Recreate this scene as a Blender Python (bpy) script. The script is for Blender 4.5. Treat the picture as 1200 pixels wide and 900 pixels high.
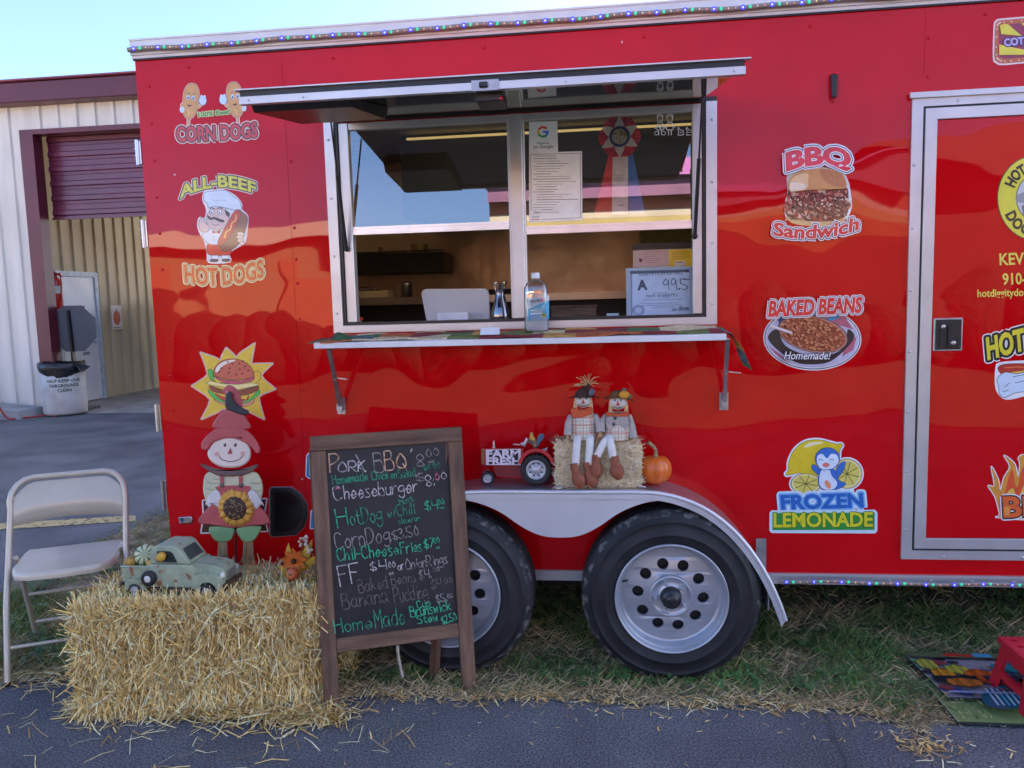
import bpy, bmesh, math, random
import numpy as np
from mathutils import Vector, Matrix
from mathutils.geometry import tessellate_polygon
for o in list(bpy.data.objects): bpy.data.objects.remove(o, do_unlink=True)
random.seed(7); rng = np.random.default_rng(7)
S = bpy.context.scene; COL = S.collection; RAD = math.radians

# ------------------------------------------------------------------ camera
FPX, YAW, PITCH, ROLL = 921.5, .12051, .10461, -.02757
CAM = Vector((0, -3.2, 1.5))
_f = Vector((-math.sin(YAW)*math.cos(PITCH), math.cos(YAW)*math.cos(PITCH), -math.sin(PITCH)))
_r0 = Vector((math.cos(YAW), math.sin(YAW), 0)); _u0 = _r0.cross(_f)
_r = math.cos(ROLL)*_r0 + math.sin(ROLL)*_u0
_u = -math.sin(ROLL)*_r0 + math.cos(ROLL)*_u0
cd = bpy.data.cameras.new('camera'); cam = bpy.data.objects.new('camera', cd); COL.objects.link(cam)
cd.sensor_fit = 'HORIZONTAL'; cd.sensor_width = 36; cd.lens = FPX/1200*36; cd.clip_start = .05; cd.clip_end = 2000
cam.matrix_world = Matrix(((_r.x, _u.x, -_f.x, CAM.x), (_r.y, _u.y, -_f.y, CAM.y), (_r.z, _u.z, -_f.z, CAM.z), (0, 0, 0, 1)))
S.camera = cam

# ------------------------------------------------------------------ light
SUN_EL, SUN_AZ = RAD(35), RAD(62)          # azimuth measured from +Y towards +X (behind the trailer, to the right)
w = bpy.data.worlds.new('World'); S.world = w; w.use_nodes = True
nt = w.node_tree; nt.nodes.clear()
sky = nt.nodes.new('ShaderNodeTexSky'); sky.sky_type = 'NISHITA'; sky.sun_disc = False
sky.sun_elevation = SUN_EL; sky.sun_rotation = SUN_AZ; sky.air_density = .45; sky.dust_density = 2.2; sky.ozone_density = 4.4
bg = nt.nodes.new('ShaderNodeBackground'); bg.inputs[1].default_value = .05
wo = nt.nodes.new('ShaderNodeOutputWorld'); nt.links.new(sky.outputs[0], bg.inputs[0]); nt.links.new(bg.outputs[0], wo.inputs[0])
sl = bpy.data.lights.new('sun', 'SUN'); sl.energy = 5.0; sl.angle = RAD(.5); sl.color = (1, .84, .66)
so = bpy.data.objects.new('sun', sl); COL.objects.link(so)
sd = Vector((math.sin(SUN_AZ)*math.cos(SUN_EL), math.cos(SUN_AZ)*math.cos(SUN_EL), math.sin(SUN_EL)))
so.location = sd*60; so.rotation_euler = (-sd).to_track_quat('-Z', 'Y').to_euler()
S.view_settings.view_transform = 'Standard'; S.view_settings.look = 'None'; S.view_settings.gamma = 1; S.view_settings.exposure = 4.0
S.render.resolution_x = 1024; S.render.resolution_y = 768

# ------------------------------------------------------------------ geometry helpers
def ray(px, py): return _r*((px-600)/FPX) - _u*((py-450)/FPX) + _f
def P(px, py, y):
    """the point of the vertical plane y = const that a measured photo point stands for"""
    d = ray(px, py); return CAM + d*((y-CAM.y)/d.y)
def G(px, py, z=0.):
    d = ray(px, py); return CAM + d*((z-CAM.z)/d.z)
def PX(y): return (y-CAM.y)/FPX*1.01       # metres per measured pixel at depth y

class MB:
    """collects shapes into one mesh"""
    def __init__(s): s.v = []; s.f = []; s.m = []; s.s = []
    def add(s, vs, fs, mat=0, smooth=False):
        b = len(s.v); s.v.extend([tuple(p) for p in vs])
        for f in fs: s.f.append([b+i for i in f]); s.m.append(mat); s.s.append(smooth)
    def box(s, x0, x1, y0, y1, z0, z1, mat=0):
        s.add([(x, y, z) for x in (x0, x1) for y in (y0, y1) for z in (z0, z1)],
              [(0, 1, 3, 2), (4, 6, 7, 5), (0, 4, 5, 1), (2, 3, 7, 6), (0, 2, 6, 4), (1, 5, 7, 3)], mat)
    def bar(s, a, b, w, h, mat=0, up=(0, 0, 1)):
        a = Vector(a); b = Vector(b); d = (b-a).normalized(); x = d.cross(Vector(up))
        if x.length < 1e-4: x = d.cross(Vector((1, 0, 0)))
        x.normalize(); y = x.cross(d)
        s.add([p+x*(w/2*i)+y*(h/2*j) for p in (a, b) for i, j in ((-1, -1), (1, -1), (1, 1), (-1, 1))],
              [(3, 2, 1, 0), (4, 5, 6, 7), (0, 1, 5, 4), (1, 2, 6, 5), (2, 3, 7, 6), (3, 0, 4, 7)], mat)
    def tube(s, pts, r, n=8, mat=0, cap=True, closed=False):
        pts = [Vector(p) for p in pts]; k = len(pts); rs = r if isinstance(r, (list, tuple)) else [r]*k
        prev = None; vs = []
        for i, p in enumerate(pts):
            if closed: d = pts[(i+1) % k]-pts[i-1]
            else: d = pts[min(i+1, k-1)]-pts[max(i-1, 0)]
            d = d.normalized() if d.length > 1e-9 else Vector((0, 0, 1))
            if prev is None: x = d.orthogonal().normalized()
            else:
                x = prev-d*prev.dot(d); x = x.normalized() if x.length > 1e-6 else d.orthogonal().normalized()
            prev = x; y = d.cross(x)
            for j in range(n):
                a = 2*math.pi*j/n; vs.append(p+(x*math.cos(a)+y*math.sin(a))*rs[i])
        fs = [(i*n+j, i*n+(j+1) % n, ((i+1) % k)*n+(j+1) % n, ((i+1) % k)*n+j) for i in range(k if closed else k-1) for j in range(n)]
        s.add(vs, fs, mat, True)
        if cap and not closed:
            s.add(vs[:n], [tuple(range(n-1, -1, -1))], mat); s.add(vs[-n:], [tuple(range(n))], mat)
    def lathe(s, prof, c, axis='y', n=32, mat=0, smooth=True, a0=0., a1=2*math.pi):
        """prof = [(radius, height along axis)]"""
        c = Vector(c); full = abs(a1-a0-2*math.pi) < 1e-6; m = n if full else n+1; vs = []
        for r, h in prof:
            for j in range(m):
                a = a0+(a1-a0)*j/n; x, y = r*math.cos(a), r*math.sin(a)
                vs.append(c+(Vector((x, h, y)) if axis == 'y' else Vector((x, y, h)) if axis == 'z' else Vector((h, x, y))))
        fs = [(i*m+j, i*m+(j+1) % m, (i+1)*m+(j+1) % m, (i+1)*m+j) for i in range(len(prof)-1) for j in range(n)]
        s.add(vs, fs, mat, smooth)
    def ell(s, c, r, nu=16, nv=10, mat=0, rot=None):
        c = Vector(c); vs = []
        for i in range(nv+1):
            t = math.pi*i/nv
            for j in range(nu):
                a = 2*math.pi*j/nu
                p = Vector((r[0]*math.sin(t)*math.cos(a), r[1]*math.sin(t)*math.sin(a), r[2]*math.cos(t)))
                vs.append(c+(rot @ p if rot else p))
        s.add(vs, [(i*nu+j, i*nu+(j+1) % nu, (i+1)*nu+(j+1) % nu, (i+1)*nu+j) for i in range(nv) for j in range(nu)], mat, True)
    def poly(s, pts3, mat=0):
        s.add(pts3, [t for t in tessellate_polygon([[Vector(p) for p in pts3]])], mat)
    def prism(s, pts, fn, h0, h1, mat=0, ch=0., smooth=False):
        """outline pts (2-D) extruded from h0 to h1 through fn(u, v, h); ch = chamfer of the h1 face"""
        n = len(pts); ar = sum(pts[i][0]*pts[(i+1) % n][1]-pts[(i+1) % n][0]*pts[i][1] for i in range(n))
        if ar < 0: pts = pts[::-1]
        tri = tessellate_polygon([[Vector((p[0], p[1], 0)) for p in pts]])
        rings = [[(p[0], p[1], h0) for p in pts]]
        if ch:
            ins = []
            for i in range(n):
                a, b, c = Vector(pts[i-1][:2]), Vector(pts[i][:2]), Vector(pts[(i+1) % n][:2])
                e = (b-a); g = (c-b)
                m = Vector((-e.y, e.x))/(e.length+1e-9)+Vector((-g.y, g.x))/(g.length+1e-9)
                m = m/max(m.length, .6) if m.length > 0 else m
                ins.append(m)
            rings.append([(p[0], p[1], h0+(h1-h0)*.45) for p in pts])
            rings.append([(p[0]+q.x*ch*.35, p[1]+q.y*ch*.35, h0+(h1-h0)*.85) for p, q in zip(pts, ins)])
            rings.append([(p[0]+q.x*ch, p[1]+q.y*ch, h1) for p, q in zip(pts, ins)])
        else: rings.append([(p[0], p[1], h1) for p in pts])
        vs = [fn(*p) for r_ in rings for p in r_]; k = len(rings)
        s.add(vs, [(i*n+j, i*n+(j+1) % n, (i+1)*n+(j+1) % n, (i+1)*n+j) for i in range(k-1) for j in range(n)], mat, smooth)
        s.add(vs[(k-1)*n:], tri, mat, smooth); s.add(vs[:n], [t[::-1] for t in tri], mat)
    def bulk(s, V, F, M_, smooth=False):
        b = len(s.v); s.v.extend(map(tuple, V.tolist())); s.f.extend((F+b).tolist()); s.m.extend(M_.tolist()); s.s.extend([smooth]*len(F))
    def mesh(s, name, mats, off=(0, 0, 0), bevel=0., seg=1, weld=False):
        me = bpy.data.meshes.new(name)
        if off != (0, 0, 0): me.from_pydata([(x-off[0], y-off[1], z-off[2]) for x, y, z in s.v], [], s.f)
        else: me.from_pydata(s.v, [], s.f)
        for m in (mats if isinstance(mats, (list, tuple)) else [mats]): me.materials.append(m)
        me.polygons.foreach_set('material_index', s.m); me.polygons.foreach_set('use_smooth', s.s)
        if bevel or weld:
            bm = bmesh.new(); bm.from_mesh(me); bmesh.ops.remove_doubles(bm, verts=bm.verts, dist=1e-5)
            if bevel:
                bmesh.ops.recalc_face_normals(bm, faces=bm.faces)
                ed = [e for e in bm.edges if len(e.link_faces) == 2 and e.calc_face_angle(0) > .6]
                bmesh.ops.bevel(bm, geom=ed, offset=bevel, segments=seg, profile=.6, affect='EDGES', clamp_overlap=True)
            bm.to_mesh(me); bm.free()
        me.update(); return me

def obj(name, mb, mats, parent=None, off=(0, 0, 0), label=None, bevel=0., seg=1, weld=False, kind=None):
    o = bpy.data.objects.new(name, mb.mesh(name, mats, off, bevel, seg, weld)); COL.objects.link(o)
    if parent: o.parent = parent
    if label: o['label'] = label
    if kind: o['kind'] = kind
    return o
class Thing:
    """an Empty at the thing's base, parent of its parts"""
    def __init__(s, name, label, cat, loc=(0, 0, 0), rz=0., group=None, local=False):
        s.e = bpy.data.objects.new(name, None); COL.objects.link(s.e); s.e.empty_display_size = .1
        s.e.location = loc; s.e.rotation_euler = (0, 0, rz); s.e['label'] = label; s.e['category'] = cat
        if group: s.e['group'] = group
        s.off = (0, 0, 0) if local else tuple(loc)
    def part(s, name, mb, mats, parent=None, **k): return obj(name, mb, mats, parent or s.e, s.off, **k)
def solo(name, mb, mats, label, cat, loc, group=None, **k):
    o = obj(name, mb, mats, None, tuple(loc), **k); o.location = loc; o['label'] = label; o['category'] = cat
    if group: o['group'] = group
    return o
def struct(name, mb, mats, **k): return obj(name, mb, mats, kind='structure', **k)

def cr(pts, n=6, closed=False):
    """Catmull-Rom through 2-D or 3-D points"""
    k = len(pts); out = []
    if k < 3 and not closed: return [tuple(p) for p in pts]
    for i in range(k if closed else k-1):
        g = lambda j: np.array(pts[j % k] if closed else pts[min(max(j, 0), k-1)], float)
        a, b, c, d = g(i-1), g(i), g(i+1), g(i+2)
        for t in np.arange(n)/n:
            out.append(tuple(.5*(2*b+(c-a)*t+(2*a-5*b+4*c-d)*t*t+(3*b-a-3*c+d)*t**3)))
    if not closed: out.append(tuple(pts[-1]))
    return out
def oval(cx, cy, rx, ry, n=24, rot=0., a0=0., a1=360.):
    r = RAD(rot); out = []
    full = abs(a1-a0-360) < 1e-6
    for i in range(n if full else n+1):
        a = RAD(a0+(a1-a0)*i/n); x, y = rx*math.cos(a), ry*math.sin(a)
        out.append((cx+x*math.cos(r)-y*math.sin(r), cy+x*math.sin(r)+y*math.cos(r)))
    return out

# ------------------------------------------------------------------ materials
def lin(c):
    f = lambda v: v/12.92 if v <= .04045 else ((v+.055)/1.055)**2.4
    return tuple(f(x/255) for x in c)
def M(name, col, rough=.5, metal=0., var=.12, vs=12., bump=0., bs=80., coat=0., spec=.5, col2=None, stretch=(1, 1, 1), fac=(.35, .65), det=4., sheen=0., bstretch=None):
    m = bpy.data.materials.new(name); m.use_nodes = True; t = m.node_tree; b = t.nodes['Principled BSDF']
    b.inputs['Roughness'].default_value = rough; b.inputs['Metallic'].default_value = metal; b.inputs['Specular IOR Level'].default_value = spec
    b.inputs['Coat Weight'].default_value = coat; b.inputs['Coat Roughness'].default_value = .05
    if sheen: b.inputs['Sheen Weight'].default_value = sheen
    tc = t.nodes.new('ShaderNodeTexCoord'); mp = t.nodes.new('ShaderNodeMapping'); mp.inputs['Scale'].default_value = stretch
    t.links.new(tc.outputs['Object'], mp.inputs[0])
    if var or col2:
        no = t.nodes.new('ShaderNodeTexNoise'); no.inputs['Scale'].default_value = vs; no.inputs['Detail'].default_value = det; t.links.new(mp.outputs[0], no.inputs[0])
        ra = t.nodes.new('ShaderNodeValToRGB'); t.links.new(no.outputs[0], ra.inputs[0])
        ra.color_ramp.elements[0].position, ra.color_ramp.elements[1].position = fac
        c2 = col2 if col2 else tuple(min(1, c*(1+var)) for c in col)
        c1 = col if col2 else tuple(c*(1-var) for c in col)
        ra.color_ramp.elements[0].color = (*c1, 1); ra.color_ramp.elements[1].color = (*c2, 1)
        t.links.new(ra.outputs[0], b.inputs['Base Color'])
    else: b.inputs['Base Color'].default_value = (*col, 1)
    if bump:
        n2 = t.nodes.new('ShaderNodeTexNoise'); n2.inputs['Scale'].default_value = bs; n2.inputs['Detail'].default_value = 3
        if bstretch:
            m2 = t.nodes.new('ShaderNodeMapping'); m2.inputs['Scale'].default_value = bstretch; t.links.new(tc.outputs['Object'], m2.inputs[0]); t.links.new(m2.outputs[0], n2.inputs[0])
        else: t.links.new(mp.outputs[0], n2.inputs[0])
        bu = t.nodes.new('ShaderNodeBump'); bu.inputs['Strength'].default_value = 1; bu.inputs['Distance'].default_value = bump
        t.links.new(n2.outputs[0], bu.inputs['Height']); t.links.new(bu.outputs[0], b.inputs['Normal'])
    return m
def emit(name, col, k):
    m = bpy.data.materials.new(name); m.use_nodes = True; b = m.node_tree.nodes['Principled BSDF']
    b.inputs['Base Color'].default_value = (*col, 1); b.inputs['Emission Color'].default_value = (*col, 1); b.inputs['Emission Strength'].default_value = k
    return m
def glassy(name, refl=.12, tint=(1, 1, 1), rough=.0):
    """thin pane: mirror-like reflection over a clear, tinted sheet"""
    m = bpy.data.materials.new(name); m.use_nodes = True; t = m.node_tree; t.nodes.clear()
    o = t.nodes.new('ShaderNodeOutputMaterial'); mx = t.nodes.new('ShaderNodeMixShader'); tr = t.nodes.new('ShaderNodeBsdfTransparent'); gl = t.nodes.new('ShaderNodeBsdfGlossy')
    gl.inputs['Roughness'].default_value = rough; gl.inputs['Color'].default_value = (1, 1, 1, 1); tr.inputs[0].default_value = (*tint, 1)
    lw = t.nodes.new('ShaderNodeLayerWeight'); lw.inputs[0].default_value = .25
    ma = t.nodes.new('ShaderNodeMath'); ma.operation = 'MAXIMUM'; ma.inputs[1].default_value = refl
    t.links.new(lw.outputs['Fresnel'], ma.inputs[0]); t.links.new(ma.outputs[0], mx.inputs[0])
    t.links.new(tr.outputs[0], mx.inputs[1]); t.links.new(gl.outputs[0], mx.inputs[2]); t.links.new(mx.outputs[0], o.inputs[0])
    return m

def milky(name, col, k):
    m = bpy.data.materials.new(name); m.use_nodes = True; t = m.node_tree; t.nodes.clear()
    o = t.nodes.new('ShaderNodeOutputMaterial'); mx = t.nodes.new('ShaderNodeMixShader'); tr = t.nodes.new('ShaderNodeBsdfTransparent'); di = t.nodes.new('ShaderNodeBsdfDiffuse')
    di.inputs[0].default_value = (*col, 1); mx.inputs[0].default_value = k
    t.links.new(tr.outputs[0], mx.inputs[1]); t.links.new(di.outputs[0], mx.inputs[2]); t.links.new(mx.outputs[0], o.inputs[0]); return m
def red_paint():
    m = M('red_paint', (.50, .003, .008), .5, 0, 0, coat=.60, spec=.0)
    t = m.node_tree; b = t.nodes['Principled BSDF']; b.inputs['Coat IOR'].default_value = 1.5; b.inputs['Coat Roughness'].default_value = .02
    tc = t.nodes.new('ShaderNodeTexCoord'); mp = t.nodes.new('ShaderNodeMapping'); mp.inputs['Scale'].default_value = (1.0, 1, 1.35); t.links.new(tc.outputs['Object'], mp.inputs[0])
    # sheet metal that is not quite flat: broad oil-canning, and a dimple at every rivet row
    n1 = t.nodes.new('ShaderNodeTexNoise'); n1.inputs['Scale'].default_value = 1.45; n1.inputs['Detail'].default_value = 1.3; n1.inputs['Roughness'].default_value = .45; n1.inputs['Distortion'].default_value = .5
    t.links.new(mp.outputs[0], n1.inputs[0])
    b1 = t.nodes.new('ShaderNodeBump'); b1.inputs['Strength'].default_value = 1; b1.inputs['Distance'].default_value = .0095; t.links.new(n1.outputs[0], b1.inputs['Height'])
    t.links.new(b1.outputs[0], b.inputs['Normal']); t.links.new(b1.outputs[0], b.inputs['Coat Normal'])
    # stone chips in the paint, thicker towards the bottom, plus faint dirt
    vo = t.nodes.new('ShaderNodeTexVoronoi'); vo.inputs['Scale'].default_value = 9; t.links.new(tc.outputs['Object'], vo.inputs[0])
    n3 = t.nodes.new('ShaderNodeTexNoise'); n3.inputs['Scale'].default_value = 2.2; t.links.new(tc.outputs['Object'], n3.inputs[0])
    lt = t.nodes.new('ShaderNodeMath'); lt.operation = 'LESS_THAN'; lt.inputs[1].default_value = .042; t.links.new(vo.outputs['Distance'], lt.inputs[0])
    gt = t.nodes.new('ShaderNodeMath'); gt.operation = 'GREATER_THAN'; gt.inputs[1].default_value = .58; t.links.new(n3.outputs[0], gt.inputs[0])
    mu = t.nodes.new('ShaderNodeMath'); mu.operation = 'MULTIPLY'; t.links.new(lt.outputs[0], mu.inputs[0]); t.links.new(gt.outputs[0], mu.inputs[1])
    n4 = t.nodes.new('ShaderNodeTexNoise'); n4.inputs['Scale'].default_value = 5; n4.inputs['Detail'].default_value = 6; t.links.new(tc.outputs['Object'], n4.inputs[0])
    ra = t.nodes.new('ShaderNodeValToRGB'); ra.color_ramp.elements[0].position = .3; ra.color_ramp.elements[1].position = .75
    ra.color_ramp.elements[0].color = (.56, .0012, .004, 1); ra.color_ramp.elements[1].color = (.63, .003, .007, 1); t.links.new(n4.outputs[0], ra.inputs[0])
    mx = t.nodes.new('ShaderNodeMix'); mx.data_type = 'RGBA'; t.links.new(mu.outputs[0], mx.inputs[0]); t.links.new(ra.outputs[0], mx.inputs[6]); mx.inputs[7].default_value = (.7, .45, .42, 1)
    t.links.new(mx.outputs[2], b.inputs['Base Color'])
    return m
def asphalt():
    m = M('asphalt', (.125, .127, .135), .85, 0, .3, 1.2, spec=.35)
    t = m.node_tree; b = t.nodes['Principled BSDF']; ra = [n for n in t.nodes if n.type == 'VALTORGB'][0]
    tc = [n for n in t.nodes if n.type == 'TEX_COORD'][0]
    vo = t.nodes.new('ShaderNodeTexVoronoi'); vo.inputs['Scale'].default_value = 170; t.links.new(tc.outputs['Object'], vo.inputs[0])
    n2 = t.nodes.new('ShaderNodeTexNoise'); n2.inputs['Scale'].default_value = 130; n2.inputs['Detail'].default_value = 5; n2.inputs['Roughness'].default_value = .8; t.links.new(tc.outputs['Object'], n2.inputs[0])
    r2 = t.nodes.new('ShaderNodeValToRGB'); r2.color_ramp.elements[0].position = .42; r2.color_ramp.elements[1].position = .66
    r2.color_ramp.elements[0].color = (.42, .42, .43, 1); r2.color_ramp.elements[1].color = (2.6, 2.5, 2.45, 1); t.links.new(n2.outputs[0], r2.inputs[0])
    mx = t.nodes.new('ShaderNodeMix'); mx.data_type = 'RGBA'; mx.blend_type = 'MULTIPLY'; mx.inputs[0].default_value = 1
    t.links.new(ra.outputs[0], mx.inputs[6]); t.links.new(r2.outputs[0], mx.inputs[7])
    # darker sealed patches and long cracks
    n5 = t.nodes.new('ShaderNodeTexNoise'); n5.inputs['Scale'].default_value = .55; n5.inputs['Detail'].default_value = 5; n5.inputs['Distortion'].default_value = 1.5; t.links.new(tc.outputs['Object'], n5.inputs[0])
    r5 = t.nodes.new('ShaderNodeValToRGB'); r5.color_ramp.elements[0].position = .40; r5.color_ramp.elements[1].position = .60
    r5.color_ramp.elements[0].color = (.80, .80, .81, 1); r5.color_ramp.elements[1].color = (1.10, 1.10, 1.09, 1); t.links.new(n5.outputs[0], r5.inputs[0])
    m2 = t.nodes.new('ShaderNodeMix'); m2.data_type = 'RGBA'; m2.blend_type = 'MULTIPLY'; m2.inputs[0].default_value = 1; t.links.new(mx.outputs[2], m2.inputs[6]); t.links.new(r5.outputs[0], m2.inputs[7])
    vc = t.nodes.new('ShaderNodeTexVoronoi'); vc.feature = 'DISTANCE_TO_EDGE'; vc.inputs['Scale'].default_value = .30
    wn = t.nodes.new('ShaderNodeTexNoise'); wn.inputs['Scale'].default_value = 3.; wn.inputs['Detail'].default_value = 6
    va = t.nodes.new('ShaderNodeMix'); va.data_type = 'RGBA'; va.inputs[0].default_value = .16; t.links.new(tc.outputs['Object'], wn.inputs[0]); t.links.new(tc.outputs['Object'], va.inputs[6]); t.links.new(wn.outputs['Color'], va.inputs[7]); t.links.new(va.outputs[2], vc.inputs[0])
    rc = t.nodes.new('ShaderNodeValToRGB'); rc.color_ramp.elements[0].position = .0; rc.color_ramp.elements[1].position = .003; rc.color_ramp.elements[0].color = (.66, .66, .66, 1); rc.color_ramp.elements[1].color = (1, 1, 1, 1); t.links.new(vc.outputs[0], rc.inputs[0])
    m3 = t.nodes.new('ShaderNodeMix'); m3.data_type = 'RGBA'; m3.blend_type = 'MULTIPLY'; m3.inputs[0].default_value = 1; t.links.new(m2.outputs[2], m3.inputs[6]); t.links.new(rc.outputs[0], m3.inputs[7])
    t.links.new(m3.outputs[2], b.inputs['Base Color'])
    ad = t.nodes.new('ShaderNodeMath'); t.links.new(vo.outputs['Distance'], ad.inputs[0]); t.links.new(n2.outputs[0], ad.inputs[1])
    bu = t.nodes.new('ShaderNodeBump'); bu.inputs['Distance'].default_value = .004; t.links.new(ad.outputs[0], bu.inputs['Height']); t.links.new(bu.outputs[0], b.inputs['Normal'])
    return m

RED = red_paint(); ASPH = asphalt()
ALU = M('aluminium', (.62, .62, .63), .30, .85, .10, 6, bump=.0006, bs=30, stretch=(1, 1, 1))
ALU_W = M('pale_aluminium', (.58, .575, .57), .34, .5, .08, 5)
WHITE = M('white_paint', (.72, .72, .72), .45, 0, .06, 5)
BLACK = M('black_plastic', (.012, .012, .014), .4, 0, .2, 20)
BLACKM = M('black_rubber', (.014, .014, .015), .6, 0, .3, 30)
CHROME = M('chrome', (.50, .50, .51), .28, 1, .04, 20)
GALV = M('galvanised_steel', (.42, .43, .45), .38, .8, .2, 14)
GLASS = glassy('window_glass', .18, (.86, .86, .85))
CLEAR = glassy('clear_plastic', .10, (.90, .94, .95), .03)
WOODB = M('brown_wood', (.12, .055, .03), .7, 0, col2=(.24, .13, .075), vs=9, stretch=(2.5, 2.5, .35), bump=.002, bs=40)
VINYL = {}
def vinyl(c):
    """printed vinyl in one sRGB colour"""
    if c not in VINYL: VINYL[c] = M('vinyl_%02x%02x%02x' % c, lin(c), .4, 0, .05, 30, coat=.5)
    return VINYL[c]

# ------------------------------------------------------------------ flat printed artwork and lettering
_gc = {}
def glyphs(txt, bold=0., shear=0.):
    """built-in font as 2-D triangles, x in 0..1 over the word, y in cap heights"""
    k = (txt, bold, shear)
    if k in _gc: return _gc[k]
    def conv(s_):
        cu = bpy.data.curves.new('t', 'FONT'); cu.body = s_; cu.offset = bold; cu.shear = shear; cu.resolution_u = 3; cu.fill_mode = 'FRONT'
        ob = bpy.data.objects.new('t', cu); COL.objects.link(ob); dg = bpy.context.evaluated_depsgraph_get(); dg.update()
        me = bpy.data.meshes.new_from_object(ob.evaluated_get(dg)); bm = bmesh.new(); bm.from_mesh(me)
        bmesh.ops.remove_doubles(bm, verts=bm.verts, dist=1e-5); bm.verts.index_update()
        V = np.array([v.co[:2] for v in bm.verts]); F = [[v.index for v in f.verts] for f in bm.faces]
        E = [(e.verts[0].index, e.verts[1].index) for e in bm.edges if len(e.link_faces) == 1]
        bm.free(); bpy.data.objects.remove(ob); bpy.data.curves.remove(cu); bpy.data.meshes.remove(me); return V, F, E
    V, F, E = conv(txt); Hh = conv('H')[0]; cap = Hh[:, 1].max()
    V = V.copy(); x0, x1 = V[:, 0].min(), V[:, 0].max(); V[:, 0] = (V[:, 0]-x0)/(x1-x0); V[:, 1] = V[:, 1]/cap
    _gc[k] = (V, F, E); return _gc[k]

HAND = {'A': '-02 39 62|-14 54', 'B': '-02 09|09 49 57 36 06|06 46 64 52 02', 'C': '58 39 08 04 22 42 63', 'D': '-02 09|09 49 66 43 02', 'E': '-69 09 02 62|-06 46',
 'F': '-09 02|-09 69|-06 46', 'G': '58 39 07 03 32 63 65|-65 35', 'H': '-09 02|-69 62|-06 66', 'I': '-29 22', 'K': '-09 02|-59 05|-05 62', 'L': '-09 02 62', 'M': '-02 09 35 69 62',
 'N': '-02 09 62 69', 'O': '39 06 03 32 63 66 39', 'P': '-02 09|09 49 68 56 05', 'Q': '39 06 03 32 63 66 39|-44 61', 'R': '-02 09|09 49 67 45 05|-25 62', 'S': '58 39 07 36 64 42 03',
 'T': '-09 69|-39 32', 'U': '09 03 32 63 69', 'W': '-09 12 37 52 69', 'a': '56 26 04 22 43 55|-56 53 62', 'b': '-09 02|05 36 54 42 03', 'c': '55 36 04 22 53', 'd': '56 26 04 22 53|-59 52',
 'e': '04 54 36 14 22 53', 'f': '48 29 17 12|-06 36', 'g': '56 26 04 23 54|56 51 20 01', 'h': '-09 02|04 26 45 42', 'i': '-26 22|-28 27', 'k': '-09 02|-46 04|-24 52', 'l': '-19 12',
 'm': '-06 02|04 16 35 32|35 56 65 62', 'n': '-06 02|04 26 45 42', 'o': '26 04 22 43 45 26', 'p': '-06 00|05 36 54 32 03', 'q': '56 26 04 23 54|-56 50', 'r': '-06 02|04 26 46',
 's': '46 16 15 43 32 02', 't': '-28 23 42|-06 46', 'u': '06 03 22 43|-46 42', 'v': '-06 22 46', 'w': '-06 12 25 42 56', 'x': '-06 42|-46 02', 'y': '-06 23|-46 11 00', 'z': '-06 46 02 42',
 '0': '29 05 22 45 29', '1': '-17 29 22', '2': '08 29 47 02|-02 52', '3': '08 39 47 26|26 54 32 03', '4': '-09 05 45|-49 42', '5': '-49 09 06|06 35 53 22 03', '6': '48 05 22 43 35 04',
 '7': '-09 49 12', '8': '25 07 29 47 25 03 22 43 25', '9': '47 29 06 25 47|-48 42', '$': '48 28 06 44 42 03|-29 21', '.': '-02 03', ':': '-02 03|-05 06', '-': '-05 45', '/': '-01 49',
 "'": '-19 07', '=': '-05 45|-03 43', '!': '-29 24|-22 23', ' ': ''}

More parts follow.
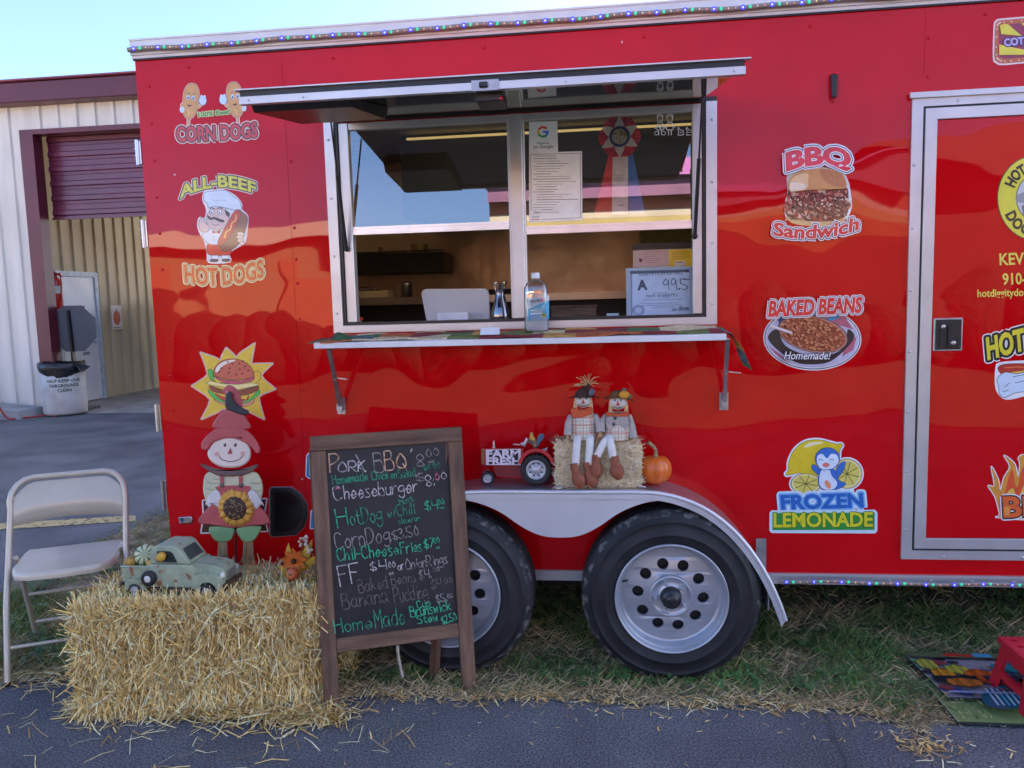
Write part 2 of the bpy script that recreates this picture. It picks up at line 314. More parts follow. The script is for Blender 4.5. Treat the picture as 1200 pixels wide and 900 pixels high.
class Art:
    """layered flat artwork: every shape lies a hair in front of the one before it"""
    def __init__(s, fn, step=5e-5, base=6e-4): s.fn = fn; s.mb = MB(); s.h = base; s.st = step; s.ms = []
    def mi(s, c):
        m = vinyl(c) if isinstance(c, tuple) else c
        if m not in s.ms: s.ms.append(m)
        return s.ms.index(m)
    def poly(s, pts, c):
        s.h += s.st; n = len(pts)
        ar = sum(pts[i][0]*pts[(i+1) % n][1]-pts[(i+1) % n][0]*pts[i][1] for i in range(n))
        if ar > 0: pts = pts[::-1]
        tri = tessellate_polygon([[Vector((p[0], p[1], 0)) for p in pts]])
        s.mb.add([s.fn(p[0], p[1], s.h) for p in pts], tri, s.mi(c))
    def ell(s, cx, cy, rx, ry, c, rot=0., n=22, a0=0., a1=360.): s.poly(oval(cx, cy, rx, ry, n, rot, a0, a1), c)
    def line(s, pts, wd, c, closed=False, joint=True):
        s.h += s.st; k = s.mi(c); r = wd/2; n = len(pts); e = 0.
        for i in range(n if closed else n-1):
            a, b = pts[i], pts[(i+1) % n]; dx, dy = b[0]-a[0], b[1]-a[1]; L = math.hypot(dx, dy)
            if L < 1e-6: continue
            nx, ny = -dy/L*r, dx/L*r; e = (e+1.3e-6) % (s.st*.7)
            s.mb.add([s.fn(x, y, s.h+e) for x, y in ((a[0]+nx, a[1]+ny), (b[0]+nx, b[1]+ny), (b[0]-nx, b[1]-ny), (a[0]-nx, a[1]-ny))], [(0, 1, 2, 3)], k)
        if joint:
            for a in pts:
                e = (e+1.3e-6) % (s.st*.7); s.mb.add([s.fn(x, y, s.h+e) for x, y in oval(a[0], a[1], r, r, 7)], [tuple(range(6, -1, -1))], k)
    def out(s, pts, c, ln=(20, 20, 25), wd=.5):
        s.poly(pts, c); s.line(pts, wd, ln, True, False)
    def text(s, txt, p0, p1, h, c, bold=.02, shear=0., arc=0., outl=(), warp=None, flare=0., shadow=None):
        V, F, E = glyphs(txt, bold, shear); dx, dy = p1[0]-p0[0], p1[1]-p0[1]; L = math.hypot(dx, dy); ux, uy = dx/L, dy/L
        if warp: Q = [warp(x, y) for x, y in V]
        else:
            Q = []
            for x, y in V:
                yy = y*h*(1+flare*(2*x-1))+arc*4*x*(1-x); xx = x*L
                Q.append((p0[0]+ux*xx+uy*yy, p0[1]+uy*xx-ux*yy))
        for wd, oc in outl:
            s.h += s.st; k = s.mi(oc); e = 0.; r = wd
            for a, b in E:
                a, b = Q[a], Q[b]; ex, ey = b[0]-a[0], b[1]-a[1]; l = math.hypot(ex, ey)
                if l < 1e-6: continue
                nx, ny = -ey/l*r, ex/l*r; e = (e+1.3e-6) % (s.st*.8)
                s.mb.add([s.fn(x, y, s.h+e) for x, y in ((a[0]+nx, a[1]+ny), (b[0]+nx, b[1]+ny), (b[0]-nx, b[1]-ny), (a[0]-nx, a[1]-ny))], [(0, 1, 2, 3)], k)
                e = (e+1.3e-6) % (s.st*.8); s.mb.add([s.fn(x, y, s.h+e) for x, y in oval(a[0], a[1], r, r, 8)], [tuple(range(7, -1, -1))], k)
            s.h += s.st; s.mb.add([s.fn(x, y, s.h) for x, y in Q], F, k)
        if shadow:
            s.h += s.st; s.mb.add([s.fn(x+shadow[0], y+shadow[1], s.h) for x, y in Q], F, s.mi(shadow[2]))
        s.h += s.st; s.mb.add([s.fn(x, y, s.h) for x, y in Q], F, s.mi(c))
    def hand(s, txt, p0, p1, h, c, wd, jit=.04, slant=0.):
        x = 0.; st = []
        for ch in txt:
            g = HAND.get(ch, ''); mxx = 3
            for q in g.split('|') if g else []:
                stt = q[0] == '-'; pts = [(int(a[0]), int(a[1])-2) for a in q.lstrip('-').split()]
                mxx = max(mxx, max(p[0] for p in pts)) if pts else mxx
                pts = [(x+a+random.gauss(0, jit*6)*.5, b+random.gauss(0, jit*6)*.5) for a, b in pts]
                st.append(pts if stt else cr(pts, 4))
            x += (max([int(a[0]) for q in g.split('|') for a in q.lstrip('-').split()])+1.7) if g else 3.2
        tot = max(x-1.7, 1); dx, dy = p1[0]-p0[0], p1[1]-p0[1]; L = math.hypot(dx, dy); ux, uy = dx/L, dy/L
        for pts in st:
            q = [((a/tot*L)+slant*b/7*h, b/7*h) for a, b in pts]
            s.line([(p0[0]+ux*a+uy*b, p0[1]+uy*a-ux*b) for a, b in q], wd*.85, c)
    def done(s, name, parent, off, label=None): return obj(name, s.mb, s.ms, parent, off, label=label)

def strips(mb, C, D, N, L, Wd, nm, bend=.1, taper=False, probs=None):
    """many thin bent blades or straws: centres C, directions D, facing N, lengths L, widths Wd"""
    n = len(C); D = D/np.linalg.norm(D, axis=1)[:, None]; B = np.cross(D, N); B /= (np.linalg.norm(B, axis=1)[:, None]+1e-9); Nn = np.cross(B, D)
    k = rng.normal(0, bend, n)
    t = (0, .5, 1.) if taper else (-.5, 0., .5)
    V = np.zeros((n, 6, 3))
    for i, a in enumerate(t):
        c = C+D*(L*a)[:, None]+Nn*((k*L)*(a*a if taper else (a*a*4-.5)))[:, None]
        ww = Wd*((1, .75, .12)[i] if taper else 1)
        V[:, 2*i] = c+B*(ww/2)[:, None]; V[:, 2*i+1] = c-B*(ww/2)[:, None]
    F = np.array([[0, 1, 3, 2], [2, 3, 5, 4]])[None]+np.arange(n)[:, None, None]*6
    mi = rng.choice(nm, n, p=probs); mb.bulk(V.reshape(-1, 3), F.reshape(-1, 4), np.repeat(mi, 2))
# ================================================================== ground
mb = MB(); mb.box(-160, 160, -160, 160, -.3, 0); struct('asphalt_yard', mb, ASPH)
SOIL = M('soil', (.085, .08, .045), .95, 0, col2=(.28, .22, .13), vs=7, bump=.02, bs=30)
front = [(-2.75, -.33), (-2.45, -.40), (-2.24, -.37), (-1.6, -.45), (-1.07, -.41), (-.54, -.40), (-.05, -.38), (.3, -.39), (.57, -.38), (.86, -.41), (.99, -.50), (1.05, -.53), (1.1, -.47), (1.25, -.44), (1.6, -.42), (2.6, -.40), (5.2, -.42)]
back = [(5.2, 3.2), (-3.0, 3.2), (-3.24, 2.13), (-3.29, 1.74), (-3.45, 1.14), (-3.28, .55), (-3.0, .1)]
fr = [(x+random.uniform(-.02, .02), y+random.uniform(-.018, .018)) for x, y in cr(front, 10)]
mb = MB(); mb.poly([(x, y, .006) for x, y in fr+back], 0); struct('grass_verge', mb, SOIL)
def fy(x): return float(np.interp(x, [p[0] for p in front], [p[1] for p in front]))
BK = [(-3.45, 1.2), (-3.0, .1)]
def inside(x, y): return (x > -3.35+.0*y) and not (x < -2.75 and y < .1-(x+3.0)*1.7)
# grass blades
GR = [M('grass_%s' % n, a, .6, 0, .3, 3, spec=.25) for n, a in (('green', (.19, .29, .075)), ('deep_green', (.11, .19, .05)), ('olive', (.36, .35, .13)))]
DRY = [M('dry_grass_%s' % n, a, .8, 0, .25, 3, spec=.2) for n, a in (('tan', (.62, .48, .26)), ('brown', (.38, .27, .13)))]
def grass_pts(n, x0, x1, y0, y1):
    x = rng.uniform(x0, x1, n*2); y = rng.uniform(y0, y1, n*2)
    f = np.interp(x, [p[0] for p in front], [p[1] for p in front])
    ok = (y > f+rng.normal(0, .012, n*2)-.01) & ~((x < -2.75) & (y < .1-(x+3.0)*1.7)) & (x > -3.38+rng.normal(0, .05, n*2))
    ok &= ~((x > 1.19) & (x < 1.87) & (y < .02))
    return x[ok][:n], y[ok][:n], f[ok][:n]
def cl(x, y, s=1.):
    return np.sin(x*7.1*s+1.3*np.sin(y*5.3*s))*np.cos(y*8.7*s+np.sin(x*4.1*s))
mb = MB()
for n, box in ((64000, (-3.4, 4.6, -.56, .55)), (26000, (-3.4, 4.6, .5, 3.0))):
    x, y, f = grass_pts(n, *box); k = len(x)
    c = cl(x, y)+.6*cl(x+3, y, 2.3); d = y-f
    dryp = np.clip(1.25-d/.13+c*.35, .0, 1); dryp = np.maximum(dryp, np.clip(.14-c*.30, .05, .6))
    dry = rng.random(k) < dryp
    L = np.where(dry, rng.uniform(.03, .085, k), rng.uniform(.018, .050, k)*(1+.4*c)); L = np.clip(L, .014, .07)*np.clip(.35+d/.12, .35, 1)*np.where(d > .5, 1.35, 1)
    tilt = np.where(dry, rng.uniform(.7, 1.5, k), rng.uniform(.25, 1.3, k)); az = rng.uniform(0, 2*np.pi, k)
    D = np.stack([np.sin(tilt)*np.cos(az), np.sin(tilt)*np.sin(az), np.cos(tilt)+.02], 1)
    N = np.stack([np.cos(az+1.2), np.sin(az+1.2), np.zeros(k)], 1)
    C = np.stack([x, y, np.full(k, .005)], 1); Wd = rng.uniform(.0022, .0056, k)
    for msk, base, pr in ((~dry, 0, [.5, .3, .2]), (dry, 3, [.62, .38])):
        b0 = len(mb.m); strips(mb, C[msk], D[msk], N[msk], L[msk], Wd[msk], len(pr), .25, True, pr)
        for i in range(b0, len(mb.m)): mb.m[i] += base
struct_o = obj('grass', mb, GR+DRY, kind='stuff')
# small broad clover leaves among the blades
mb = MB(); x, y, f = grass_pts(5200, -3.3, 2.8, -.40, 1.0); c = cl(x, y); ok = (c > -.05) & (y-f > .09); x, y = x[ok], y[ok]
for a, b in zip(x, y):
    z = random.uniform(.015, .05); r = random.uniform(.006, .013); t = random.uniform(0, 6.3); tl = Vector((random.uniform(-.5, .5), random.uniform(-.5, .5), 1)).normalized(); u = tl.orthogonal().normalized(); v = tl.cross(u)
    for j in range(3):
        a2 = t+j*2.09; cc = Vector((a, b, z))+(u*math.cos(a2)+v*math.sin(a2))*r
        mb.add([cc+(u*math.cos(q)+v*math.sin(q))*r*.8 for q in (0, 1.05, 2.09, 3.14, 4.19, 5.24)], [(0, 1, 2, 3, 4, 5)], random.choice((0, 0, 1)))
obj('clover', mb, [M('clover_leaf', (.06, .15, .035), .55, 0, .3, 3), M('clover_leaf_dark', (.04, .10, .025), .55, 0, .3, 3)], kind='stuff')
# worn paint line on the yard
PAINT = M('worn_yellow_paint', (.06, .055, .045), .9, 0, col2=(.50, .38, .17), vs=24, fac=(.32, .5), det=6)
mb = MB(); q = [G(-60, 617.5), G(-60, 625), G(159, 611), G(159, 604.5)]
for i in range(24):
    a, b = i/24, (i+1)/24; j = [random.uniform(-.008, .008) for _ in range(2)]
    mb.poly([(p.x, p.y, .004) for p in (q[0].lerp(q[3], a), q[0].lerp(q[3], b), q[1].lerp(q[2], b), q[1].lerp(q[2], a))])
struct('painted_line', mb, PAINT)
mb = MB(); mb.add([(-60, -60, .004), (60, -60, .004), (60, -6.5, .004), (-60, -6.5, .004)], [(0, 1, 2, 3)]); struct('added_dark_lawn', mb, M('dark_lawn_fill', (.016, .024, .008), .9, 0, .3, .6))  # added unseen ground, kept dark so the paint mirrors little light
# loose straw on the ground around the bale
STRAW = [M('straw_%s' % n, a, .65, 0, .22, 40, spec=.3) for n, a in (('gold', (.90, .63, .24)), ('pale', (.95, .79, .45)), ('tan', (.78, .50, .16)), ('brown', (.42, .25, .08)))]
def litter(n, fx, fy_, zmax=.03, Ls=(.03, .13)):
    x, y = fx(n), fy_(n); az = rng.uniform(0, 2*np.pi, n); el = rng.normal(0, .12, n)
    D = np.stack([np.cos(az)*np.cos(el), np.sin(az)*np.cos(el), np.sin(el)], 1); N = np.tile([0, 0, 1.], (n, 1))+rng.normal(0, .2, (n, 3))
    C = np.stack([x, y, .006+rng.uniform(0, 1, n)**2*zmax], 1); return C, D, N, rng.uniform(*Ls, n), rng.uniform(.0018, .0052, n)
mb = MB()
strips(mb, *litter(1300, lambda n: rng.uniform(-2.05, -1.0, n), lambda n: -.55-np.abs(rng.normal(0, .038, n)), .035), 4, .1)
strips(mb, *litter(170, lambda n: rng.normal(-1.06, .08, n), lambda n: -.53-np.abs(rng.normal(0, .06, n)), .05), 4, .1)
strips(mb, *litter(120, lambda n: rng.uniform(-2.6, -.7, n), lambda n: -.62-np.abs(rng.normal(0, .12, n)), .004), 4, .08)
strips(mb, *litter(200, lambda n: rng.uniform(-2.6, -2.0, n), lambda n: rng.uniform(-.5, .2, n), .03), 4, .08)
strips(mb, *litter(520, lambda n: rng.uniform(-1.06, 1.3, n), lambda n: rng.normal(-.385, .035, n), .01, (.02, .07)), 4, .1, False, [.15, .2, .35, .3])
strips(mb, *litter(100, lambda n: rng.normal(1.02, .05, n), lambda n: rng.normal(-.60, .05, n), .006, (.02, .06)), 4, .1, False, [.1, .1, .4, .4])
strips(mb, *litter(90, lambda n: rng.uniform(-1.2, 1.6, n), lambda n: -.42-np.abs(rng.normal(0, .2, n)), .004, (.01, .03)), 4, .1)
obj('loose_straw', mb, STRAW, kind='stuff')

# ================================================================== metal garage building to the left, behind
CREAM = M('cream_sheet_metal', (.64, .61, .53), .5, 0, .13, 2.2, bump=.004, bs=2, stretch=(1.6, 1.6, .25), det=6)
MAROON = M('maroon_trim', (.105, .012, .022), .4, 0, .15, 2, bump=.002, bs=3)
CONC = M('concrete', (.33, .32, .30), .85, 0, .2, 3, bump=.002, bs=60)
TAN = M('tan_liner_panel', (.56, .46, .28), .6, 0, .12, 1.2)
FY = 7.75
g = Thing('garage_building', 'cream ribbed metal garage with maroon gutter and roll-up door, left of the trailer', 'building', (-8, FY, 0))
def ribbed(mb, a, b, z0, z1, out, pitch=.29, rib=.028, rw=.075, mat=0):
    """wall sheet from a to b (plan points) with trapezoid ribs standing out"""
    a = Vector((*a, 0)); b = Vector((*b, 0)); d = (b-a); L = d.length; d.normalize(); o = Vector((*out, 0)); s = 0.; pl = [(0, 0)]
    while s+pitch < L:
        pl += [(s+pitch-rw, 0), (s+pitch-rw*.72, rib), (s+pitch-rw*.28, rib), (s+pitch, 0)]; s += pitch
    pl.append((L, 0)); vs = []
    for u, h in pl: p = a+d*u+o*h; vs += [(p.x, p.y, z0), (p.x, p.y, z1)]
    mb.add(vs, [(2*i, 2*i+2, 2*i+3, 2*i+1) for i in range(len(pl)-1)], mat)
mb = MB(); ribbed(mb, (-24, FY), (-8.42, FY), 0, 4.55, (0, -1)); ribbed(mb, (-8.42, FY), (-2.4, FY), 4.17, 4.55, (0, -1)); ribbed(mb, (-2.4, FY), (4.2, FY), 0, 4.55, (0, -1))
mb.box(-24, -8.42, FY+.012, FY+.15, 0, 4.55); mb.box(-8.42, -2.4, FY+.012, FY+.15, 4.17, 4.55); mb.box(-2.4, 4.2, FY+.012, FY+.15, 0, 4.55); mb.box(-24, -23.9, FY+.15, 22, 0, 4.55)
g.part('facade', mb, CREAM)
mb = MB(); mb.box(-24.3, 4.4, FY-.26, FY-.005, 4.52, 4.80); mb.box(-24.3, 4.4, FY-.30, FY+.0, 4.80, 4.83); g.part('gutter', mb, MAROON, bevel=.012)
mb = MB(); mb.add([(-24.3, FY-.28, 4.84), (4.4, FY-.28, 4.84), (4.4, 15, 5.5), (-24.3, 15, 5.5), (4.4, 22, 4.9), (-24.3, 22, 4.9)], [(0, 1, 2, 3), (3, 2, 4, 5)]); g.part('roof', mb, CREAM)
mb = MB(); mb.box(-8.49, -8.28, FY-.035, FY+.16, 0, 4.19); mb.box(-8.28, -2.4, FY-.035, FY+.16, 4.12, 4.19); mb.box(-2.5, -2.4, FY-.035, FY+.16, 0, 4.12); g.part('door_frame', mb, MAROON)
mb = MB(); z = 2.95
pf = [(0, z)]
while z < 4.1:
    pf += [(0, z+.02), (-.022, z+.035), (-.022, z+.095), (0, z+.11), (0, z+.185), (-.01, z+.19), (-.01, z+.20), (0, z+.205)]; z += .215
n = len(pf); mb.add([(x, 8.02+h, zz) for x in (-8.28, -2.45) for h, zz in pf], [(i, i+1, n+i+1, n+i) for i in range(n-1)]); mb.box(-8.28, -2.45, 8.03, 8.06, 2.93, 4.3); mb.box(-8.28, -2.45, 7.985, 8.03, 2.915, 2.948)
g.part('roll_up_door', mb, M('maroon_door_slats', (.12, .012, .04), .38, 0, .2, 1.5, coat=.3))
mb = MB(); ribbed(mb, (-8.75, 7.92), (-8.75, 16), 0, 4.8, (1, 0), .29, .03, .06); mb.box(-8.95, -8.78, 7.92, 16, 0, 4.8); ribbed(mb, (-8.75, 16), (-7.4, 16), 0, 4.8, (0, -1)); ribbed(mb, (-1, 16), (.1, 16), 0, 4.8, (0, -1)); mb.box(-9, -7.4, 16.01, 16.1, 0, 4.8); mb.box(-1, .1, 16.01, 16.1, 0, 4.8); mb.box(-7.4, -1, 16.01, 16.1, 4.1, 4.8); mb.box(.1, .2, 7.95, 16, 0, 5.2)  # unseen rear opening added so the sun brightens the bay
g.part('interior_wall', mb, TAN)
mb = MB(); mb.box(-8.75, .1, FY-.05, 16, -.05, .012); g.part('garage_floor', mb, CONC)
# white steel door in the side wall, with its notices
D0, D1 = 8.58, 9.46
dr = None
mb = MB(); mb.box(-8.735, -8.712, D0, D1, .03, 2.10); dr = g.part('side_door', mb, M('white_steel_door', (.78, .80, .82), .45, 0, .06, 3))
mb = MB()
for a, b in ((D0-.09, D0-.005), (D1+.005, D1+.09)): mb.box(-8.74, -8.69, a, b, .012, 2.19)
mb.box(-8.74, -8.69, D0-.005, D1+.005, 2.105, 2.19); g.part('door_trim', mb, M('pale_blue_trim', (.50, .58, .64), .5), dr)
sf = lambda u, v, h: Vector((-8.711+h, u, v))
a = Art(sf, 2e-4, 1e-3); a.poly([(8.93, 1.62), (9.17, 1.62), (9.17, 1.42), (8.93, 1.42)], (25, 20, 22)); a.ell(9.05, 1.55, .10, .04, (205, 35, 35)); a.text('DANGER', (8.985, 1.535), (9.115, 1.535), -.03, (240, 240, 240), .02)
a.poly([(8.95, 1.40), (9.15, 1.40), (9.15, 1.28), (8.95, 1.28)], (225, 225, 225)); a.line([(9.11, 1.38), (9.11, 1.29)], .03, (190, 40, 40)); a.line([(8.97, 1.36), (9.06, 1.36)], .012, (80, 80, 80)); a.line([(8.97, 1.32), (9.06, 1.32)], .012, (80, 80, 80)); a.done('danger_sign', dr, g.off)
a = Art(sf, 2e-4, 1e-3); a.ell(9.03, 1.08, .12, .16, (18, 20, 24)); a.ell(9.06, 1.06, .06, .10, (225, 228, 230)); a.poly([(8.97, 1.02), (9.16, 1.02), (9.16, 1.08), (8.97, 1.08)], (225, 228, 230)); a.text('com', (9.03, .80), (9.20, .80), -.075, (20, 22, 26), .03); a.done('door_emblem', dr, g.off)
mb = MB(); mb.box(-8.71, -8.66, 9.32, 9.35, .98, 1.03); g.part('handle', mb, CHROME, dr)
# things by the garage
c = Vector((-8.06, 7.62, 0)); t = Thing('trash_barrel', 'white plastic trash barrel lined with a black bag, standing at the garage opening', 'trash barrel', tuple(c))
mb = MB(); mb.lathe([(.0, .02), (.285, .02), (.295, .06), (.300, .40), (.295, .74), (.285, .74)], c, 'z', 28); body = t.part('barrel', mb, M('white_plastic', (.62, .60, .55), .5, 0, col2=(.48, .45, .40), vs=5))
bf = lambda u, v, h: Vector((c.x+(.3015+h)*math.sin(u), c.y-(.3015+h)*math.cos(u), v))
a = Art(bf, 2e-4, 5e-4)
for i, (tx, h) in enumerate((('TRASH', .045), ('HELP KEEP OUR', .045), ('FAIRGROUNDS', .045), ('CLEAN', .045))):
    wd = .045*len(tx)*.8/.3; a.text(tx, (.66-wd/2, .575-i*.07), (.66+wd/2, .575-i*.07), -h, (40, 84, 55), .02)
a.done('lettering', body, t.off)
mb = MB(); rr = [(.303, .62), (.315, .66), (.318, .72), (.312, .775), (.28, .79), (.25, .72), (.2, .5)]
vs = []
for r, h in rr:
    for j in range(28):
        q = 2*math.pi*j/28; k = random.uniform(-.012, .012); sag = .05*math.sin(2*q+.6)*(1 if h < .66 else .15); vs.append((c.x+(r+k)*math.cos(q), c.y+(r+k)*math.sin(q), h+k+sag))
mb.add(vs, [(i*28+j, i*28+(j+1) % 28, (i+1)*28+(j+1) % 28, (i+1)*28+j) for i in range(len(rr)-1) for j in range(28)], 0, True)
for j in range(5): mb.tube([c+Vector((.29, -.1+.03*j, .74)), c+Vector((.34, -.12+.03*j, .72+random.uniform(-.02, .03))), c+Vector((.39, -.13+.05*j, .64+random.uniform(0, .06)))], [.02, .022, .012], 6)
t.part('bag', mb, M('black_bag', (.012, .012, .013), .3, 0, .2, 9, bump=.01, bs=14))
s0 = Vector((-8.11, 8.02, 0)); t = Thing('stop_sign', 'grey back of an octagonal road sign on a black post, behind the trash barrel', 'road sign', tuple(s0))
mb = MB(); mb.prism([(.38*math.cos(RAD(22.5+45*i)), .38*math.sin(RAD(22.5+45*i))) for i in range(8)], lambda u, v, h: Vector((s0.x+u*.82, s0.y+u*.35+h, 1.27+v)), 0, .004); t.part('plate', mb, M('dull_aluminium', (.085, .09, .10), .6, .1, .1, 4))
mb = MB(); mb.bar(s0+Vector((.0, -.03, 0)), s0+Vector((-.04, -.03, 1.55)), .07, .03); mb.box(s0.x-.2, s0.x+.2, s0.y-.2, s0.y+.2, .0, .05); t.part('post', mb, BLACK)
c = Vector((-8.62, 8.39, 1.58)); t = Thing('fire_extinguisher', 'red fire extinguisher hanging on the tan inner wall of the garage', 'fire extinguisher', tuple(c))
mb = MB(); mb.lathe([(0, 0), (.075, 0), (.085, .03), (.085, .40), (.06, .47), (.03, .50)], c, 'z', 18); t.part('cylinder', mb, M('extinguisher_red', (.55, .02, .015), .3, coat=.5))
mb = MB(); mb.lathe([(.0865, .24), (.0865, .36)], c, 'z', 18); t.part('paper_label', mb, M('label_white', (.7, .68, .6), .6))
mb = MB(); mb.lathe([(.03, .5), (.035, .56), (0, .57)], c, 'z', 10); mb.bar(c+Vector((-.02, -.0, .58)), c+Vector((.16, -.06, .50)), .03, .015); mb.tube([c+Vector((.03, 0, .53)), c+Vector((.10, -.02, .56)), c+Vector((.12, -.03, .40)), c+Vector((.095, -.03, .12))], .012, 6); t.part('valve', mb, M('extinguisher_head', (.45, .02, .02), .4))
sf = lambda u, v, h: Vector((-8.70+h, u, v))
a = Art(sf, 4e-4, 2e-3); a.poly([(9.86, 1.62), (10.16, 1.62), (10.16, 1.20), (9.86, 1.20)], (225, 215, 205)); a.ell(10.01, 1.40, .10, .13, (190, 75, 30)); a.ell(10.01, 1.40, .05, .13, (205, 95, 40)); a.line([(10.01, 1.53), (10.02, 1.57)], .02, (80, 90, 40)); a.line([(9.9, 1.23), (10.1, 1.23)], .015, (120, 110, 100))
o = obj('pumpkin_poster', a.mb, a.ms, None, (-8.70, 10.01, 1.4)); o.location = (-8.70, 10.01, 1.4); o['label'] = 'white notice with an orange pumpkin on the tan inner wall of the garage'; o['category'] = 'poster'
t = Thing('utility_cart', 'pale grey boxy cart on black wheels inside the garage, half hidden by the trailer', 'cart', (-7.3, 11.6, 0))
mb = MB(); mb.box(-8.02, -6.6, 11.0, 12.2, .62, 1.75); t.part('box', mb, M('cart_grey', (.42, .43, .45), .5), bevel=.02)
mb = MB(); mb.box(-8.0, -6.6, 11.05, 12.15, .25, .61); t.part('chassis', mb, BLACK)
for y in (11.15, 12.0):
    mb = MB(); mb.lathe([(0, -.06), (.2, -.06), (.25, -.04), (.25, .04), (.2, .06), (0, .06)], (-7.6, y, .25), 'y', 18); t.part('wheel', mb, BLACKM)
mb = MB(); mb.prism([(0, 0), (1.0, 0), (.97, .12), (0, .21)], lambda u, v, h: Vector((-9.40+u, 7.1+h, v)), 0, .55, ch=.01)
solo('concrete_ramp', mb, CONC, 'low cream concrete wedge lying on the asphalt against the garage wall', 'ramp', (-8.9, 7.4, 0))
mb = MB(); pts = cr([(-8.62, 7.0, .20), (-8.55, 7.05, .03), (-8.42, 7.15, .02), (-8.35, 7.3, .012), (-8.2, 7.45, .012), (-8.0, 7.3, .012)], 6); mb.tube(pts, .012, 6)
solo('power_cord', mb, M('red_cord', (.5, .05, .03), .5), 'thin red cord running over the ground past the garage corner', 'cord', (-8.4, 7.2, 0))
c = Vector((-8.78, 6.6, .62)); t = Thing('cable_reel', 'black spoked reel standing against the garage wall at the left edge of the photo', 'reel', (c.x, c.y, 0))
mb = MB(); mb.lathe([(.22, -.04), (.27, -.04), (.27, .04), (.22, .04), (.22, -.04)], c, 'y', 24)
for i in range(6): mb.bar(c, c+Vector((.24*math.cos(i*1.047), 0, .24*math.sin(i*1.047))), .03, .03, up=(0, 1, 0))
t.part('reel_rim', mb, BLACK); mb = MB(); mb.bar(c+Vector((0, .05, 0)), Vector((c.x-.1, c.y+.05, 0)), .04, .04); mb.bar(c+Vector((0, .05, 0)), Vector((c.x+.1, c.y+.05, 0)), .04, .04); t.part('stand', mb, BLACK)

# ================================================================== across the yard, behind the viewer: seen mirrored in the windows and the paint, plus an added hall and hedge
g = Thing('metal_shed', 'long cream metal shed across the yard, mirrored low in the left window pane', 'building', (-12, -25, 0))
sa, sb = Vector((-3.5, -24.5, 0)), Vector((-32, -14, 0)); sdv = (sb-sa).normalized(); sn = Vector((-sdv.y, sdv.x, 0)); sn = sn if sn.y > 0 else -sn
def SH(u, w_, z): return sa+sdv*u+sn*w_+Vector((0, 0, z))
SL = (sb-sa).length
def shbox(mb, u0, u1, w0, w1, z0, z1):
    mb.add([SH(u, w_, z) for u in (u0, u1) for w_ in (w0, w1) for z in (z0, z1)], [(0, 1, 3, 2), (4, 6, 7, 5), (0, 4, 5, 1), (2, 3, 7, 6), (0, 2, 6, 4), (1, 5, 7, 3)])
mb = MB(); shbox(mb, 0, SL, -8, -.03, 0, 3.5); g.part('wall', mb, M('sunlit_tan_sheet', (.32, .22, .11), .6, 0, .1, .5))
mb = MB(); mb.add([SH(SL+.5, .4, 3.5), SH(-.5, .4, 3.5), SH(-.5, -4, 4.5), SH(SL+.5, -4, 4.5), SH(-.5, -8.4, 3.5), SH(SL+.5, -8.4, 3.5)], [(0, 1, 2, 3), (3, 2, 4, 5)]); g.part('roof', mb, M('pale_roof_sheet', (.66, .60, .50), .5))
mb = MB()
SHM = M('shed_shutter', (.42, .16, .08), .6)
for x in (4, 11, 19, 25):
    mb = MB(); shbox(mb, x, x+3, .03, .05, 0, 2.7); g.part('shutter', mb, SHM)
g = Thing('sun_blocking_hall', 'added tall white hall, unseen to the right, blocking the sun from the yard', 'building', (12, 5, 0))  # added building out of view, placed to shade the yard
mb = MB(); mb.box(6.5, 24, .1, 17, 0, 10); mb.box(4.9, 6.49, 2.7, 17, 0, 10); g.part('wall', mb, M('hall_white', (.6, .6, .58), .6, 0, .08, 1)); mb = MB(); mb.add([(4.8, 2.6, 10.01), (24.3, 2.6, 10.01), (24.3, 9, 11), (4.8, 9, 11), (24.3, 17.1, 10.01), (4.8, 17.1, 10.01)], [(0, 1, 2, 3), (3, 2, 4, 5)]); g.part('roof', mb, M('hall_roof', (.3, .3, .31), .5))
hb = MB(); rs_ = random.Random(2); xs = np.arange(-30, 26, .8)
for i_, x_ in enumerate(xs): hb.ell((x_, -12.2+rs_.uniform(-.1, .1), .75), (.75, .6, .85+rs_.uniform(-.06, .08)), 10, 7)
solo('added_dark_hedge', hb, M('hedge_leaves', (.009, .015, .005), .9, 0, .4, 6, bump=.05, bs=9), 'added unseen low hedge across the yard, keeping the lower paint reflections dark', 'hedge', (-2, -12.2, 0))  # added behind the viewer so the lower paint mirrors something dark
g = Thing('fair_stand', 'orange and purple striped fair stand across the yard, seen mirrored in the right window pane', 'stall', (2.5, -19, 0))
for nm, z0, z1, c_ in (('lower_wall', 0, 1.4, (.16, .04, .03)), ('counter_wall', 1.4, 2.9, (.10, .03, .02)), ('orange_band', 2.9, 3.45, (.34, .13, .05)), ('yellow_band', 3.45, 3.72, (.34, .28, .12)), ('white_band', 3.72, 3.92, (.4, .36, .3)), ('red_band', 3.92, 4.25, (.34, .10, .05)), ('valance', 4.25, 4.75, (.17, .08, .16))):
    mb = MB(); mb.box(-3.2, 8, -23, -19-(.0 if z0 < 4 else -.25), z0, z1-.004); g.part(nm, mb, M('stand_'+nm, c_, .6, 0, .12, 1))
mb = MB(); mb.add([(-3.4, -18.6, 4.75), (8.2, -18.6, 4.75), (8.2, -23.3, 4.75), (-3.4, -23.3, 4.75), (2.5, -21, 5.6)], [(0, 1, 4), (1, 2, 4), (2, 3, 4), (3, 0, 4)]); g.part('canopy', mb, M('stand_canopy', (.22, .08, .24), .7))

